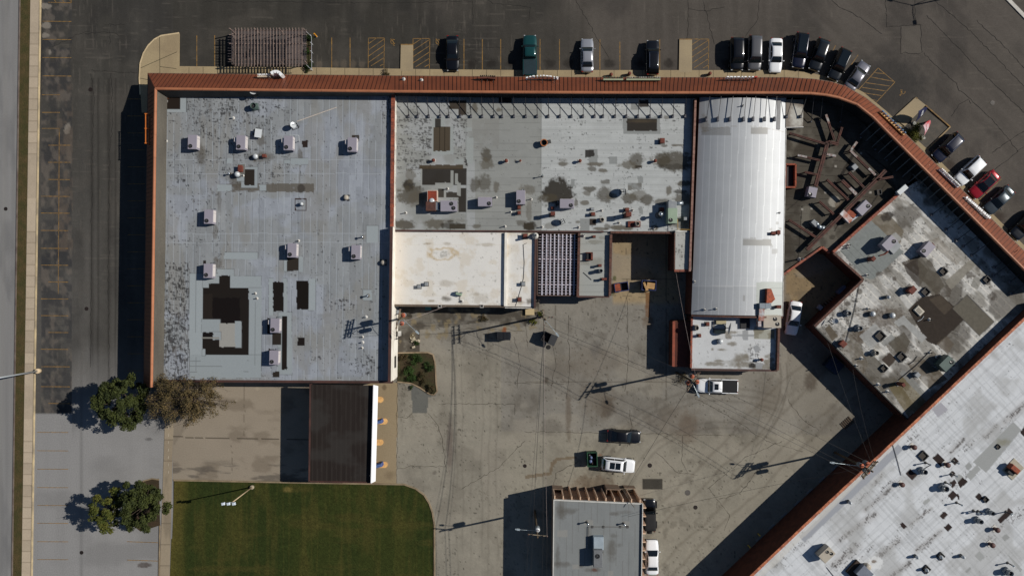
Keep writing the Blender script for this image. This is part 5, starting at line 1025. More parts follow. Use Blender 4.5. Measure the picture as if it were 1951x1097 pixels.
# other vents
def t_mushroom(m, r=.3, h=.7, name="mushroom_vent"):
    t = T(name, "x", "roof vent"); MB().lathe(0, 0, [(r * .62, 0), (r * .62, h * .75)], 14).build("stack", m, t, True)
    MB().lathe(0, 0, [(r * .9, h * .62), (r, h * .7), (r * .95, h * .86), (r * .6, h * .98), (.02, h)], 16).build("hood", m, t, True); MB().obox(0, 0, 0, .05, r * 2.2, r * 2.2).build("flashing", M_FLASH, t); return t
def t_pipe(m=M_PIPE, r=.06, h=.45, name="vent_pipe"):
    t = T(name, "x", "vent pipe"); MB().lathe(0, 0, [(r, 0), (r, h), (r * .7, h), (r * .7, h - .1)], 10).build("pipe", m, t, True); MB().lathe(0, 0, [(r * 3, 0), (r * 2.6, .03), (r * 1.2, .12)], 12).build("flashing", M_FLASH, t); return t
def t_cap(m=M_STEEL, r=.16, h=1.3, name="flue_stack"):
    t = T(name, "x", "flue"); MB().lathe(0, 0, [(r * .55, 0), (r * .55, h * .86)], 12).build("stack", M_PIPE, t, True); MB().lathe(0, 0, [(r, h * .82), (r * 1.05, h * .9), (r * .5, h), (.01, h * 1.03)], 14).build("cap", m, t, True); MB().lathe(0, 0, [(r * 1.6, 0), (r * .6, .18)], 12).build("flashing", M_CURB, t); return t
def t_box(m, lx=.55, ly=.55, h=.8, name="box_vent", lid=True):
    t = T(name, "x", "roof vent"); MB().obox(0, 0, 0, h * .82, lx * .8, ly * .8).build("shaft", m, t); MB().obox(0, 0, h * .82, h, lx, ly, 0, .05).build("hood", m, t); MB().obox(0, 0, 0, .06, lx * 1.4, ly * 1.4).build("flashing", M_CURB, t); return t
def t_upblast(m, r=.42, h=.95, name="exhaust_fan", base=True):
    t = T(name, "x", "exhaust fan")
    MB().obox(0, 0, 0, h * .42, r * 2.1, r * 2.1, 0, .03).build("curb", m if base else M_CURB, t); MB().lathe(0, 0, [(r * .72, h * .42), (r * .8, h * .5), (r, h * .62), (r, h * .95), (r * .88, h), (r * .8, h * .95), (r * .78, h * .7), (.02, h * .68)], 20).build("bowl", m, t, True)
    fan(t, m, 0, 0, h * .72, r * .7); return t
def t_dome(m, r=.45, h=.9, name="dome_fan"):
    t = T(name, "x", "exhaust fan"); MB().obox(0, 0, 0, .35, r * 1.7, r * 1.7, 0, .03).build("curb", M_CURB, t); MB().lathe(0, 0, [(r * .7, .35), (r * .7, h * .6)], 18).build("neck", M_GALV, t, True)
    MB().lathe(0, 0, [(r, h * .5), (r * 1.02, h * .62), (r * .88, h * .82), (r * .5, h * .96), (.02, h)], 20).build("dome", m, t, True); return t
def t_hatch(m=M_BLACK, lx=.9, ly=.9, h=.28, name="roof_hatch"):
    t = T(name, "x", "roof hatch"); b = MB(); w = .1
    for a in ((0, ly/2 - w/2, lx, w), (0, -ly/2 + w/2, lx, w), (lx/2 - w/2, 0, w, ly - 2*w), (-lx/2 + w/2, 0, w, ly - 2*w)): b.obox(a[0], a[1], 0, h, a[2], a[3])
    b.build("kerb_frame", m, t); MB().obox(0, 0, .0, .1, lx - .2, ly - .2).build("lid", mat("hatch_lid", C(60, 54, 48), .8), t); return t
def t_dish(name="satellite_dish", r=.42, tilt=55, m=M_WHT, legs=True):
    t = T(name, "x", "satellite dish"); tl = rad(tilt); c = Vector((0, 0, .85)); ax = Vector((math.cos(tl), 0, math.sin(tl))); u = Vector((0, 1, 0)); w = ax.cross(u)
    b = MB(); n = 18; rings = [(0.02, 0), (.35, .02), (.7, .07), (1, .15)]
    for s_, d in ((1, 0), (-1, -.02)):
        k = len(b.v)
        for q, dz in rings:
            for i in range(n): a = 6.2832 * i / n; p = c + (u * math.cos(a) + w * math.sin(a)) * r * q + ax * (r * dz + d); b.v.append(tuple(p))
        for j in range(3):
            for i in range(n):
                i2 = (i + 1) % n; f = (k + j*n + i, k + j*n + i2, k + (j+1)*n + i2, k + (j+1)*n + i); b.f.append(f if s_ > 0 else f[::-1])
    b.build("reflector", m, t, True); MB().path([(0, 0, .03), (0, 0, .6), tuple(c - ax * .04)], .035).build("mast", M_PIPE, t); b = MB().path([tuple(c - w * r * .9 + ax * .08), tuple(c + ax * r * 1.0 - w * r * .3)], .02); b.build("feed_arm", M_PIPE, t); q = c + ax * r * 1.0 - w * r * .3; MB().obox(q.x, q.y, q.z - .06, q.z + .06, .1, .1, 0, .02).build("receiver", M_WHT, t)
    if legs:
        b = MB().obox(0, 0, 0, .05, .9, .06); b.obox(0, .35, 0, .05, .9, .06); b.obox(0, -.35, 0, .05, .9, .06); b.obox(.4, 0, 0, .05, .06, .76); b.obox(-.4, 0, 0, .05, .06, .76); b.build("ballast_frame", M_PIPE, t)
    return t
tm, tm2, tp, tpw, tc1, tbx, tbxr = t_mushroom(M_RUST, .24, .75), t_mushroom(M_BRN, .42, 1.0, "brown_mushroom_vent"), t_pipe(), t_pipe(M_GALV, .07, .5, "pale_vent_pipe"), t_cap(), t_box(M_GREY), t_box(M_RUST, .5, .5, .7, "rusty_box_vent")
tuw, tub, tdm, tht, tds = t_upblast(M_GREY), t_upblast(M_TAN, .4, .95, "tan_exhaust_fan"), t_dome(M_WHT), t_hatch(), t_dish()
P_ = place; U = used
# store roof
cond = t_upblast(M_DGREEN, .42, .95, "condenser_unit"); P_(cond, U, 482, 201.5, ZA, .2, "round grey green condenser below the white dish on the store roof", None, .95)
P_(tds, U, 482, 176, ZA + .55, 1.0, "white satellite dish in the canopy's shade at the top of the store roof", "satellite dishes", .85); P_(tds, U, 558.5, 239, ZA, .4, "greenish white satellite dish beside the long pale stick on the store roof", "satellite dishes", .8)
pn = thing("tilted_panel", "white tilted metal panel beside an air conditioner on the store roof", "metal panel", (*W(492, 255, ZA), ZA)); c = V(492, 254, ZA + .6); b = MB(); b.beam(c + Vector((-.42, .05, .12)), c + Vector((.42, -.05, -.12)), 1.15, .04); b.build("sheet_metal", M_WHT, pn); MB().obox(c.x, c.y, ZA, ZA + .5, .5, .9).build("support", M_CURB, pn)
b = MB(); c0 = V(486, 246, ZA); b.beam(c0 + Vector((0, 0, .05)), c0 + Vector((.2, -.5, .35)), .25, .05); b.build("brace", M_BLACK, pn)
P_(tdm, U, 484, 297, ZA, 0, "white domed exhaust fan next to a rusty box vent on the store roof", "exhaust fans", .9, sc=(.8, .8, .8)); P_(tbxr, U, 502, 296.5, ZA, 0, "rusty box vent with pale lid beside the white domed fan", "box vents", .7, sc=(1.1, .9, .9))
P_(tdm, U, 450, 331.5, ZA, 0, "grey domed fan against the red vent on the store roof", "exhaust fans", .9, sc=(.85, .85, 1)); P_(tbxr, U, 456.5, 321, ZA, 0, "orange red box vent touching the grey domed fan", "box vents", .7, sc=(1.3, 1.9, .9)); P_(tc1, U, 435, 330, ZA, 0, "short dark flue beside the grey domed fan", None, .8, sc=(1, 1, .6)); P_(tp, U, 461, 334, ZA, 0, "small pipe close to the grey domed fan", "vent pipes", .45)
P_(tdm, U, 573, 388, ZA, 0, "white conical vent inside a brown square outline on the store roof", "exhaust fans", .8, sc=(.55, .55, .8)); lowv = t_dome(M_TAN, .34, .6, "low_relief_vent"); b = MB()
for sx, sy in ((-.3, -.3), (.3, -.3), (-.3, .3), (.3, .3)): b.obox(sx, sy, 0, .12, .22, .22)
b.build("corner_pad", M_PIPE, lowv)
P_(lowv, U, 658.5, 376, ZA, 0, "low cream vent on four dark pads in the middle of the store roof", None, .6); P_(lowv, U, 729.5, 500, ZA, 0, "low cream vent on dark pads half in the parapet's shade", None, .6)
P_(tc1, U, 689, 451, ZA, 0, "short chimney pipe with pale cap above an air conditioner near the parapet", None, .9, sc=(1.1, 1.1, .65)); P_(tc1, U, 699, 563.5, ZA, 0, "short chimney pipe with pale cap below the parapet's low vent", None, .9, sc=(1.1, 1.1, .65))
for x, y, lb in ((689.5, 642, "first of three small pipes under the pole shadow on the store roof"), (689.5, 652.5, "middle one of three small pipes under the pole shadow"), (688.5, 663, "last of three small pipes under the pole shadow"), (696, 604, "tiny grey stub above the pole's shadow on the store roof"), (567, 458.5, "dark elbow pipe above an air conditioner in the lower middle of the store roof"), (484.5, 559, "tiny dark stub beside the large relaid patch, upper"), (487.5, 568.5, "tiny dark stub beside the large relaid patch, lower"), (442, 224, "small cream capped stub in the flaking part of the store roof"), (314, 268, "small stub at the canopy edge of the store roof")):
    P_(tp if y not in (604, 652.5, 224) else tpw, U, x, y, ZA, 0, lb, "vent pipes", .4, sc=(1.2, 1.2, .8))
pv = tag(MB().tube(V(566, 231.5, ZA + .04), V(641, 205, ZA + .04), .035).build("pale_stick", mat("pale_wood", C(214, 200, 186), .7)), "long pale stick lying across the store roof below the canopy", "stick")
bp = MB(); bp.path([V(552, 258, ZA + .9), V(569, 258, ZA + .9), V(570, 269, ZA + .5), V(570, 269, ZA)], .045); tag(bp.build("bent_pipe", M_WHT), "bent white pipe beside an air conditioner of the upper row", "pipe")
# middle roof
for x, y, lb, s_ in ((825.5, 305, "small rusty round vent above the black rectangular patch on the middle roof", 1), (964.5, 306, "dark round vent with brown hood, wider of two on the smooth grey felt", 1.1), (991.5, 305.5, "little brown round vent, smaller of two on the smooth grey felt", .7), (1105.5, 306, "rust brown round vent next to the dark square patch", 1), (1249, 306, "rust brown round vent at the edge of the long damp stain", 1)):
    P_(tm, U, x, y, ZB, 0, lb, "round roof vents", .75, sc=(s_, s_, s_))
P_(tbxr, U, 1262.5, 267.5, ZB, 0, "square brown box vent below the black bordered patch on the middle roof", "box vents", .7, sc=(1.3, 1.3, .8))
ring = thing("rusted_barrel", "blackened barrel with rusty orange rim and dark flap on the middle roof", "barrel", (*W(1038, 271.5, ZB), ZB)); c = V(1036.5, 272, ZB + .7)
MB().lathe(c.x, c.y, [(.42, ZB), (.44, ZB + .75), (.36, ZB + .75), (.34, ZB + .3), (.02, ZB + .3)], 18).build("drum", M_BLACK, ring, True); MB().lathe(c.x, c.y, [(.46, ZB + .7), (.5, ZB + .78), (.4, ZB + .78)], 18, cap=False).build("rim", mat("orange_rust", C(186, 118, 68), .7, c2=C(140, 84, 52), sc=6), ring); b = MB(); b.beam((c.x + .3, c.y + .1, ZB + .5), (c.x + .95, c.y + .25, ZB + .35), .5, .05); b.build("flap", M_BLACK, ring)
P_(tc1, U, 1034, 334, ZB, 0, "thin bent flue by the felt seam of the middle roof", None, 1.0, sc=(.7, .7, .8))
bd = t_dish("large_dish", .62, 10); P_(bd, U, 1188.5, 364, ZB, 0, "large white dish on a wooden box frame beside the grey felt patch", "satellite dishes", .85); P_(bd, U, 1072, 421.5, ZB, .5, "tilted dish on a dark frame near the trellis edge of the middle roof", "satellite dishes", .85, sc=(.8, .8, .8))
orng = thing("rusty_cooler", "open topped rusty orange unit with pale rim and duct on the middle roof", "rooftop unit", (*W(822, 382, ZB), ZB))
c = V(823.5, 373, ZB + 1.1); a = Vector((c.x, c.y)); MB().obox(c.x, c.y, ZB, ZB + 1.0, 1.35, 1.5).build("tank", mat("cream_rim", C(198, 176, 160), .6), orng); MB().obox(c.x, c.y, ZB + 1.0, ZB + 1.02, 1.2, 1.36).build("rusty_lid", mat("deep_rust", C(136, 58, 36), .8, c2=C(112, 48, 32), sc=2), orng)
c = V(820.5, 393, ZB + 1.2); MB().obox(c.x, c.y, ZB, ZB + 1.2, 1.35, 1.25, 0, .04).build("rear_box", mat("brown_box", C(88, 56, 46), .7, c2=C(70, 46, 40), sc=3), orng); c = V(833, 393, ZB + .6); MB().obox(c.x, c.y, ZB + .25, ZB + .85, .6, 1.1, 0, .05).build("duct", M_GALV, orng)
c = V(822.5, 382.5, ZB + 1.1); MB().lathe(c.x, c.y - .02, [(.4, ZB + 1.0), (.36, ZB + 1.12), (.2, ZB + 1.2), (.01, ZB + 1.22)], 14).build("cowl", M_WHT, orng, True)
gd = thing("grey_duct", "galvanised duct with elbow feeding the tall green air conditioner", "duct", (*W(1285, 394, ZB), ZB))
c = V(1281, 393, ZB + 1.4); MB().obox(c.x, c.y + .1, ZB + .3, ZB + 1.5, 1.15, 1.1, 0, .04).build("plenum", M_GREY, gd); c = V(1277, 387, ZB + 1.2); MB().obox(c.x, c.y, ZB + .2, ZB + 1.3, .42, .8, 0, .05).build("riser", M_GREY, gd); b = MB(); b.tube(V(1286, 388.5, ZB + .8), V(1301, 386.5, ZB + .8), .26, n=14); b.build("round_duct", M_GALV, gd, True)
for x, y, z_, lb in ((1195, 399, .7, "brown box vent, upper of a pair right beside a flue on the middle roof"), (1262, 398.5, .6, "brown box vent close to the chrome capped flue"), (1130, 407.5, .6, "black box vent above the square dark opening")): P_(tbxr, U, x, y, ZB, 0, lb.replace(" right", ""), "box vents", .7)
bs = t_box(M_RUST, .75, .65, 1.9, "chimney_stack"); P_(bs, U, 1198, 408, ZB, 0, "rust brown chimney casting a long shadow, in the lower row of the middle roof", "chimneys", 1.9); P_(bs, U, 1053.5, 406.5, ZB, 0, "dark brown chimney with long shadow beside the tilted dish", "chimneys", 1.9, sc=(.8, .8, .95))
P_(tbxr, U, 1053, 396, ZB, 0, "small rusty vent in the shadow of the pinkish air conditioner", "box vents", .7, sc=(.7, .7, .6)); P_(tc1, U, 1260, 407.5, ZB, 0, "tall flue with a shiny chrome cap beside the green air conditioner", None, 1.9, sc=(1.9, 1.9, 1.45))
P_(tub, U, 1147.5, 418.5, ZB, 0, "cream condenser with a white fan beside the square dark opening", "exhaust fans", .8, sc=(.7, .7, .85)); P_(tub, U, 1215, 426, ZB, 0, "cream fan on a rusty frame in the lower row of the middle roof", "exhaust fans", .8, sc=(.7, .7, .85)); fr_ = MB(); c = V(1208, 427, ZB); fr_.obox(c.x, c.y, .0 + ZB, ZB + .25, 1.7, .8); tag(fr_.build("fan_skid", M_RUST), "rusty metal skid carrying the cream fan of the middle roof", "fan skid")
P_(tbx, U, 1129, 397.5, ZB, 0, "small bluish box vent with a white rim", "box vents", .7, sc=(.8, .6, .6)); P_(tbx, U, 1306, 416.5, ZB, 0, "round topped brown stack beside the green unit near the party wall", "box vents", .7, sc=(.8, .8, .8))
for x, y, lb in ((1147, 400.5, "leaning pipe below the small bluish box vent"), (1206, 400, "black stub between two brown vents"), (1103, 432.5, "black stub by the trellis corner of the middle roof"), (1247, 434.5, "black stub near the court edge"), (1180, 424, "dark pipe with crossbar near the cream fan"), (1012, 379, "thin pipe by the damp rings"), (962, 431, "black stub above the white membrane roof"), (973, 403.5, "black stub next to the rusty small chimneys"), (772, 405, "thin bent antenna stub in the corner by the tile coping"), (852, 359, "elbow pipe over the dark roof patches"), (945, 375.5, "grey stub beside the sideways air conditioner"), (1090, 380, "dark coiled pipe beside the second sideways air conditioner"), (1033, 432, "pale stub next to the trellis")): P_(tp, U, x, y, ZB, 0, lb, "vent pipes", .5, sc=(1.2, 1.2, 1.3))
for x, y, lb in ((989, 395, "brown rusty box below the upright air conditioner, upper of two"), (989, 405, "orange brown box below the upright air conditioner, lower of two")): P_(tbxr, U, x, y, ZB, 0, lb, "box vents", .7, sc=(.9, .9, 1.0))
rl = thing("yellow_ladder_rail", "yellow guard rail at the corner of the middle roof", "guard rail", (*W(1302, 437, ZB), ZB)); b = MB(); b.path([V(1291, 418, ZB + .9), V(1291.5, 437, ZB + .9), V(1314, 437.5, ZB + .9)], .04); b.build("rail", mat("safety_yellow", C(178, 140, 62), .6), rl); b = MB()
for x, y in ((1291, 418), (1291.5, 437), (1302, 437.3), (1314, 437.5)): c = V(x, y, ZB + .9); b.tube(c, (c.x, c.y, ZB), .03)
b.build("upright", mat("safety_yellow", C(178, 140, 62)), rl)
# white roof, workshop
P_(tbx, U, 811.5, 541, ZW, 0, "grey box vent, upper of two side by side on the white membrane roof", "box vents", .7, sc=(.85, .85, .6)); P_(tbx, U, 797.5, 546, ZW, 0, "grey box vent, lower of two side by side on the white membrane roof", "box vents", .7, sc=(.85, .85, .6)); P_(tbx, U, 996.5, 540.5, ZW, 0, "grey box vent standing on the cable of the narrow white roof strip", "box vents", .7, sc=(.85, .85, .7))
P_(tbxr, U, 1000.5, 449.5, ZW, 0, "square rust red vent at the upper end of the narrow white strip", "box vents", .7, sc=(1.2, 1.2, .9)); P_(tbxr, U, 989.5, 570.5, ZW, 0, "square rust red vent at the lower end of the narrow white strip", "box vents", .7, sc=(1.0, 1.0, .9))
ms = thing("small_condenser", "greenish little unit with two stubs near the gutter of the white roof", "condenser", (*W(874, 560, ZW), ZW)); c = V(874, 560, ZW + .6); MB().obox(c.x, c.y, ZW + .1, ZW + .65, .85, .35, -.25, .04).build("cabinet", M_GREEN, ms); b = MB()
for x, y in ((871, 556), (879.5, 557.5)): q = V(x, y, ZW + .6); b.lathe(q.x, q.y, [(.1, ZW), (.1, ZW + .6)], 10)
b.build("stub", M_GREY, ms); b = MB().path([V(877, 564, ZW + .1), V(876, 571, ZW + .1), V(879, 574, ZW + .1)], .03); b.build("hose", M_PIPE, ms); P_(tp, U, 879, 574, ZW, 0, "dark drain stub below the greenish little unit", "vent pipes", .3, sc=(2, 2, .6))
cb = MB(); cb.path([V(1004, 463, ZW + .04), V(997, 466, ZW + .04), V(999, 500, ZW + .04), V(997.5, 530, ZW + .04), V(993, 548, ZW + .04), V(985, 575, ZW + .04), V(982, 583, ZW + .04)], .03); tag(cb.build("roof_cable", M_PIPE), "thin dark cable running down the narrow white roof strip", "cable"); P_(tpw, U, 1020, 449, ZW + .3, 0, "white pipe standing at the trellis corner of the narrow white strip", "vent pipes", .5, sc=(2.2, 2.2, 3.5))
P_(bs, U, 1133, 450, ZW, 0, "brown stub vent near the top of the workshop roof", "chimneys", 1.2, sc=(.55, .45, .4)); P_(bs, U, 1144, 505.5, ZW, 0, "brown stub vent under the rusty box of the workshop roof", "chimneys", 1.2, sc=(.6, .5, .45)); P_(bs, U, 1152, 531.5, ZW, 0, "brown flat vent lowest on the workshop roof", "chimneys", 1.2, sc=(.9, .5, .45)); P_(tuw, U, 1146, 515.5, ZW, 0, "dark grey square fan stack on the workshop roof", "exhaust fans", 1.5, sc=(.6, .6, 1.2))
rbx = thing("rusty_open_box", "open rusty box lined in black on the workshop roof", "roof box", (*W(1121, 488, ZW), ZW)); c = V(1123, 488, ZW + .7); b = MB(); b.obox(c.x + .35, c.y, ZW, ZW + .7, .25, 1.05); b.obox(c.x, c.y - .5, ZW, ZW + .7, .95, .1); b.obox(c.x, c.y + .5, ZW, ZW + .7, .95, .1); b.build("casing", M_RUST, rbx); MB().obox(c.x - .05, c.y, ZW, ZW + .45, .6, .9).build("dark_lining", M_BLACK, rbx)
stk = MB().tube(V(1111.5, 519, ZW + .05), V(1127, 533, ZW + .05), .035); tag(stk.build("fallen_rod", M_PIPE), "thin dark rod lying on the workshop roof", "rod"); P_(tpw, U, 1112.5, 448.5, ZW, 0, "pale flue casting a streak toward the trellis", "vent pipes", .9, sc=(1.2, 1.2, 2.6))
# vaulted hall and rear wing
ZCR = 4.25
P_(tbxr, U, 1484, 442.5, 4.25, 0, "rust brown chimney block on the sunny edge of the vaulted roof", "box vents", .9, sc=(1.1, 1.1, 1.2)); P_(tbxr, U, 1474.5, 444, 4.55, 0, "dark rusty hood next to the chimney block on the vaulted roof", "box vents", .7, sc=(1.3, .8, .8))
for x, y, z_, lb in ((1486.5, 405, 4.3, "dark stub near the sunny edge of the vaulted roof"), (1344, 590, 4.75, "first small stub at the lower edge of the vaulted roof"), (1366, 588.5, 5.08, "second small stub at the lower edge of the vaulted roof"), (1416.5, 200.5, 5.32, "dark stub among the stay rods on the vaulted roof"), (1324.5, 536.5, 4.2, "small stub at the shaded edge of the vaulted roof")): P_(tp, U, x, y, z_ - .05, 0, lb, "vent pipes", .4)
dh = thing("rusty_duct_hood", "peaked rusty hood on a patched metal duct at the corner of the vaulted roof", "duct", (*W(1465, 575, 4.3), 4.2)); ZU = 4.35
def blk(x0, y0, x1, y1, h, nm, m, par, z=ZU):
    a = W(x0, y1, z + h); c = W(x1, y0, z + h); return MB().box(a[0], a[1], z, c[0], c[1], z + h).build(nm, m, par)
pa, pb, pc_, pd, pe_ = V(1462, 549.5, ZU + 1.2), V(1469.5, 550, ZU + 1.0), V(1477, 570, ZU + .8), V(1470, 577, ZU + .8), V(1460.5, 577, ZU + 1.2)
bz = lambda p: Vector((p.x, p.y, ZU - .1)); b = MB(); ps = [pa, pe_, pd, pc_, pb]; b.poly(ps)
for p, q in zip(ps, ps[1:] + ps[:1]): b.poly([bz(p), bz(q), q, p])
b.build("hood", M_RUSTL, dh); blk(1447.5, 577.5, 1458, 587.5, 1.2, "duct_section", M_GALV, dh); blk(1458.4, 577.5, 1469.5, 587.5, 1.2, "duct_section", M_GALV, dh)
M_GRU = mat("streaked_metal", C(172, 174, 176), .45, .2, c2=C(138, 76, 52), sc=1.3, sc2=6, amt=.1)
blk(1446.5, 588, 1456.5, 599.5, 1.0, "duct_section", M_GRU, dh); blk(1445.5, 600, 1456, 611, .9, "duct_section", M_GRU, dh); blk(1444.5, 611.5, 1454, 622, .8, "duct_section", M_GRU, dh, ZK + .5)
P_(bs, U, 1485.5, 584.5, 4.1, 0, "brown square chimney at the wall by the white parked sedan", "chimneys", 1.2, sc=(.8, .7, .55)); hatchK = thing("roof_opening", "black square opening with dark kerb on the low rear wing", "roof opening", (*W(1420, 614, ZK), ZK)); c = V(1420, 614, ZK + .3); MB().obox(c.x, c.y, ZK, ZK + .3, 1.25, 1.7).build("kerb_box", M_BLACK, hatchK)
P_(tub, U, 1328.5, 624.5, ZK, 0, "small green condenser at the corner of the low rear wing", "exhaust fans", .8, sc=(.65, .9, .8)); P_(tbxr, U, 1349.5, 617.5, ZK, 0, "square red vent beside the metal frame on the low rear wing", "box vents", .7, sc=(.95, .95, .7)); P_(tbxr, U, 1334, 639.5, ZK, 0, "square red vent by the tile coping of the low rear wing", "box vents", .7, sc=(.8, .8, .8)); P_(tdm, U, 1374, 650.5, ZK, 0, "grey green domed fan in the middle of the low rear wing", "exhaust fans", .8, sc=(.85, .85, .85)); P_(tm, U, 1452.5, 685.5, ZK, 0, "brown round vent among black spots on the low rear wing", "round roof vents", .75)
sf_ = thing("dish_frame", "ground frame carrying a big grey dish on the low rear wing", "satellite dish", (*W(1372, 622, ZK), ZK)); b = MB()
for p, q in (((1360, 612), (1360, 634)), ((1382, 612), (1382, 634)), ((1360, 627), (1382, 628)), ((1360, 612), (1382, 612))): b.bar(V(*p, ZK + .2), V(*q, ZK + .2), .09, ZK + .1, ZK + .2)
b.build("angle_frame", M_PIPE, sf_); c = V(1374, 614, ZK + .35); MB().obox(c.x, c.y, ZK + .1, ZK + .4, 1.35, .45).build("ballast", mat("ballast_tan", C(170, 160, 130), .8), sf_); c = V(1372, 632, ZK + .3); MB().obox(c.x, c.y, ZK + .1, ZK + .3, 1.4, .5).build("ballast", mat("ballast_tan", C(170, 160, 130)), sf_)
b = MB(); c = V(1388, 625, ZK + 1.0); n = 20; ax = Vector((.95, -.2, .18)).normalized(); u = ax.orthogonal().normalized(); w = ax.cross(u); k = 0
b.v += [tuple(c + (u * math.cos(6.2832*i/n) + w * math.sin(6.2832*i/n)) * .8 + ax * .16) for i in range(n)] + [tuple(c + (u * math.cos(6.2832*i/n) + w * math.sin(6.2832*i/n)) * .4 + ax * .04) for i in range(n)] + [tuple(c)]
for i in range(n): j = (i+1) % n; b.f += [(i, j, n + j, n + i), (n + i, n + j, 2 * n)]
b.build("reflector", M_WHT, sf_, True); MB().path([c, Vector((c.x - .25, c.y, ZK + .2))], .05).build("mount", M_PIPE, sf_)
# corner shops: beams, hatch, ducts
M_BEAM = mat("rusty_beam", C(84, 50, 41), .8, c2=C(60, 40, 35), sc=1.5, sc2=10, amt=.25); M_BEAMW = mat("beam_white_end", C(150, 150, 148), .7, c2=C(104, 70, 60), sc=2.2, sc2=9, amt=.2)
GB = "rusty beams on the dark roof"
def beam_(pts, w, label, ends=(), h=.28, lift=.75):
    t = thing("rusty_beam", label, "steel beam", (*W(*pts[0], ZF), ZF), GB); p, q = V(*pts[0], ZF + lift), V(*pts[1], ZF + lift); b = MB(); d = (q - p).normalized()
    b.beam(p + Vector((0, 0, h/2 - .02)), q + Vector((0, 0, h/2 - .02)), w, .04); b.beam(p - Vector((0, 0, h/2 - .02)), q - Vector((0, 0, h/2 - .02)), w, .04); b.beam(p, q, .05, h); b.build("flange", M_BEAM, t); b = MB()
    for s_ in (.06, .94): c = p + (q - p) * s_; b.obox(c.x, c.y, ZF, ZF + lift - h/2, .14, .14)
    b.build("post", M_BEAM, t)
    for e in ends:
        a, c = (p, p + d * 1.3) if e == 0 else (q - d * 1.3, q); MB().beam(a + Vector((0, 0, h/2 + .02)), c + Vector((0, 0, h/2 + .02)), w * 1.02, .02).build("pale_end", M_BEAMW, t)
for pts, w, lb, en in ((((1577, 270), (1553.5, 355)), .5, "heavy rusty main beam that runs down beside the grey air conditioner", ()), (((1504, 254), (1574, 275)), .28, "topmost slanting beam reaching the vaulted hall", ()), (((1519, 296), (1562, 306)), .26, "short rusty beam in the middle between hall and main beam", (0,)), (((1533, 328), (1556, 333)), .26, "shortest rusty stub beside the rust framed hatch", ()),
        (((1573, 219), (1589, 267)), .3, "beam with a white upper end just below the canopy bend", (0,)), (((1604, 243), (1595, 271)), .28, "small upright beam below the canopy bend", ()), (((1578, 271), (1597, 275)), .42, "short cross beam joining two others under the canopy bend", ()), (((1575, 342), (1616, 381)), .28, "slanting beam below the main one, running toward the long diagonal", ()),
        (((1619, 287), (1667, 334)), .3, "white mottled beam parallel to the canopy", (0, 1)), (((1632, 271), (1619, 288)), .3, "short white ended beam at a corner in the canopy shade", (0,)), (((1687, 325), (1537, 476)), .48, "longest rusty beam crossing the whole dark roof diagonally", ()), (((1669, 343), (1701, 337)), .28, "beam stub pointing at the parapet near the long diagonal's upper end", ()),
        (((1617, 329), (1646, 358)), .3, "middle beam of three ending on the long diagonal", ()), (((1604, 344), (1631, 371)), .42, "wide beam with a white lower end on the long diagonal", (1,)), (((1503, 419), (1554, 452)), .3, "lowest slanting beam toward the sandy court", ()), (((1561, 384), (1588, 408)), .28, "beam beside the pale roof patch ending at the long diagonal", ()), (((1573, 294), (1592, 298)), .3, "white topped stub beside the main beam", (1,))): beam_(pts, w, lb, en)
ht = thing("skylight_hatch", "rust framed dark hatch against the vaulted hall wall", "roof hatch", (*W(1507, 334, ZF), ZF)); b = MB(); z = ZF + .8
for p, q, m_ in (((1497, 313), (1516, 313), 0), ((1516.5, 313), (1516, 356), 0), ((1496, 356.5), (1516, 356.5), 0), ((1497, 313), (1496, 356), 0)): b.bar(V(*p, z), V(*q, z), .22, ZF, z)
b.build("frame", M_RUSTL, ht); c = V(1506, 335, ZF + .3); MB().obox(c.x, c.y, ZF, ZF + .25, 1.2, 3.0).build("dark_pane", mat("hatch_dark", C(48, 28, 24), .5), ht)
du = thing("white_rust_duct", "white and rust streaked duct beside the air conditioner at the long beam", "duct", (*W(1620, 410, ZF), ZF)); b = MB(); b.beam(V(1602, 404, ZF + .6), V(1620, 422, ZF + .6), .8, .6); b.build("white_run", M_GRU, du); b = MB(); b.beam(V(1613, 403, ZF + .6), V(1628, 412, ZF + .6), .7, .55); b.build("rusty_run", M_RUSTL, du); b = MB(); b.beam(V(1620, 421, ZF + .5), V(1637, 408, ZF + .5), .3, .4); b.build("pale_run", M_GALV, du)
el = thing("elbow_duct", "curved galvanised elbow duct at the end of the long diagonal beam", "duct", (*W(1562, 432, ZF), ZF)); b = MB(); b.path([V(1554, 424, ZF + .5), V(1558, 430, ZF + .6), V(1564, 434.5, ZF + .6), V(1570, 434, ZF + .4)], .3, 12); b.build("elbow", M_GALV, el, True); c = V(1553, 425, ZF + .8); MB().obox(c.x, c.y, ZF, ZF + .8, .6, .9, .8).build("box", M_GREY, el)
wb = thing("white_rooftop_box", "long white box on the parapet at the top corner of the angled wing", "roof box", (*W(1718, 362, ZG), ZG)); b = MB(); b.beam(V(1710, 369, 4.3), V(1726, 355, 4.3), .65, .5); b.build("body", M_WHT, wb); c = V(1710, 370, 4.0); MB().obox(c.x, c.y, ZG, 4.1, .4, .3, .7).build("support", M_GREY, wb)
P_(tpw, U, 1530.5, 493, ZF, 0, "white capped pole at the sandy court's edge of the dark roof", "vent pipes", 1.4, sc=(1.3, 1.3, 3)); P_(tbx, U, 1629, 318, ZF, .7, "small grey box on the dark roof beside the white mottled beam", "box vents", .5, sc=(1.3, 1.3, .6)); P_(tht, U, 1675.5, 366, ZF, .15, "small dark hatch near the parapet on the dark corner roof", "roof hatches", .2, sc=(.7, .8, .8))
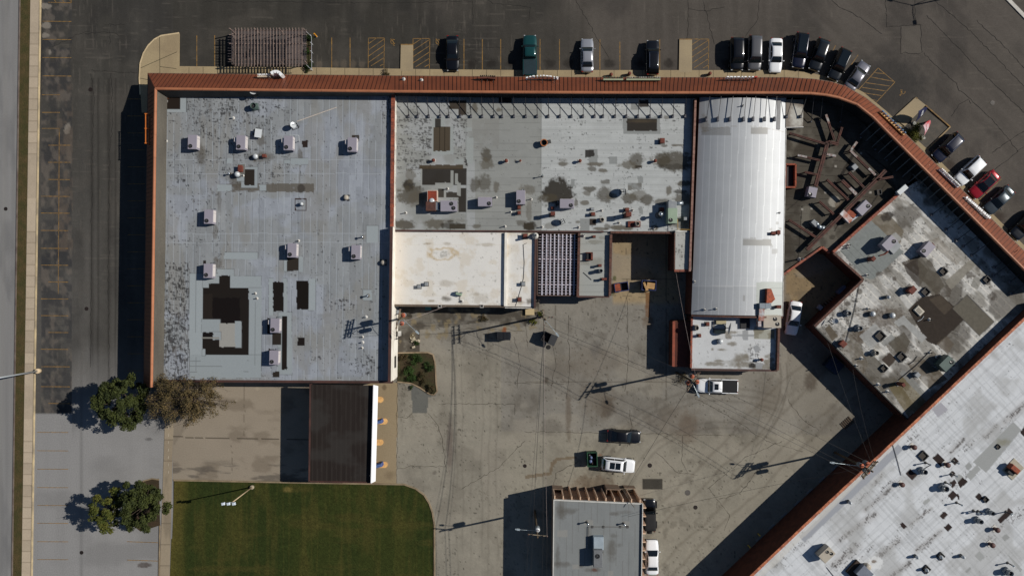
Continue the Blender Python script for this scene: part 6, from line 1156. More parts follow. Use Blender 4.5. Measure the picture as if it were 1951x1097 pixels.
# angled wing
GS = "angled wing"
plat = MB(); c = V(1699, 466, ZG + .1); plat.obox(c.x, c.y, ZG, ZG + .25, 2.1, 1.6, rad(-45)); tag(plat.build("unit_platform", M_GREY), "grey plinth under the air conditioner on the smooth sheet of the angled wing", "plinth")
P_(bs, U, 1664.5, 493, ZG, .78, "brown square chimney next to the plinth unit on the angled wing", "chimneys", 1.3, sc=(.8, .8, .7)); P_(bs, U, 1739, 552.5, ZG, .78, "wide rust brown chimney hood on the angled wing, above the white domes", "chimneys", 1.0, sc=(1.35, 1.2, .55))
for x, y, s_, lb in ((1696, 566, .55, "small white domed fan uphill of the pair of white domes"), (1666, 598, .8, "shiny white domed fan, first of the pair in the dark streaks"), (1703.5, 601, .85, "bright white domed fan with dark box, second of the pair")): P_(tdm, U, x, y, ZG, 0, lb, "exhaust fans", .9, sc=(s_, s_, .9))
for x, y, lb in ((1618.5, 597, "dark round fan near the sandy court corner of the angled wing"), (1640, 625.5, "open round fan with pale blades below the pair of white domes"), (1671.5, 672.5, "white square based fan on the bleached strip of the angled wing")): P_(tuw if y < 640 else tub, U, x, y, ZG, .78, lb, "exhaust fans", .9, sc=(.82, .82, .9))
P_(tds, U, 1592, 612, ZG, 2.5, "small dark backed dish on a pole at the corner of the angled wing", "satellite dishes", 1.0, sc=(.9, .9, 1.1)); P_(tbxr, U, 1606.5, 655, ZG, .78, "red brown slatted box at the yard edge of the angled wing", "box vents", .7, sc=(1.7, 1.7, 1.1))
for x, y, s_, lb in ((1678.5, 640, 1.3, "large dark hatch with black kerb beside pale felt on the angled wing"), (1719, 679.5, 1.2, "dark hatch on the bleached strip in the middle of the angled wing"), (1685.5, 701.5, .9, "smallest dark hatch below the square brown patch"), (1799, 517, 1.0, "dark hatch on the white felt near the canopy side"), (1765, 556, 1.1, "dark hatch at the head of the large dark patch"), (1881.5, 533, .95, "dark hatch by the canopy shade on the angled wing")): P_(tht, U, x, y, ZG, .78, lb, "roof hatches", .28, sc=(s_, s_, 1))
P_(bs, U, 1722, 733, ZG, .6, "dark chimney with a white cap near the silver hall end", "chimneys", 1.5, sc=(.6, .8, .8)); sk = thing("white_skylight", "white rimmed square skylight on the large dark patch", "skylight", (*W(1752, 592, ZG), ZG)); c = V(1752, 592, ZG + .3); MB().obox(c.x, c.y, ZG, ZG + .25, 1.25, .95, rad(-45), .08).build("white_kerb", mat("cream_kerb", C(178, 172, 158), .7), sk); MB().obox(c.x, c.y, ZG + .25, ZG + .28, .75, .5, rad(-45)).build("lens", mat("lens_grey", C(130, 124, 112), .4), sk)
P_(tbx, U, 1747.5, 714, ZG, .78, "open dark box vent with a tan lining near the grey green unit", "box vents", .5, sc=(1.2, 1.2, .8)); P_(tbxr, U, 1777.5, 467.5, ZG, .7, "brown box attached to the unit between the brown stains", "box vents", .9, sc=(1.1, 1.1, 1.2))
for x, y, lb in ((1617.5, 471.5, "first stub on the smooth grey sheet near the tile coping"), (1619.5, 467, "second stub on the smooth grey sheet near the tile coping"), (1654, 524, "stub at the lower corner of the smooth grey sheet"), (1774.5, 609, "dark stub on the large dark patch"), (1694, 746.5, "white capped pole with two arms near the yard edge"), (1676, 733, "pale stub near the yard edge of the angled wing"), (1634, 697, "black stub poking over the yard edge"), (1644, 683, "white stub with a dark box near the yard edge"), (1775, 672, "silver stub beside the grey green unit"), (1788.5, 680, "dark coil stub touching the grey green unit"), (1656.5, 588, "thin stub near the first white dome")): P_(tp if y not in (746.5, 733, 683) else tpw, U, x, y, ZG, 0, lb, "vent pipes", .5, sc=(1.3, 1.3, 1.3))
for i, (p, q, lb) in enumerate((((1676, 487), (1692, 479), "rusty flex duct between chimney and plinth unit"), ((1732, 694), (1748, 678), "long thin pipe on the bleached strip"), ((1712, 724), (1775, 666), "long dark cable reaching from the dark chimney to the grey green unit"), ((1748, 612), (1760, 602), "pale batten on the large dark patch"), ((1612, 652), (1640, 530), "dark cable crossing the angled wing from corner to sheet"))): tag(MB().path([V(*p, ZG + .08), V((p[0]+q[0])/2 + 2, (p[1]+q[1])/2 + 1, ZG + .08), V(*q, ZG + .08)], .09 if i == 0 else .04).build("roof_pipe", M_RUST if i == 0 else (M_WHT if i == 3 else M_PIPE)), lb, "pipe")
# silver hall
for x, y, a_, lb in ((1745, 853, 0, "brown mushroom vent alone near the long grey patch of the silver hall"), (1809, 887, 0, "brown mushroom vent by the black rectangle on the silver hall"), (1904, 1011, 0, "rust brown mushroom vent, upper of the two at the frame side of the silver hall"), (1894.5, 1040, 0, "rust brown mushroom vent, lower of the two at the frame side of the silver hall")): P_(tm2, U, x, y, ZH, .78, lb, "round roof vents", 1.0, sc=(.85, .85, .9))
for x, y, s_, lb in ((1762.5, 899, .85, "grey square based fan next to the large black square on the silver hall"), (1802.5, 931, 1.0, "grey fan on the widest square base in the middle of the silver hall"), (1891.5, 977.5, .75, "white fan in the dense cluster, upper of two"), (1869, 993.5, .8, "fan with rusty blades in the dense cluster, lower of two"), (1925.5, 1092, .95, "large fan cut by the lower frame edge beside a grey plank")): P_(tuw, U, x, y, ZH, .78, lb, "exhaust fans", .95, sc=(s_, s_, 1.15))
for x, y, lb in ((1774, 885.5, "white capped flue near the first grey fan"), (1828, 883, "white capped flue beside the small black diamond patch"), (1824.5, 907.5, "white capped flue above the grey widest fan"), (1812.5, 923.5, "white capped flue touching the grey widest fan"), (1834, 962.5, "slim flue with dark base in the open part of the silver hall"), (1866.5, 978, "white capped flue, first in the dense cluster"), (1875.5, 979, "white capped flue, second in the dense cluster"), (1929.5, 980, "white capped flue on the black strip near the frame edge"), (1932.5, 1078.5, "steel flue above the large fan at the lower frame edge")): P_(tc1, U, x, y, ZH, 0, lb, "flues", 1.3, sc=(.85, .85, 1.0))
for x, y, lb in ((1750.5, 1063, "white vent with a wide foot, first in the lower row of the silver hall"), (1796.5, 1062.5, "silver vent on a black square, second in the lower row"), (1838.5, 1062.5, "small white vent, third in the lower row"), (1769, 1087.5, "silver vent on a black square at the lower frame edge"), (1622, 958.5, "greenish round vent near the grey strip of the silver hall")): P_(tdm, U, x, y, ZH, .78, lb, "exhaust fans", .9, sc=(.5, .5, 1.0))
for x, y, lb in ((1796, 1062, 0), (1765, 1085, 0), (1880, 951, 1)):
    pass
P_(tht, U, 1760.5, 868.5, ZH, .78, "grey lidded square hatch with dark rim on the silver hall", "roof hatches", .28, sc=(1.2, 1.2, .8)); P_(tht, U, 1879.5, 951.5, ZH, .78, "small grey hatch touching the black square on the silver hall", "roof hatches", .28, sc=(.75, .75, .9)); P_(tht, U, 1794, 1060, ZH, .78, "black square kerb under the second vent of the lower row", "roof hatches", .28, sc=(.95, .95, .6)); P_(tht, U, 1766.5, 1085, ZH, .78, "black square kerb under the vent at the lower frame edge", "roof hatches", .28, sc=(1, 1, .6)); P_(tht, U, 1903, 851, ZH, .78, "pinkish drain hatch on the long grey patch", "roof hatches", .2, sc=(.6, .6, .6))
P_(tm2, U, 1723, 925, ZH, .78, "rusted bulbous vent with cross arms near the grey strip", "round roof vents", 1.0, sc=(.8, .8, .75)); hb = thing("brown_hood_unit", "big rust brown hooded unit on a cream pad on the silver hall", "rooftop unit", (*W(1932, 895, ZH), ZH)); c = V(1930, 893, ZH); MB().obox(c.x, c.y, ZH, ZH + .08, 2.3, 1.9, .8).build("pad", mat("cream_pad", C(164, 158, 142), .8), hb); c = V(1935, 894, ZH + 1.0); MB().obox(c.x, c.y, ZH + .3, ZH + 1.0, 1.4, .75, rad(-40), .1).build("hood", M_RUSTL, hb); c = V(1927, 897, ZH + .5); MB().obox(c.x, c.y, ZH, ZH + .7, .9, .9, rad(-40)).build("housing", M_BLACK, hb)
bu = thing("kerb_mounted_unit", "grey unit in a dark brown kerb at the lower frame edge of the silver hall", "rooftop unit", (*W(1640, 1090, ZH), ZH)); c = V(1636, 1090, ZH + .3); MB().obox(c.x, c.y, ZH, ZH + .4, 2.6, 2.2, rad(-43)).build("kerb_box", mat("kerb_brown", C(62, 48, 40), .8), bu); c = V(1648, 1093, ZH + 1.2); MB().obox(c.x, c.y, ZH + .4, ZH + 1.2, 1.8, 1.6, rad(-43), .04).build("cabinet", mat("blue_grey", C(112, 118, 130), .5), bu); c = V(1655, 1081, ZH + .8); MB().lathe(c.x, c.y, [(.4, ZH), (.42, ZH + .7), (.2, ZH + .8)], 14).build("stub", M_TAN, bu, True)
for p, q, lb in (((1748, 895), (1774, 885), "thin cable by the first grey fan of the silver hall"), ((1575, 1080), (1600, 1110), "dark pipe from the cream air conditioner to the frame edge"), ((1700, 843), (1717, 905), "sagging cable crossing the grey strip of the silver hall")): tag(MB().path([V(*p, ZH + .06), V((p[0]+q[0])/2 + 1, (p[1]+q[1])/2 + 2, ZH + .06), V(*q, ZH + .06)], .035).build("roof_cable", M_PIPE), lb, "cable")
# office block
ou = thing("office_rooftop_unit", "grey rooftop unit with pale blue duct box on the office block", "air conditioner", (*W(1138, 1050, ZE), ZE)); c = V(1140.5, 1035, ZE + .8); MB().obox(c.x, c.y, ZE, ZE + .8, 1.35, 1.75, 0, .04).build("duct_box", mat("pale_blue", C(164, 176, 184), .4, .2), ou); c = V(1139.5, 1064, ZE + 1.4); MB().obox(c.x, c.y, ZE + .2, ZE + 1.4, 1.2, 2.3, 0, .04).build("cabinet", mat("dark_grey_unit", C(112, 114, 116), .5), ou); f0 = V(1138.5, 1059, ZE + 1.4); fan(ou, None, f0.x, f0.y, ZE + 1.4, .3); c = V(1140.5, 1051, ZE + 1.2); MB().obox(c.x, c.y, ZE + .2, ZE + 1.3, 1.15, .25).build("intake_louvre", M_FAN, ou)
P_(tc1, U, 1120, 998, ZE, 0, "dark capped flue at the pipe corner of the office block", "flues", .9, sc=(1, 1, .8)); P_(tc1, U, 1190, 999.5, ZE, 0, "dark capped flue at the pipe end of the office block", "flues", .7, sc=(1, 1, .6)); gp_ = MB(); gp_.path([V(1121, 1045, ZE + .15), V(1121.5, 1003, ZE + .15), V(1197, 1003.5, ZE + .15)], .045); gp_.path([V(1124, 1045, ZE + .15), V(1124, 1003, ZE + .15)], .03); tag(gp_.build("gas_pipe", M_CURB), "angled gas pipe running over the office block roof", "pipe")
for x, lb in ((1129, "first grey block under the office block's pipe"), (1150, "second grey block under the office block's pipe"), (1182, "third grey block under the office block's pipe"), (1196, "round end block of the office block's pipe")): c = V(x, 1003, ZE); tag(MB().obox(c.x, c.y, ZE, ZE + .1, .22, .3).build("pipe_block", M_PIPE), lb, "pipe block", "pipe blocks")

# stay rods bracing the canopy
ORD = "first second third fourth fifth sixth seventh eighth ninth tenth eleventh twelfth thirteenth fourteenth fifteenth sixteenth seventeenth eighteenth nineteenth twentieth twenty-first twenty-second twenty-third twenty-fourth twenty-fifth twenty-sixth twenty-seventh twenty-eighth twenty-ninth".split()
M_ROD = mat("rod_dark", C(44, 44, 48), .5, .3)
def stay(ax, ay, z, tx, ty, label, grp, tz=5.3, blk_=(.28, .42)):
    t = thing("stay_rod", label, "stay rod", (*W(ax, ay, z), z), grp); c = V(ax, ay, z + .2); MB().obox(c.x, c.y, z, z + .32, blk_[0], blk_[1], 0, .04).build("anchor_block", mat("anchor_grey", C(92, 92, 98), .7), t); MB().tube((c.x, c.y, z + .3), V(tx, ty, tz), .045, n=6).build("rod", M_ROD, t)
for i, x in enumerate((779, 796, 817, 838.6, 855, 877, 897.6, 919, 941, 957, 979.5, 1002, 1023.5, 1045, 1067, 1089, 1111, 1133, 1149, 1172, 1193.5, 1215.6, 1238, 1260, 1282, 1305)):
    stay(x, 221.5, ZB, x - 4.5 + (x - 779) * .015, 178.5, "dark stay rod with grey anchor block on the middle roof, the %s from the store" % ORD[i], "stay rods of the middle roof")
for i, (x, z) in enumerate(((1346, 4.45), (1368, 4.85), (1391, 5.18), (1417, 5.34), (1435, 5.33), (1457, 5.15), (1476, 4.8))): stay(x, 227, z - .02, x + 7 - (x - 1346) * .02, 180, "stay rod standing on the vaulted roof, the %s from the party wall" % ORD[i], "stay rods of the vaulted roof", 5.5, (.3, .6))
for i, (x, y) in enumerate(((1499, 222), (1525.5, 222))): stay(x, y, 4.1, x + 12, 181 + i, ("stay rod on the raised roof box beside the vault", "stay rod on the outer edge of the raised roof box")[i], "stay rods of the roof box")
for i, (x, y) in enumerate(((1775, 409), (1803, 437), (1822, 458), (1836, 469), (1852, 486), (1893, 525), (1895, 509), (1923.5, 537), (1926.5, 559.5))): stay(x, y, ZG, x + 44, y - 33, "shaded stay rod on the angled wing behind the canopy, the %s from the bend" % ORD[i], "stay rods of the angled wing", 5.2)
for i, (x, y) in enumerate(((1545, 232), (1562, 232), (1601, 232), (1640, 262), (1668, 285), (1690, 305))): stay(x, y, ZF, x + (6 if i < 3 else 28), 184 + (i > 1) * 8 + (i > 2) * 30 + max(0, i - 3) * 22, "shaded stay rod over the corner shops' dark roof, the %s along the bend" % ORD[i], "stay rods of the corner shops", 5.2, (.2, .2))
# ------------------------------------------------------------------ vehicles
M_GLASS = mat("car_glass", C(20, 26, 30), .06, spec=.7, amt=.02); M_TYRE = mat("tyre", C(26, 26, 27), .85); M_RIM = mat("rim", C(150, 152, 154), .3, .8); M_HEAD = mat("headlamp", C(196, 200, 204), .1, .2); M_TAIL = mat("tail_lamp", C(140, 22, 22), .2); M_CHROME = mat("chrome", C(200, 200, 205), .12, .9); M_TRIMB = mat("black_trim", C(18, 18, 20), .45)
def paint(name, c, rough=.28, metal=.25): return mat("paint_" + name, c, rough, metal, amt=.02, spec=.5, coat=.8)
SPEC = {  # length, width, roof height, belt, hood front z, hood back z, (windshield base, roof front, roof rear, rear glass base) from the front as shares of the length, tail z
 "sedan": (4.75, 1.84, 1.44, .92, .68, .90, (.27, .43, .72, .88), .98), "suv": (4.65, 1.88, 1.72, 1.04, .88, 1.04, (.25, .38, .88, .975), 1.04), "wagon": (4.8, 1.92, 1.74, 1.06, .92, 1.06, (.26, .38, .90, .98), 1.06),
 "pickup": (5.7, 2.0, 1.88, 1.16, 1.02, 1.16, (.25, .35, .575, .60), 1.1), "jeep": (4.6, 1.84, 1.84, 1.12, 1.05, 1.12, (.36, .41, .93, .96), 1.12), "minivan": (4.9, 1.95, 1.74, 1.05, .84, 1.02, (.19, .34, .93, .985), 1.05)}
def car(kind, label, m, px, py, heading, group="parked cars", L=None, roof_m=None, extras=(), name=None, zoff=.9, sx=1.0):
    """heading: the direction the nose points, in degrees on the picture plane, 0 = towards +x, 90 = up"""
    l, w, hr, belt, hf, hb, (f0, f1, f2, f3), tz = SPEC[kind]; k = (L or l) / l; x, y = W(px, py, zoff)
    t = thing(name or {"sedan": "parked_sedan", "suv": "parked_suv", "wagon": "parked_suv", "pickup": "pickup_truck", "jeep": "parked_jeep", "minivan": "parked_minivan"}[kind], label, "pickup" if kind == "pickup" else "car", (x, y, .012), group, local=True, rz=math.radians(heading))
    X = lambda s: l * k * (.5 - s); b = MB(); st = []
    for s in (0, .012, .04, .09, .16, f0, .33, .5, .66, .8, .9, .95, .985, 1.0):
        e = min(s, 1 - s); hw = w / 2 * (.72 if e < .006 else .80 if e < .02 else .90 if e < .05 else .965 if e < .1 else 1.0)
        zt = hf - .16 if s == 0 else hf - .05 if s < .02 else hf + (hb - hf) * min(1, s / f0) if s <= f0 else belt if s < f3 else tz - max(0, s - f3) / max(1e-3, 1 - f3) * .08
        if s == 1.0: zt -= .16
        if kind == "pickup" and s > f3: zt = 1.12
        zb = .34 if e < .03 else .22
        st.append((X(s), hw, zt, zb))
    prof = lambda x, hw, zt, zb: [(x, -hw * .93, zb), (x, -hw, zb + .16), (x, -hw, zt - .28), (x, -hw * .965, zt - .09), (x, -hw * .87, zt - .015), (x, -hw * .45, zt + .018), (x, 0, zt + .03), (x, hw * .45, zt + .018), (x, hw * .87, zt - .015), (x, hw * .965, zt - .09), (x, hw, zt - .28), (x, hw, zb + .16), (x, hw * .93, zb)]
    n = 13
    for q in st: b.v += prof(*q)
    for i in range(len(st) - 1):
        for j in range(n): j2 = (j + 1) % n; b.f.append((i*n + j, i*n + j2, (i+1)*n + j2, (i+1)*n + j))
    b.f.append(tuple(range(n - 1, -1, -1))); b.f.append(tuple((len(st)-1)*n + i for i in range(n))); body = b.build("body", m, t, True)
    wb, wr = w * .455, w * .36
    if kind in ("jeep",): wr = w * .41
    def cab(x, z):                                                        # half width of the cabin at height z
        return wb + (wr - wb) * max(0, min(1, (z - belt) / (hr - belt)))
    A0, B0, C0, D0 = (X(f0), belt - .03), (X(f1), hr - .06), (X(f2), hr - .08), (X(f3), belt - .02); M0 = ((B0[0] + C0[0]) / 2, hr)
    spine = [A0, ((A0[0]*.5 + B0[0]*.5), (A0[1]*.46 + B0[1]*.54)), B0, ((B0[0]*.6 + M0[0]*.4), hr - .012), M0, ((C0[0]*.6 + M0[0]*.4), hr - .02), C0, ((C0[0]*.5 + D0[0]*.5), (C0[1]*.52 + D0[1]*.48)), D0]
    c = MB()
    for (x_, z_) in spine:
        for u in (-1, -.93, -.55, 0, .55, .93, 1): c.v.append((x_, u * cab(x_, z_), z_ + .035 * (1 - u * u) - (.03 if abs(u) == 1 else 0)))
    for i in range(len(spine) - 1):
        for j in range(6): c.f.append((i*7 + j, i*7 + j + 1, i*7 + 8 + j, i*7 + 7 + j))
    kk2 = len(c.v)
    for sgn in (-1, 1):                                                   # cabin sides
        s0 = len(c.v); ring = [(x_, z_) for x_, z_ in spine]
        c.v += [(x_, sgn * cab(x_, z_), z_ - .03) for x_, z_ in ring]; c.f.append(tuple(range(s0, s0 + len(ring))) if sgn > 0 else tuple(range(s0 + len(ring) - 1, s0 - 1, -1)))
    c.build("cabin", roof_m or m, t, True)
    def pane(nm, p, q, u0, u1, s0, s1, cols=6):
        g_ = MB(); rows = 3
        for i in range(rows + 1):
            s = s0 + (s1 - s0) * i / rows; x_ = p[0] + (q[0] - p[0]) * s; z_ = p[1] + (q[1] - p[1]) * s + .035 * 4 * .25 * math.sin(math.pi * s)
            for j in range(cols + 1):
                u = u0 + (u1 - u0) * j / cols; g_.v.append((x_ + (.02 if p[0] > q[0] and nm == "windshield" else -.02 if nm == "rear_window" else 0) , u * cab(x_, z_), z_ + .035 * (1 - u * u) + .022))
        for i in range(rows):
            for j in range(cols): a = i * (cols + 1) + j; g_.f.append((a, a + 1, a + cols + 2, a + cols + 1))
        g_.build(nm, M_GLASS, t, True)
    pane("windshield", A0, B0, -.9, .9, .06, .97); pane("rear_window", D0, C0, -.86, .86, .12 if kind == "sedan" else .25, .95)
    for sgn in (-1, 1):
        g_ = MB(); zl, zh = belt + .05, hr - .17
        xs = [X(f0) + (X(f1) - X(f0)) * .45, X(f1) - .05, X((f1 + f2) / 2) + .04], [X((f1 + f2) / 2) - .05, X(f2) + .12, X(f2) + (X(f3) - X(f2)) * .5]
        for tri in xs:
            if tri is xs[0]: P = [(tri[0], zl), (tri[1], zh), (tri[2], zh), (tri[2], zl)]
            else: P = [(tri[0], zl), (tri[0], zh), (tri[1], zh), (tri[2], zl)]
            g_.poly([(x_, sgn * (cab(x_, z_) + .014), z_) for x_, z_ in P])
        g_.build("side_window", M_GLASS, t)
        MB().obox(X(f0) - .25, sgn * (w / 2 + .10), belt - .02, belt + .13, .12, .2, 0, .03).build("wing_mirror", m if kind != "jeep" else M_TRIMB, t)
        MB().obox(X(.018), sgn * w * .33, hf - .2, hf - .06, .14, w * .2, -sgn * .25, .02).build("headlight", M_HEAD, t)
        MB().obox(X(.988), sgn * w * .36, tz - .26, tz - .09, .12, w * .15, sgn * .2, .02).build("tail_light", M_TAIL, t)
        for s in (.17, .80):
            r = .34 if kind in ("sedan",) else .37; wh = MB(); yc = sgn * (w / 2 - .085)
            wh.tube((X(s), yc - .11, r), (X(s), yc + .11, r), r, n=18); wo = wh.build("wheel", M_TYRE, t); MB().tube((X(s), yc + sgn * .112, r), (X(s), yc + sgn * .118, r), r * .62, n=14).build("rim", M_RIM, wo)
    MB().obox(X(.004), 0, .36, .5, .06, w * .62).build("grille", M_TRIMB, t); MB().obox(X(.997), 0, .5, .62, .04, .5).build("number_plate", M_CHROME, t)
    if kind == "pickup":
        cov = extras[0] if extras else M_TRIMB; MB().obox((X(f3) + X(.985)) / 2 - .02, 0, 1.1, 1.17, X(f3) - X(.985) - .06, w * .9, 0, .03).build("tonneau_cover", cov, t)
        e_ = MB()
        for sgn in (-1, 1): e_.obox((X(f3) + X(1)) / 2, sgn * w * .465, 1.05, 1.16, X(f3) - X(1) - .03, w * .06, 0, .02)
        e_.build("bed_rail", m, t)
    if "rails" in extras or "lit_rails" in extras:
        for sgn in (-1, 1): MB().beam((X(f1) - .2, sgn * wr * .86, hr + .045), (X(f2) + .15, sgn * wr * .86, hr + .035), .05, .05).build("roof_rail", M_CHROME, t)
    if "sunroof" in extras: MB().obox(X((f1 * .62 + f2 * .38)), 0, hr, hr + .042, .55 if kind == "pickup" else .8, wr * 1.15, 0, .01).build("sunroof", M_GLASS, t)
    if "panorama" in extras:
        for q in (.3, .62): MB().obox(X(f1 + (f2 - f1) * q), 0, hr, hr + .04, .72, wr * 1.35, 0, .01).build("sunroof", M_GLASS, t)
    if "blackroof" in extras: MB().obox(X((f1 + f2) / 2), 0, hr - .005, hr + .042, X(f1) - X(f2) - .1, wr * 1.7, 0, .01).build("glass_roof", M_GLASS, t)
    if kind == "jeep":
        wh = MB().tube((X(1.0) - .02, 0, .95), (X(1.0) - .24, 0, .95), .38, n=18); wh.build("spare_wheel", M_TYRE, t)
        fd = MB()
        for sgn in (-1, 1):
            for s in (.17, .80): fd.obox(X(s), sgn * (w / 2 + .04), .8, .9, 1.0, .3, 0, .05)
        fd.build("fender", M_TRIMB, t)
    return t
pk = paint("black", C(16, 16, 19)); pgreen = paint("green", C(22, 66, 66)); psil = paint("silver", C(166, 168, 174), .3, .5); pgry = paint("grey", C(98, 98, 100), .3, .4); pwh = paint("white", C(226, 228, 230), .3, 0); pnv = paint("navy", C(16, 18, 38), .25, .2); pch = paint("charcoal", C(20, 23, 26), .25, .2); pred = paint("red", C(150, 18, 32), .25, .3); pgm = paint("gunmetal", C(112, 112, 120), .3, .5); psl = paint("slate", C(62, 70, 76), .28, .4); pmt = mat("soft_top", C(34, 34, 35), .85)
car("sedan", "black sedan parked nose in beside the hatched bay next to the first ramp", pk, 862, 101, -90, L=4.9); car("pickup", "dark green pickup with blue green bed cover reaching over the walk", pgreen, 1009.5, 106, 90, "pickups", L=5.7, extras=(mat("bed_cover", C(24, 44, 52), .6),)); car("sedan", "silver sedan backed in alone before the white arched letters", psil, 1119, 105, 90); car("suv", "black off-roader with bright roof rails backed in before the green signboards", pk, 1243.5, 109.5, 90, L=4.85, extras=("rails",))
car("minivan", "black van in the corner row, parked beside the grey minivan", pk, 1404.5, 102.5, -90, L=4.6); car("minivan", "dark grey minivan between the black van and the white sedan", pgry, 1438.5, 100.5, -91.5, L=4.9); car("sedan", "white sedan with dark windows parked between a grey minivan and a navy wagon", pwh, 1479, 105, -91.5, L=4.8); car("wagon", "navy blue wagon next to the white sedan in the corner row", pnv, 1525, 96, -98, L=5.0, extras=("blackroof",))
car("suv", "black wagon between the navy wagon and another dark wagon in the corner row", pch, 1561, 104, -109, L=4.6); car("suv", "dark blue black wagon next to the grey sedan at the bend", pch, 1600, 122.5, -115, L=4.7, extras=("blackroof",)); car("sedan", "grey metallic sedan backed in next to the hatched bay at the bend", pgm, 1635, 144, 55, L=4.5)
car("wagon", "dark navy wagon with chrome roof rails beside the planter kerb", pnv, 1806.5, 281, -137, L=4.9, extras=("rails",)); car("suv", "white wagon parked beside the red sedan along the diagonal canopy", pwh, 1849.5, 325, -137, L=4.7); car("sedan", "bright red sedan between the white wagon and a grey sedan", pred, 1877, 351, -138, L=4.6, extras=("blackroof",)); car("sedan", "slate grey sedan next to the red sedan on the diagonal row", psl, 1905, 381, -137, L=4.7); car("wagon", "black wagon cut off by the frame edge at the end of the diagonal row", pk, 1955, 428, -135, L=5.0)
car("pickup", "white pickup with black bed cover under the pole behind the rear wing", pwh, 1366.5, 735, 178.5, "pickups", L=5.75, extras=(M_TRIMB, "sunroof")); car("sedan", "black sedan standing alone in the open yard above the green dumpster", pk, 1189, 831.5, -3, L=4.75); car("wagon", "white wagon with glass roof parked at the green dumpster", pwh, 1178, 885.5, -6, L=4.7, extras=("rails", "panorama")); car("jeep", "black soft top off-roader with spare wheel beside the office block", pk, 1237, 981, 90, L=4.5, roof_m=pmt); car("sedan", "white sedan parked beside the office block's tan fins", pwh, 1243, 1062, 90, L=4.85); car("sedan", "white sedan half in shade in the narrow court by the rusty chimney", pwh, 1513, 606, -99, L=4.8)

# ------------------------------------------------------------------ dumpsters
def dumpster(px, py, L, Wd, h, a, m, label, lids=0, content=None, name="dumpster", lid_m=None):
    x, y = W(px, py, h); t = thing(name, label, "dumpster", (x, y, .012), "dumpsters in the yard", local=True, rz=a); b = MB(); w = .07
    for s in (-1, 1): b.obox(s * (L/2 - w/2), 0, .12, h, w, Wd); b.obox(0, s * (Wd/2 - w/2), .12, h, L - 2*w, w)
    b.obox(0, 0, .12, .2, L - .1, Wd - .1); b.build("bin_body", m, t); r = MB()
    for s in (-1, 1): r.obox(s * L/2, 0, h - .1, h + .02, .1, Wd + .1); r.obox(0, s * Wd/2, h - .1, h + .02, L - .1, .1); r.obox(s * (L/2 + .06), 0, .5, .7, .08, Wd * .6)
    r.build("rim", m, t); wh = MB()
    for sx in (-1, 1):
        for sy in (-1, 1): wh.tube((sx * L * .4, sy * Wd * .4 - .03, .08), (sx * L * .4, sy * Wd * .4 + .03, .08), .08, n=10)
    wh.build("casters", M_TYRE, t); lm = lid_m or mat("lid_black", C(30, 32, 36), .5, amt=.1)
    for k in range(lids):
        lb = MB(); cx = -L/4 + k * L/2; lb.obox(cx, 0, h + .02, h + .07, L/2 - .03, Wd + .06)
        for q in range(5): lb.obox(cx - L * .2 + q * L * .1, 0, h + .07, h + .1, .06, Wd * .92)
        lb.build("lid", lm, t)
    return t
DBL = mat("bin_navy", C(28, 36, 54), .55, c2=C(24, 28, 38), amt=.15); DBK = mat("bin_black", C(24, 24, 26), .6, amt=.15); DGN = mat("bin_green", C(34, 78, 52), .6, c2=C(26, 56, 40), amt=.2); DBU = mat("bin_blue", C(30, 40, 84), .6, c2=C(24, 32, 58), amt=.2)
dumpster(959, 640, 1.9, 1.05, 1.3, rad(-1), DBL, "navy dumpster with closed ribbed lids behind the white roofed shop", 2)
d_ = dumpster(1041, 642, 1.0, 1.35, 1.25, rad(-24), DBK, "black open dumpster with its lids hanging over at the utility pole"); lb = MB(); lb.beam((.5, 0, 1.3), (1.5, 0, 1.0), 1.5, .06)
for q in range(6): lb.beam((.6, -.6 + q * .24, 1.32), (1.45, -.6 + q * .24, 1.06), .05, .05)
lb.build("open_lid", mat("lid_black", C(30, 32, 36)), d_); MB().obox(0, 0, .2, .5, .8, 1.2, .0, .1).build("rubbish", M_BLACK, d_)
d_ = dumpster(1128.5, 875, 1.35, 1.95, 1.3, rad(2), DGN, "green open dumpster holding dark bags beside the white wagon"); r = random.Random(3)
for k in range(7): MB().lathe(r.uniform(-.4, .4), r.uniform(-.7, .7), [(.05, .4), (.26, .5), (.3, .72), (.18, .88), (.03, .92)], 9).build("rubbish_bag", (mat("bag_black", C(24, 24, 28), .35), mat("bag_blue", C(90, 104, 140), .5), mat("bag_brown", C(74, 60, 56), .6))[k % 3], d_, True)
d_ = dumpster(1184, 546.5, 1.9, 1.2, 1.1, rad(8), DBU, "blue rimmed bin with rusty inside, nearer the workshop wall"); MB().obox(-.5, 0, .2, .9, .75, 1.0).build("rust_plate", M_RUSTL, d_); MB().obox(.4, 0, .2, .5, .9, 1.0).build("dark_waste", M_BLACK, d_)
d_ = dumpster(1236.5, 543.5, 1.95, 1.35, 1.2, rad(-2), DBU, "blue rimmed bin full of cardboard in the courtyard"); CARD = mat("cardboard", C(172, 138, 92), .85, c2=C(152, 118, 78), sc=2); MB().obox(.25, -.05, .3, 1.25, 1.1, .85, rad(-6)).build("cardboard_box", CARD, d_); b = MB(); b.beam((-.75, .4, 1.3), (-.3, -.65, 1.35), .3, .04); b.build("cardboard_flap", CARD, d_); b = MB(); b.beam((-.55, -.6, 1.28), (-.1, -.55, 1.34), .4, .04); b.build("cardboard_flap", CARD, d_)
dumpster(1590, 696, 2.0, 1.7, 1.2, rad(-40), mat("bin_teal", C(24, 44, 62), .6, amt=.2), "dark blue bin in the shade along the angled wing wall", 2, lid_m=mat("lid_blue", C(26, 40, 62), .5))
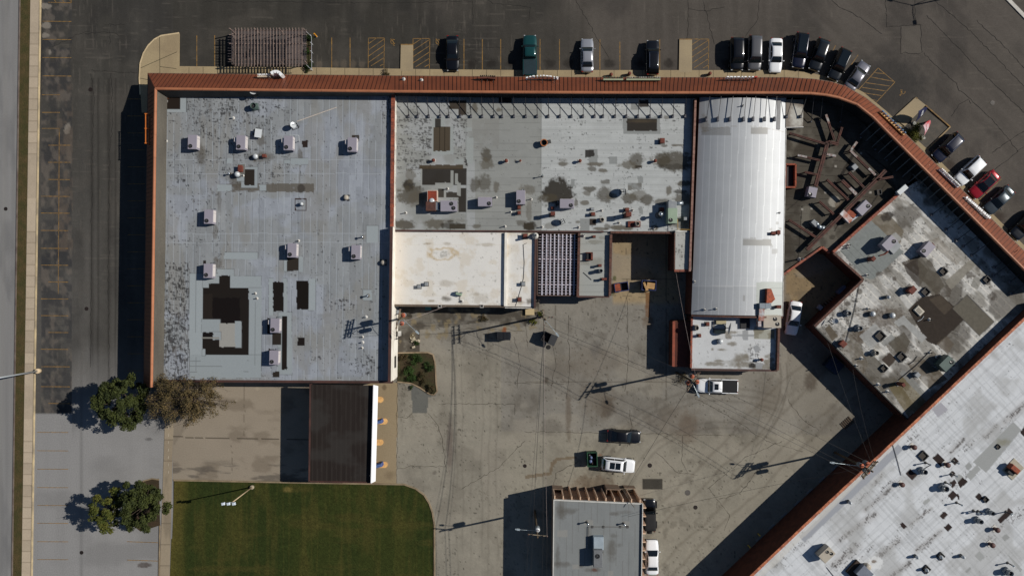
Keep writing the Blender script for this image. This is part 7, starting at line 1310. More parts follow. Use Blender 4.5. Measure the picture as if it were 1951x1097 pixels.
bn = thing("pallet_pile", "long pale bench and pallets leaning along the court wall in shade", "pallet stack", (*W(1575, 570), 0)); b = MB(); b.bar(V(1600, 561, .9), V(1614, 548, .9), 1.0, .1, .9); b.build("bench_box", mat("bench_grey", C(110, 118, 140), .7), bn); b = MB()
for i in range(7): b.bar(V(1563 + i * 4.5, 583 - i * 3.6, .5), V(1570 + i * 4.5, 590 - i * 3.6, .5), .12, .1, .6)
b.build("pallet_slats", mat("pallet_wood", C(118, 104, 92), .85), bn); pb_ = MB(); pb_.bar(V(1560, 583, .7), V(1566, 588, .7), .6, .1, .7); pb_.build("white_crate", mat("crate_white", C(170, 172, 180), .7), bn)
tbx_ = tag(MB().prism([W(*p, .35) for p in ((1001, 588), (1018, 588), (1018, 600), (1001, 600))], 0, .35).build("concrete_pad", mat("pad_tan", C(178, 160, 124), .8, amt=.08)), "square tan concrete pad at the brown corner of the white roofed shop", "concrete pad")
plt = MB()
for i in range(6): plt.bar(V(1601 + i * 3, 806 - i * 2.6), V(1611 + i * 3, 817 - i * 2.6), .16, .06, .1)
tag(plt.build("wooden_pallet", mat("pallet_dark", C(72, 60, 48), .9, amt=.2)), "dark wooden pallet lying at the shade edge by the silver hall", "pallet")
rm = MB(); rm.lathe(*W(1045, 661), [(.32, .012), (.3, .07), (.1, .08)], 12); tag(rm.build("tyre_scrap", M_TYRE), "dark rubber scrap on the concrete below the black dumpster", "scrap")
for i in range(7):
    t_ = (i + .3) / 7; p = V(1462 + i * 27, 1046 - i * 25.5); tag(MB().bar(V(1440 + i * 24, 1030 - i * 22.5), V(1451 + i * 24, 1020 - i * 22.5), .2, .01, .15).build("parking_block", mat("block_grey", C(130, 130, 130), .85)), "concrete parking block in the shade along the silver hall, the %s from the frame edge" % ORD[i], "parking block", "parking blocks along the silver hall")
for (x, y), lb in (((1446, 1018), "first faded yellow bollard in the hall's shade"), ((1427, 1040), "second faded yellow bollard in the hall's shade")):
    t = thing("yellow_bollard", lb, "bollard", (*W(x, y), 0), "yellow bollards"); c = V(x, y, .5); MB().lathe(c.x, c.y, [(.09, 0), (.09, .98), (.05, 1.05)], 12).build("post", mat("bollard_yellow", C(196, 170, 70), .6), t, True); MB().lathe(c.x, c.y, [(.12, 0), (.12, .05)], 12).build("base", M_CURB, t)
t = thing("yellow_bollard", "yellow bollard in the parking lot beside the planted end of the pergola", "bollard", (*W(603.5, 70), 0), "yellow bollards"); c = V(603.5, 70.5); MB().tube((c.x, c.y, 0), (c.x - .05, c.y + .05, 1.1), .1, n=12).build("post", mat("bollard_bright", C(216, 150, 40), .5), t); MB().lathe(c.x, c.y, [(.16, 0), (.16, .04)], 12).build("base", M_CURB, t)

# ------------------------------------------------------------------ poles and wires
M_WOOD = mat("pole_wood", C(92, 78, 58), .9, c2=C(68, 58, 46), sc=2, sc2=14, amt=.25, stretch=(1, 1, .2)); M_ARM = mat("crossarm_wood", C(132, 122, 104), .9, c2=C(104, 94, 82), sc=2, amt=.15); M_TRB = mat("transformer_grey", C(120, 128, 132), .45, .2, amt=.08); M_TRL = mat("transformer_rust", C(176, 92, 62), .7, c2=C(140, 84, 64), sc=5, amt=.2); M_INS = mat("insulator", C(112, 72, 66), .3); M_LAMP = mat("lamp_grey", C(178, 190, 196), .35, .3)
PT = {}
def utility_pole(key, px, py, h, label, arms, trs=(), lamp=None, r=.16, rusty=True):
    x, y = W(px, py); t = thing("utility_pole", label, "utility pole", (x, y, 0), "utility poles"); MB().tube((x, y, 0), (x, y, h), r, r * .7, n=12).build("pole", M_WOOD, t, True)
    pts = []
    for (z, ang, L) in arms:
        a = rad(ang); d = Vector((math.cos(a), math.sin(a), 0)); o = Vector((x, y, z)); off = Vector((-d.y, d.x, 0)) * .2; am = MB().beam(o + off - d * L/2, o + off + d * L/2, .1, .13); ao = am.build("crossarm", M_ARM, t); i_ = MB()
        for s in (-.46, -.26, .26, .46): q = o + off + d * (s * L); i_.lathe(q.x, q.y, [(.05, z + .06), (.07, z + .14), (.05, z + .24), (.02, z + .28)], 8); pts.append(Vector((q.x, q.y, z + .28)))
        i_.build("insulator", M_INS, ao); MB().path([o + off - d * L * .3 + Vector((0, 0, -.06)), o + Vector((0, 0, -.7))], .03).build("arm_brace", M_GALV, ao)
    for (z, ang, dist) in trs:
        a = rad(ang); q = Vector((x + math.cos(a) * dist, y + math.sin(a) * dist, z)); tb = MB().lathe(q.x, q.y, [(.27, z - 1.0), (.3, z - .95), (.3, z - .06)], 16).build("transformer", M_TRB, t, True); MB().lathe(q.x, q.y, [(.31, z - .06), (.3, z), (.12, z + .07), (.02, z + .08)], 16).build("transformer_lid", M_TRL if rusty else M_WHT, tb, True)
        bb = MB()
        for k in (-.12, .12): bb.lathe(q.x + k, q.y, [(.04, z), (.05, z + .12), (.03, z + .3)], 8)
        bb.build("bushing", M_INS, tb); MB().beam((x, y, z - .4), (q.x, q.y, z - .4), .1, .1).build("bracket", M_GALV, t)
    if lamp:
        z, dx, dy = lamp; e = Vector((x + dx, y + dy, z + .25)); MB().path([(x, y, z - .2), (x + dx * .4, y + dy * .4, z + .1), tuple(e)], .028).build("lamp_arm", M_LAMP, t); d = Vector((dx, dy, 0)).normalized(); lh = MB(); lh.beam(e - d * .1, e + d * .32, .24, .14); lh.beam(e + d * .32, e + d * .5, .16, .09); lh.build("lamp_head", M_LAMP, t)
    PT[key] = (Vector((x, y, h)), pts)
def at_px(px, py, z, bx, by): q = V(px, py, z); return q.x - bx, q.y - by
b1 = W(783.5, 602); utility_pole("p1", 783.5, 602, 10.8, "utility pole at the white store wall with rusty lidded transformers", ((10.5, 78, 2.6), (9.9, 78, 2.6), (10.2, 78, 2.2)), ((9.2, 60, .55), (9.2, -80, .6)), (8.2, *at_px(793, 631, 8.4, *b1)))
b2 = W(1289, 710); utility_pole("p2", 1289, 710, 10.4, "utility pole at the white pickup carrying three transformers", ((10.1, 56, 3.0), (9.4, 56, 2.6)), ((8.9, 95, .6), (8.9, -10, .6), (8.9, 205, .6)), (8.2, *at_px(1329, 750, 8.4, *b2)))
b3 = W(1590, 861); utility_pole("p3", 1590, 861, 10.6, "utility pole in front of the silver hall with three transformers and lamp", ((10.3, 50, 3.0), (9.6, 50, 2.6), (10.0, 50, 2.8)), ((8.8, 60, .6), (8.8, -60, .6), (8.8, 150, .55)), (8.0, *at_px(1588, 881, 8.2, *b3)))
b4 = W(1019, 973); utility_pole("p4", 1019, 973, 10.6, "utility pole in the office block's shade with a white transformer and lamp", ((10.3, -6, 2.6),), ((9.0, 80, .4),), (8.2, *at_px(989, 1008, 8.4, *b4)), rusty=False)
b5 = W(1033, 603); utility_pole("p5", 1033, 603, 10.0, "utility pole with two crossed arms beside the black dumpster", ((9.7, 92, 2.6), (9.1, 92, 2.6), (8.6, 5, 2.2)), (), (7.6, *at_px(1060, 635, 7.8, *b5)))
M_WIRE = mat("wire", C(30, 30, 32), .6); M_WIREP = mat("wire_pale", C(150, 136, 132), .5)
def wire(a, c, sag, label, r=.018, m=None, grp="overhead wires"):
    a, c = Vector(a), Vector(c); pts = [a + (c - a) * (i / 14) - Vector((0, 0, sag * 4 * (i / 14) * (1 - i / 14))) for i in range(15)]; tag(MB().path(pts, r, 5).build("overhead_wire", m or M_WIRE), label, "overhead wire", grp)
q1, q2, q3, q4, q5 = (PT[k][1] for k in ("p1", "p2", "p3", "p4", "p5"))
S4 = [Vector((p.x + (i - 1.5) * .25 - .55, -52, p.z)) for i, p in enumerate(q4)]
for i in range(4):
    wire(q5[i], q4[i], .7, "yard wire between the crossed arm pole and white transformer pole, the %s across" % ORD[i], .024 if i in (1, 2) else .014, M_WIRE if i < 3 else M_WIREP); wire(q4[i], S4[i], .3, "wire leaving the white transformer pole past the office block, the %s across" % ORD[i], .02)
for i in range(3): wire(q5[4 + i], q2[i], .6, "wire from the crossed arm pole to the pole at the pickup, the %s of three" % ORD[i], .022 if i == 1 else .016); wire(q2[4 + i], q3[i], .7, "wire from the pickup's pole to the silver hall's pole, the %s of three" % ORD[i], .018)
for i in range(2): wire(q1[i], q5[8 + i], .5, "wire from the store wall pole along the white roofed shop, the %s of two" % ORD[i], .016); wire(q3[6 + i], V(1577 + i * 48, 652 + i * 52, 5.0), .4, "service wire from the hall pole up to the angled wing, the %s of two" % ORD[i], .011, M_WIRE)
wire(q2[6], V(1288, 520, 4.2), .3, "pale service wire from the pickup's pole to the lean-to shed", .016, M_WIREP); wire(q2[5], V(1186, 945, 5.8), .5, "service wire from the pickup's pole toward the office block entry", .02); wire(q3[2], Vector((15.5, -30.6, 5.8)), .6, "long wire from the hall pole to the office block entry", .016); wire(q1[5], V(850, 583, 3.6), .3, "pale service wire from the store wall pole to the white shop's gutter", .02, M_WIREP)
pole = thing("street_light", "grey street light leaning over the road from a round concrete base on the walk", "street light", (*W(75, 706), 0)); c = V(75, 706); M_POLE = mat("pole_grey", C(176, 182, 186), .4, .4, amt=.06)
MB().lathe(c.x, c.y, [(.36, 0), (.36, .5), (.32, .55)], 18).build("concrete_base", mat("base_tan", C(206, 184, 152), .8), pole, True); MB().tube((c.x, c.y, .5), (c.x, c.y, 9.0), .13, .09, n=12).build("pole", M_POLE, pole, True); MB().path([(c.x, c.y, 9.0), (c.x - .8, c.y, 9.4), (c.x - 2.2, c.y, 9.5)], .05).build("lamp_arm", M_POLE, pole); MB().beam((c.x - 2.1, c.y, 9.48), (c.x - 2.8, c.y, 9.5), .32, .14).build("lamp_head", M_LAMP, pole)
lf = thing("flood_light", "slim light pole with three floodlights on a round base in the lawn", "flood light", (*W(481, 927), 0)); c = V(481, 927); MB().lathe(c.x, c.y, [(.3, 0), (.3, .3), (.27, .35)], 18).build("concrete_base", mat("base_grey", C(150, 138, 118), .8), lf, True); MB().tube((c.x, c.y, .3), (c.x, c.y, 7.2), .09, .06, n=10).build("pole", mat("pole_tan", C(190, 168, 138), .5), lf, True); MB().path([(c.x - 1.2, c.y - .15, 7.2), (c.x + .35, c.y + .05, 7.2)], .04).build("lamp_arm", M_POLE, lf)
for k in (-1.15, -.45, .25): MB().obox(c.x + k, c.y - .15, 7.2, 7.5, .42, .34, .2, .05).build("lamp_head", mat("lamp_pale", C(200, 210, 220), .3), lf)
ll = thing("lot_light", "tall lot light whose three armed shadow crosses the upper parking lot", "lot light", (*W(1893, -22), 0)); c = V(1893, -22); MB().tube((c.x, c.y, 0), (c.x, c.y, 9.2), .12, .08, n=12).build("pole", M_POLE, ll, True); MB().lathe(c.x, c.y, [(.3, 0), (.3, .6)], 16).build("concrete_base", mat("base_grey", C(150, 138, 118)), ll)
for dx, dy in ((-2.9, .75), (.35, -2.2), (2.6, 1.0)): MB().path([(c.x, c.y, 9.0), (c.x + dx * .5, c.y + dy * .5, 9.15), (c.x + dx, c.y + dy, 9.1)], .05).build("lamp_arm", M_POLE, ll); d = Vector((dx, dy, 0)).normalized(); e = Vector((c.x + dx, c.y + dy, 9.1)); MB().beam(e - d * .1, e + d * .55, .4, .14).build("lamp_head", M_LAMP, ll)

# ------------------------------------------------------------------ pergola in front of the store
pg = thing("pergola", "weathered patio pergola with slatted top in front of the red canopy", "pergola", (*W(515, 92), 0)); ZP = 2.5
M_PG = mat("pergola_wood", C(132, 114, 104), .85, c2=C(104, 92, 88), sc=2, amt=.2); M_PGL = mat("pergola_lattice", C(98, 92, 92), .85, c2=C(84, 78, 82), sc=1, amt=.2); b = MB()
for i in range(22): x = 448.5 + i * 6.05; b.bar(V(x, 53.5, ZP), V(x, 128 if i > 1 else 127, ZP), .045, ZP - .04, ZP + .1)
b.build("rafters", M_PG, pg); b = MB(); x0, x1, y0, y1 = 441, 583, 57, 122
for i in range(40): x = x0 + (x1 - x0) * i / 39; b.bar(V(x, y0, ZP), V(x, y1, ZP), .022, ZP - .075, ZP - .06)
for i in range(22): y = y0 + (y1 - y0) * i / 21; b.bar(V(x0, y, ZP), V(x1, y, ZP), .026, ZP - .06, ZP - .045)
b.build("lattice", M_PGL, pg); b = MB()
for y in (66, 83, 113): b.bar(V(436, y, ZP), V(584, y, ZP), .09, ZP - .25, ZP - .08)
b.bar(V(441, 57, ZP), V(583, 57, ZP), .09, ZP - .25, ZP - .08); b.bar(V(441, 122, ZP), V(583, 122, ZP), .09, ZP - .25, ZP - .08); b.build("beams", M_PG, pg); b = MB()
for i in range(11): b.bar(V(434, 66 + i * 5.2, ZP - .5), V(443, 66 + i * 5.2, ZP - .5), .05, ZP - .62, ZP - .5)
b.build("rail_slats", M_PGL, pg)
for x in (443, 490, 536, 582):
    for y in (60, 119): MB().obox(*W(x, y, 1.2), 0, ZP - .2, .13, .13).build("post", M_PG, pg)
b = MB(); b.bar(V(442, 60, 1.0), V(442, 120, 1.0), .05, .2, 1.0); b.bar(V(444, 59, 1.0), V(580, 59, 1.0), .04, .9, 1.0); b.build("side_rail", M_PG, pg)
struct(flat("patio_slab", [(444, 60), (584, 60), (584, 126), (444, 126)], .03, mat("patio", C(84, 74, 72), .9, c2=C(60, 58, 56), sc=.25, sc2=2, amt=.2)))
pf = thing("patio_fence", "thin white topped railing around the planted end of the pergola", "railing", (*W(592, 98), 0)); b = MB()
for p, q in (((582, 59), (593.5, 70)), ((593.5, 70), (594, 133)), ((594, 134), (584, 124))): b.beam(V(*p, 1.0), V(*q, 1.0), .05, .05); b.beam(V(*p, .5), V(*q, .5), .03, .03)
b.build("rails", mat("rail_pale", C(170, 172, 178), .5), pf)
for p in ((593.5, 70), (594, 84), (594, 100), (594, 117), (594, 133)): MB().obox(*W(*p, .5), 0, 1.1, .09, .09).build("post", M_WHT, pf)
struct(flat("patio_planter", [(583, 64), (592, 71), (593, 131), (584, 124)], .06, mat("bed_mulch", C(58, 44, 30))))
tb = thing("patio_table", "dark umbrella table under the pergola slats", "table", (*W(524, 84), 0), "patio tables"); c = V(524, 84, .7); MB().lathe(c.x, c.y, [(.5, .7), (.5, .74)], 16).build("tabletop", M_BLACK, tb); MB().lathe(c.x, c.y, [(.3, .0), (.05, .06), (.04, .7)], 12).build("pedestal", M_BLACK, tb)
tb = thing("patio_table", "dark round table under the pergola near its shaded end", "table", (*W(478, 100), 0), "patio tables"); c = V(478, 100, .7); MB().lathe(c.x, c.y, [(.5, .7), (.5, .74)], 16).build("tabletop", M_BLACK, tb); MB().lathe(c.x, c.y, [(.3, .0), (.05, .06), (.04, .7)], 12).build("pedestal", M_BLACK, tb)

# ------------------------------------------------------------------ plants
def leafmat(name, c, c2, sc=.9, dark=None):
    if name in MATS: return MATS[name]
    m = mat(name, c, .75, c2=c2, sc=sc, sc2=6, amt=.35, spec=.2); N = m.node_tree.nodes; b = N["Principled BSDF"]; b.inputs["Subsurface Weight"].default_value = 0; return m
def leaves(name, centres, n, size, m, parent, seed=1, flat_=.25):
    g_ = np.random.default_rng(seed); cs = np.array([c[:3] for c in centres]); rr = np.array([c[3] for c in centres]); wgt = rr ** 2 / (rr ** 2).sum(); k = g_.choice(len(cs), n, p=wgt)
    d = g_.normal(size=(n, 3)); d /= np.linalg.norm(d, axis=1)[:, None]; rad_ = rr[k] * (g_.random(n) ** .45); p = cs[k] + d * rad_[:, None] * np.array([1, 1, .8])
    nrm = d * .5 + g_.normal(size=(n, 3)) * .55 + np.array([0, 0, .45]); nrm /= np.linalg.norm(nrm, axis=1)[:, None]; t = np.cross(nrm, g_.normal(size=(n, 3))); t /= np.linalg.norm(t, axis=1)[:, None]; w = np.cross(nrm, t)
    s = size * (.6 + .8 * g_.random(n))[:, None]; v = np.stack([p - t * s * .5, p + w * s * .32, p + t * s * .5, p - w * s * .32], 1).reshape(-1, 3)
    me = bpy.data.meshes.new(name); me.vertices.add(len(v)); me.vertices.foreach_set("co", v.astype(np.float32).ravel()); q = np.arange(n * 4, dtype=np.int32); me.loops.add(n * 4); me.loops.foreach_set("vertex_index", q); me.polygons.add(n); me.polygons.foreach_set("loop_start", q[::4].copy()); me.update(calc_edges=True); me.materials.append(m); return link(name, me, parent)
def tree(label, px, py, zc, rx, ry, rz_, n, ncl, leaf, m, seed, trunk_r=.16, clr=.75, twigs=0, group="trees by the parking lot", hollow=.55):
    c = V(px, py, zc); t = thing("tree", label, "tree", (c.x, c.y, 0), group); r = random.Random(seed); cl = []
    for i in range(ncl):
        a = r.uniform(0, 6.283); ph = r.uniform(-.75, 1.0); rr = (hollow + (1 - hollow) * r.random()) * math.sqrt(max(.05, 1 - ph * ph * .8)); lump = 1 + .16 * math.sin(3 * a + seed) + .1 * math.sin(5 * a + 2 * seed)
        cl.append((c.x + rx * lump * rr * math.cos(a), c.y + ry * lump * rr * math.sin(a), zc + rz_ * ph, clr * r.uniform(.55, 1.2)))
    leaves("crown", cl, n, leaf, m, t, seed); b = MB(); top = Vector((c.x, c.y, zc - rz_ * .35)); base = Vector((c.x, c.y, 0)); b.tube(base, top, trunk_r, trunk_r * .7, 10); pick = cl[::max(1, ncl // 22)] if not twigs else cl
    for q in pick:
        e = Vector(q[:3]); mid = top + (e - top) * .5 + Vector((0, 0, .25)); b.tube(top - Vector((0, 0, r.uniform(0, .8))), mid, trunk_r * .38, trunk_r * .2, 5); b.tube(mid, e, trunk_r * .2, .015, 5)
        for _ in range(twigs): f = e + Vector((r.gauss(0, .6), r.gauss(0, .6), r.gauss(.1, .35))); b.tube(mid + (e - mid) * r.uniform(.3, .9), f, .02, .006, 4)
    b.build("trunk", mat("bark", C(84, 72, 62), .95, c2=C(60, 52, 46), sc=4, amt=.3), t, True)
LG1 = leafmat("leaf_green", C(60, 66, 29), C(38, 45, 21)); LG2 = leafmat("leaf_olive", C(84, 84, 34), C(52, 62, 24)); LB = leafmat("leaf_brown", C(100, 84, 54), C(66, 60, 38), 1.3)
tree("dense green maple at the canopy's end beside the bare brown tree", 231, 766, 4.6, 3.6, 3.6, 2.6, 19000, 120, .25, LG1, 5, clr=.6)
tree("sparse brown autumn tree overhanging the store roof corner", 356, 757, 4.6, 5.6, 3.7, 2.3, 15000, 140, .17, LB, 8, .14, .75, 8, hollow=.3)
tree("smaller olive green tree on the parking side of the lawn tree pair", 207, 972, 3.6, 2.3, 2.7, 1.9, 7500, 55, .24, LG2, 11, .1, .55, 1); tree("larger green tree next to the path, lawn side of the tree pair", 270, 966, 4.3, 2.7, 3.3, 2.4, 13000, 85, .26, LG1, 14, clr=.6)
def bush(label, px, py, r_, h, n, m, seed, leaf=.13, name="shrub", group=None):
    c = V(px, py, h * .6); t = thing(name, label, "shrub", (c.x, c.y, 0), group); r = random.Random(seed); cl = [(c.x + r.gauss(0, r_ * .45), c.y + r.gauss(0, r_ * .45), h * r.uniform(.35, .85), r_ * r.uniform(.3, .55)) for _ in range(14)]; leaves("foliage", cl, n, leaf, m, t, seed); b = MB()
    for q in cl: b.tube((c.x, c.y, 0), q[:3], .02, .008, 4)
    b.build("stems", mat("bark", C(84, 72, 62)), t)
YG = leafmat("leaf_yellow", C(92, 92, 30), C(60, 66, 26)); BG = leafmat("leaf_bright", C(46, 66, 26), C(34, 48, 20)); DR = leafmat("leaf_dry", C(72, 60, 38), C(50, 48, 27))
bush("rounded yellow green bush in the planter under the bend's signboard", 1741, 254, 1.25, 1.5, 2600, YG, 21); GS_ = "shrubs in the planted bed"
for i, (x, y, r_, h, m, lb) in enumerate(((795, 684, .8, .9, BG, "tall green shrub at the top kerb of the planted bed"), (778, 704, .7, .7, BG, "green shrub beside the white wall in the planted bed"), (818, 700, .6, .6, BG, "green shrub along the yard kerb of the planted bed"), (768, 680, .5, .5, DR, "dry low shrub in the upper corner of the planted bed"), (805, 720, .7, .5, DR, "dry shrub in the middle of the planted bed"), (785, 718, .6, .5, BG, "small green shrub low in the planted bed"), (822, 742, .5, .5, DR, "dry tuft at the rounded tip of the planted bed"))): bush(lb, x, y, r_, h, 1300, m, 30 + i, group=GS_)
for i, (x, y, r_, lb) in enumerate(((588, 72, .55, "green plant at the outer corner of the pergola planter"), (588, 126, .6, "green plant at the canopy corner of the pergola planter"), (586, 98, .35, "small plant halfway along the pergola planter"))): bush(lb, x, y, r_, .8, 900, BG, 40 + i)
for i, (x, y, r_, h, m, lb) in enumerate(((922, 605, .5, .35, DR, "weeds in the cracked patch behind the white roofed shop"), (1016, 613, .5, .4, YG, "yellow weeds at the foot of the crossed arm pole"), (793, 652, .4, .4, BG, "weeds near the rubble by the store wall pole"), (1302, 720, .9, .7, DR, "dry brown weeds around the pole at the pickup"), (1029, 598, .35, .4, YG, "weeds at the brown corner beside the trellis"), (783, 738, .25, .3, BG, "tuft in the slab joint below the planted bed"))): bush(lb, x, y, r_, h, 700, m, 50 + i, .1, "weed_clump")
bush("brown hanging basket plant at the canopy edge near the first ramp", 737, 141, .5, 1.0, 600, DR, 61, .1, "potted_plant")

# ------------------------------------------------------------------ signs on the canopy
M_LET = mat("letter_white", C(232, 234, 234), .4, amt=.02); M_LETD = mat("letter_dark", C(36, 34, 32), .5); M_BACK = mat("sign_back_green", C(150, 158, 132), .6, amt=.08); M_SBL = mat("sign_blue", C(70, 110, 150), .5)
def sign(label, pts, z, hts, m, n, gap=.3, back=None, legs=True, depth=.14, rnd_=1, odd=None, cap_m=None, name="roof_sign"):
    r = random.Random(rnd_); P = [V(*p, z) for p in pts]; seg = [(b_ - a_).length for a_, b_ in zip(P, P[1:])]; tot = sum(seg)
    t = thing(name, label, "sign", (P[0].x, P[0].y, 3.4), "shop signs on the canopy")
    def at(s):
        s *= tot
        for a_, b_, L in zip(P, P[1:], seg):
            if s <= L + 1e-6: return a_ + (b_ - a_) * (s / L), (b_ - a_).normalized()
            s -= L
        return P[-1], (P[-1] - P[-2]).normalized()
    for i in range(n):
        s = (i + .5) / n; c, d = at(s); wd = tot / n * (1 - gap) * r.uniform(.75, 1.1); a = math.atan2(d.y, d.x); b = MB(); hh = hts * r.uniform(.85, 1.05); z0 = z - hh
        k = r.randrange(3)
        if k == 0: b.obox(c.x, c.y, z - .16, z, wd, depth, a); b.obox(c.x - math.cos(a) * wd * .38, c.y - math.sin(a) * wd * .38, z0, z - .16, wd * .24, depth, a); b.obox(c.x + math.cos(a) * wd * .38, c.y + math.sin(a) * wd * .38, z0, z - .16, wd * .24, depth, a)
        elif k == 1: b.obox(c.x, c.y, z0, z, wd * .3, depth, a); b.obox(c.x + math.cos(a) * wd * .3, c.y + math.sin(a) * wd * .3, z - .2, z, wd * .3, depth, a); b.obox(c.x + math.cos(a) * wd * .3, c.y + math.sin(a) * wd * .3, z0, z0 + .2, wd * .3, depth, a)
        else: b.obox(c.x, c.y, z - .15, z, wd, depth, a); b.obox(c.x, c.y, z0 + .15, z - .15, wd * .3, depth, a); b.obox(c.x, c.y, z0, z0 + .15, wd, depth, a)
        b.build("letter", odd if odd and i >= n - 1 else m, t)
    if back:
        for a_, b_ in zip(P, P[1:]):
            d = (b_ - a_).normalized(); nn = Vector((d.y, -d.x, 0)); 
            MB().bar(a_ + nn * .22, b_ + nn * .22, .2, z - hts - .05, z - .22).build("backing_panel", back, t)
    b = MB()
    for s in (.12, .5, .88): c, d = at(s); nn = Vector((d.y, -d.x, 0)); b.path([(c.x, c.y, z - hts * .6), tuple(Vector((c.x, c.y, z - hts * .6)) + nn * 1.1 + Vector((0, 0, .1)))], .03)
    c0, _ = at(0); c1, _ = at(1); b.beam(Vector((c0.x, c0.y, z - hts * .9)), Vector((c1.x, c1.y, z - hts * .9)), .06, .06); b.build("support_frame", M_PIPE, t); return t
ov = sign("white rounded signboard with small letters over the pergola end", [(489, 142), (513, 141.5)], 4.5, .8, M_LET, 6, back=mat("sign_tan", C(190, 176, 156), .6), rnd_=3); b = MB(); cc = [V(516, 140, 4.9), V(521, 137, 4.9), V(527, 136.5, 4.9), V(532, 138.5, 4.9), V(536, 143.5, 4.9)]
for p, q in zip(cc, cc[1:]): b.bar(p, q + (q - p) * .04, .4, 3.7, 4.9)
b.build("rounded_board", M_LET, ov)
sign("row of dark letters on a brown frame above the first empty stalls", [(914, 144.5), (929, 144), (944, 145.5)], 4.7, .9, M_LETD, 8, rnd_=5, back=mat("sign_brown", C(96, 54, 42), .6)); sign("white letters set in an arc beside the green pickup", [(1001, 148.5), (1016, 145), (1035, 144), (1050, 145.5), (1065, 148)], 4.8, .9, M_LET, 10, .22, rnd_=7)
sign("green signboard with three white knobs, the wider gap side", [(1150, 147.5), (1188, 147.5)], 4.6, .9, mat("letter_green", C(58, 76, 62), .5), 8, back=M_BACK, rnd_=9); sign("green signboard with mixed pale letters behind the black off-roader", [(1194, 147.5), (1259, 147.5)], 4.6, .9, mat("letter_mixed", C(168, 168, 158), .5, c2=C(70, 84, 74), sc=1.5, sc2=4), 15, back=M_BACK, rnd_=11)
sign("white letters ending in a red block above the black van", [(1384, 146.5), (1444, 146.5)], 4.7, .9, M_LET, 9, .25, rnd_=13, odd=mat("letter_red", C(190, 64, 52), .5)); sign("blue and tan signboard at the bend over the planter", [(1681, 210), (1727, 254)], 4.8, .9, M_SBL, 10, .25, back=mat("sign_gold", C(214, 168, 104), .6), rnd_=15); sign("white double row letters behind the white wagon", [(1794, 320), (1830, 354)], 4.8, .8, M_LET, 13, .2, rnd_=17, back=mat("sign_pale", C(190, 190, 196), .6)); sign("white blocky letters behind the slate grey sedan", [(1841, 375), (1888, 416)], 4.8, .8, M_LET, 15, .15, rnd_=19, depth=.3)
so_ = thing("sign_frame", "bare orange sign frame on the shaded end of the canopy", "sign frame", (*W(277, 245, 5), 3.4)); b = MB(); OR_ = mat("orange_frame", C(196, 110, 48), .5)
for y in (217, 245, 273): c = V(277.5, y, 5.0); b.tube((c.x, c.y, 3.9), (c.x, c.y, 5.0), .05); b.path([(c.x - .15, c.y, 5.0), (c.x + .5, c.y, 4.95)], .06)
for z in (4.1, 5.0): b.beam(V(277.5, 216, 5.0).xy.to_3d() + Vector((0, 0, z)), V(277.5, 274, 5.0).xy.to_3d() + Vector((0, 0, z)), .09, .09)
b.build("tube_frame", OR_, so_)
for x, y, lb in ((802, 151, "small pale vent stub on the red canopy near the first ramp"), (768, 149, "tiny white fitting on the red canopy above the tan ramp")): P_(tpw, U, x, y, 4.0, 0, lb, "vent pipes", .5)
# feather flags, hydrant-like red cone, people-less planter
def flag(label, bx, by, tip, w1, m, m2=None, seed=1):
    t = thing("feather_flag", label, "flag", (*W(bx, by), 0), "feather flags"); c = V(bx, by, .1); MB().obox(c.x, c.y, 0, .22, .5, .5, .4, .04).build("base_weight", mat("weight_grey", C(170, 170, 164), .7), t)
    e = V(*tip, 2.7); p0 = Vector((c.x, c.y, .2)); d = e - p0; u = Vector((d.y, -d.x, 0)).normalized(); pl_ = [p0 + d * s + Vector((0, 0, .35 * math.sin(3.14 * s))) for s in (0, .15, .3, .45, .6, .75, .9, 1)]; MB().path(pl_, .022).build("mast", M_PIPE, t)
    b = MB(); wd = (.03, .5, .78, .92, .98, .92, .6, .05)
    for p, q, a, a2 in zip(pl_[1:], pl_[2:], wd[1:], wd[2:]): b.poly([p, p + u * w1 * a - Vector((0, 0, .1)), q + u * w1 * a2 - Vector((0, 0, .1)), q])
    b.poly([pl_[0] + d * .05, pl_[1] + u * w1 * wd[1] - Vector((0, 0, .1)), pl_[1]]); fl = b.build("banner", m, t); b = MB(); k2 = MB(); r = random.Random(seed); up = u.cross(d).normalized(); up = up if up.z > 0 else -up
    for i in range(6):                                                    # strokes of the small lettering, too small to read
        s = .36 + i * .075; p = p0 + d * s + Vector((0, 0, .35 * math.sin(3.14 * s))) + u * w1 * .42 + up * .05; b.beam(p - u * .16, p + u * .16, .03, .01)
        if i % 2: b.beam(p - u * .16, p - u * .16 + d * .03, .03, .01)
        else: b.beam(p + u * .16, p + u * .16 + d * .03, .03, .01)
    b.build("lettering", M_LET, fl)
    if m2:
        p = p0 + d * .62 + u * w1 * .3 + up * .04; k2.beam(p - d * .14, p + d * .14, .3, .01); k2.build("yellow_panel", m2, fl)
flag("navy feather flag with small white lettering over the entrance ramp", 1741.5, 235.5, (1750, 212), 1.75, mat("flag_navy", C(24, 28, 66), .7)); flag("red and white feather flag with yellow panel in the planter", 1758.5, 262.5, (1759, 240), 1.6, mat("flag_red", C(170, 40, 48), .7, c2=C(190, 170, 176), sc=1.1, sc2=3), mat("flag_yellow", C(210, 168, 60), .7), 4)
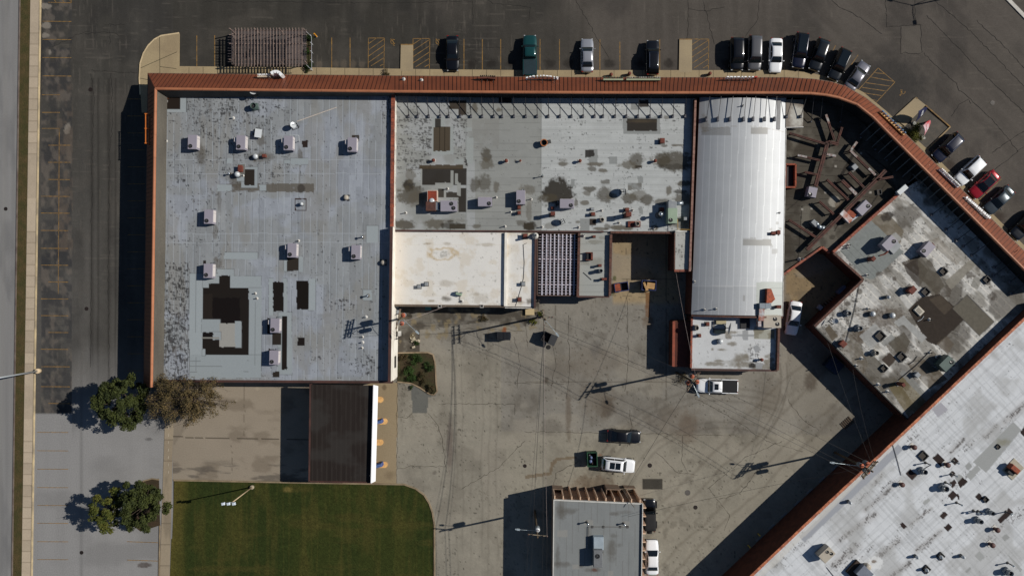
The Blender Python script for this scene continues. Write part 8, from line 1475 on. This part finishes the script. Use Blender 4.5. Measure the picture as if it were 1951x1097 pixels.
hy = thing("fire_hydrant", "small red hydrant casting a shadow in the asphalt planter", "hydrant", (*W(1766, 233), 0)); c = V(1766, 233, .4); HR = mat("hydrant_red", C(186, 46, 58), .5); MB().lathe(c.x, c.y, [(.16, 0), (.16, .08), (.12, .1), (.12, .55), (.15, .58), (.12, .72), (.03, .8)], 14).build("barrel", HR, hy, True); b = MB(); b.tube((c.x - .24, c.y, .42), (c.x + .24, c.y, .42), .06); b.tube((c.x, c.y, .42), (c.x, c.y - .22, .42), .08); b.build("nozzle", HR, hy)
struct(flat("planter_surface", [(1757, 206), (1808, 242.5), (1762, 286), (1712, 247), (1724, 241)], .012, mat("planter_asphalt", C(64, 62, 58), .9, c2=C(84, 78, 70), sc=.8, sc2=10, amt=.2)))
for x, y, lb in ((1164, 143, "brown bird shaped ornament post near the wider signboard"), (1199, 141, "brown litter bin on the walk near the second signboard"), (1352, 141, "leaning brown post on the walk beside the hatched bay")):
    t = thing("litter_bin", lb, "litter bin", (*W(x, y), .15), "small things on the shop walk"); c = V(x, y, .6); MB().lathe(c.x, c.y, [(.2, .15), (.24, .85), (.2, .95), (.03, 1.0)], 14).build("drum", M_RUST, t, True); MB().lathe(c.x, c.y, [(.25, .8), (.25, .86)], 14).build("rim", M_PIPE, t)
# clutter at the store wall
mb_ = thing("meter_cabinet", "small grey meter cabinets on the white store wall under the pole", "cabinet", (*W(757, 596), 0)); b = MB(); c = V(756.5, 594, 2); b.obox(c.x + .1, c.y, .6, 2.2, .35, .5); mm = b.build("cabinet", M_GREY, mb_); b = MB(); c = V(757, 636, 2); b.obox(c.x + .15, c.y, .4, 1.6, .3, .7); b.build("pale_cabinet", M_FLASH, mb_); b = MB(); c = V(757.5, 615, 2); b.path([(c.x, c.y + 1.2, .2), (c.x, c.y + 1.2, 3.2), (c.x, c.y - 2.2, 3.2), (c.x, c.y - 2.2, .3)], .05); b.build("conduit", M_PIPE, mb_)
rb_ = thing("rubble_heap", "little heap of pale rubble on the broken asphalt by the store wall", "rubble", (*W(791, 648), 0)); b = MB(); r = random.Random(9)
for i in range(26): c = V(790 + r.gauss(0, 5), 648 + r.gauss(0, 4)); s = r.uniform(.1, .3); b.obox(c.x, c.y, 0, s, s * 1.4, s, r.uniform(0, 3), .04)
rb_["kind"] = "stuff"; b.build("stones", mat("rubble_pale", C(170, 160, 140), .9, amt=.2), rb_)
tl = thing("green_crate", "teal crate in the deep shade behind the white roofed shop", "crate", (*W(817, 588), 0)); c = V(816, 587, .5); MB().obox(c.x, c.y, .02, .6, .8, .5, .1).build("box", mat("teal", C(40, 96, 98), .6), tl); MB().obox(c.x, c.y, .6, .64, .85, .55, .1).build("lid", mat("teal_lid", C(60, 120, 120), .6), tl)
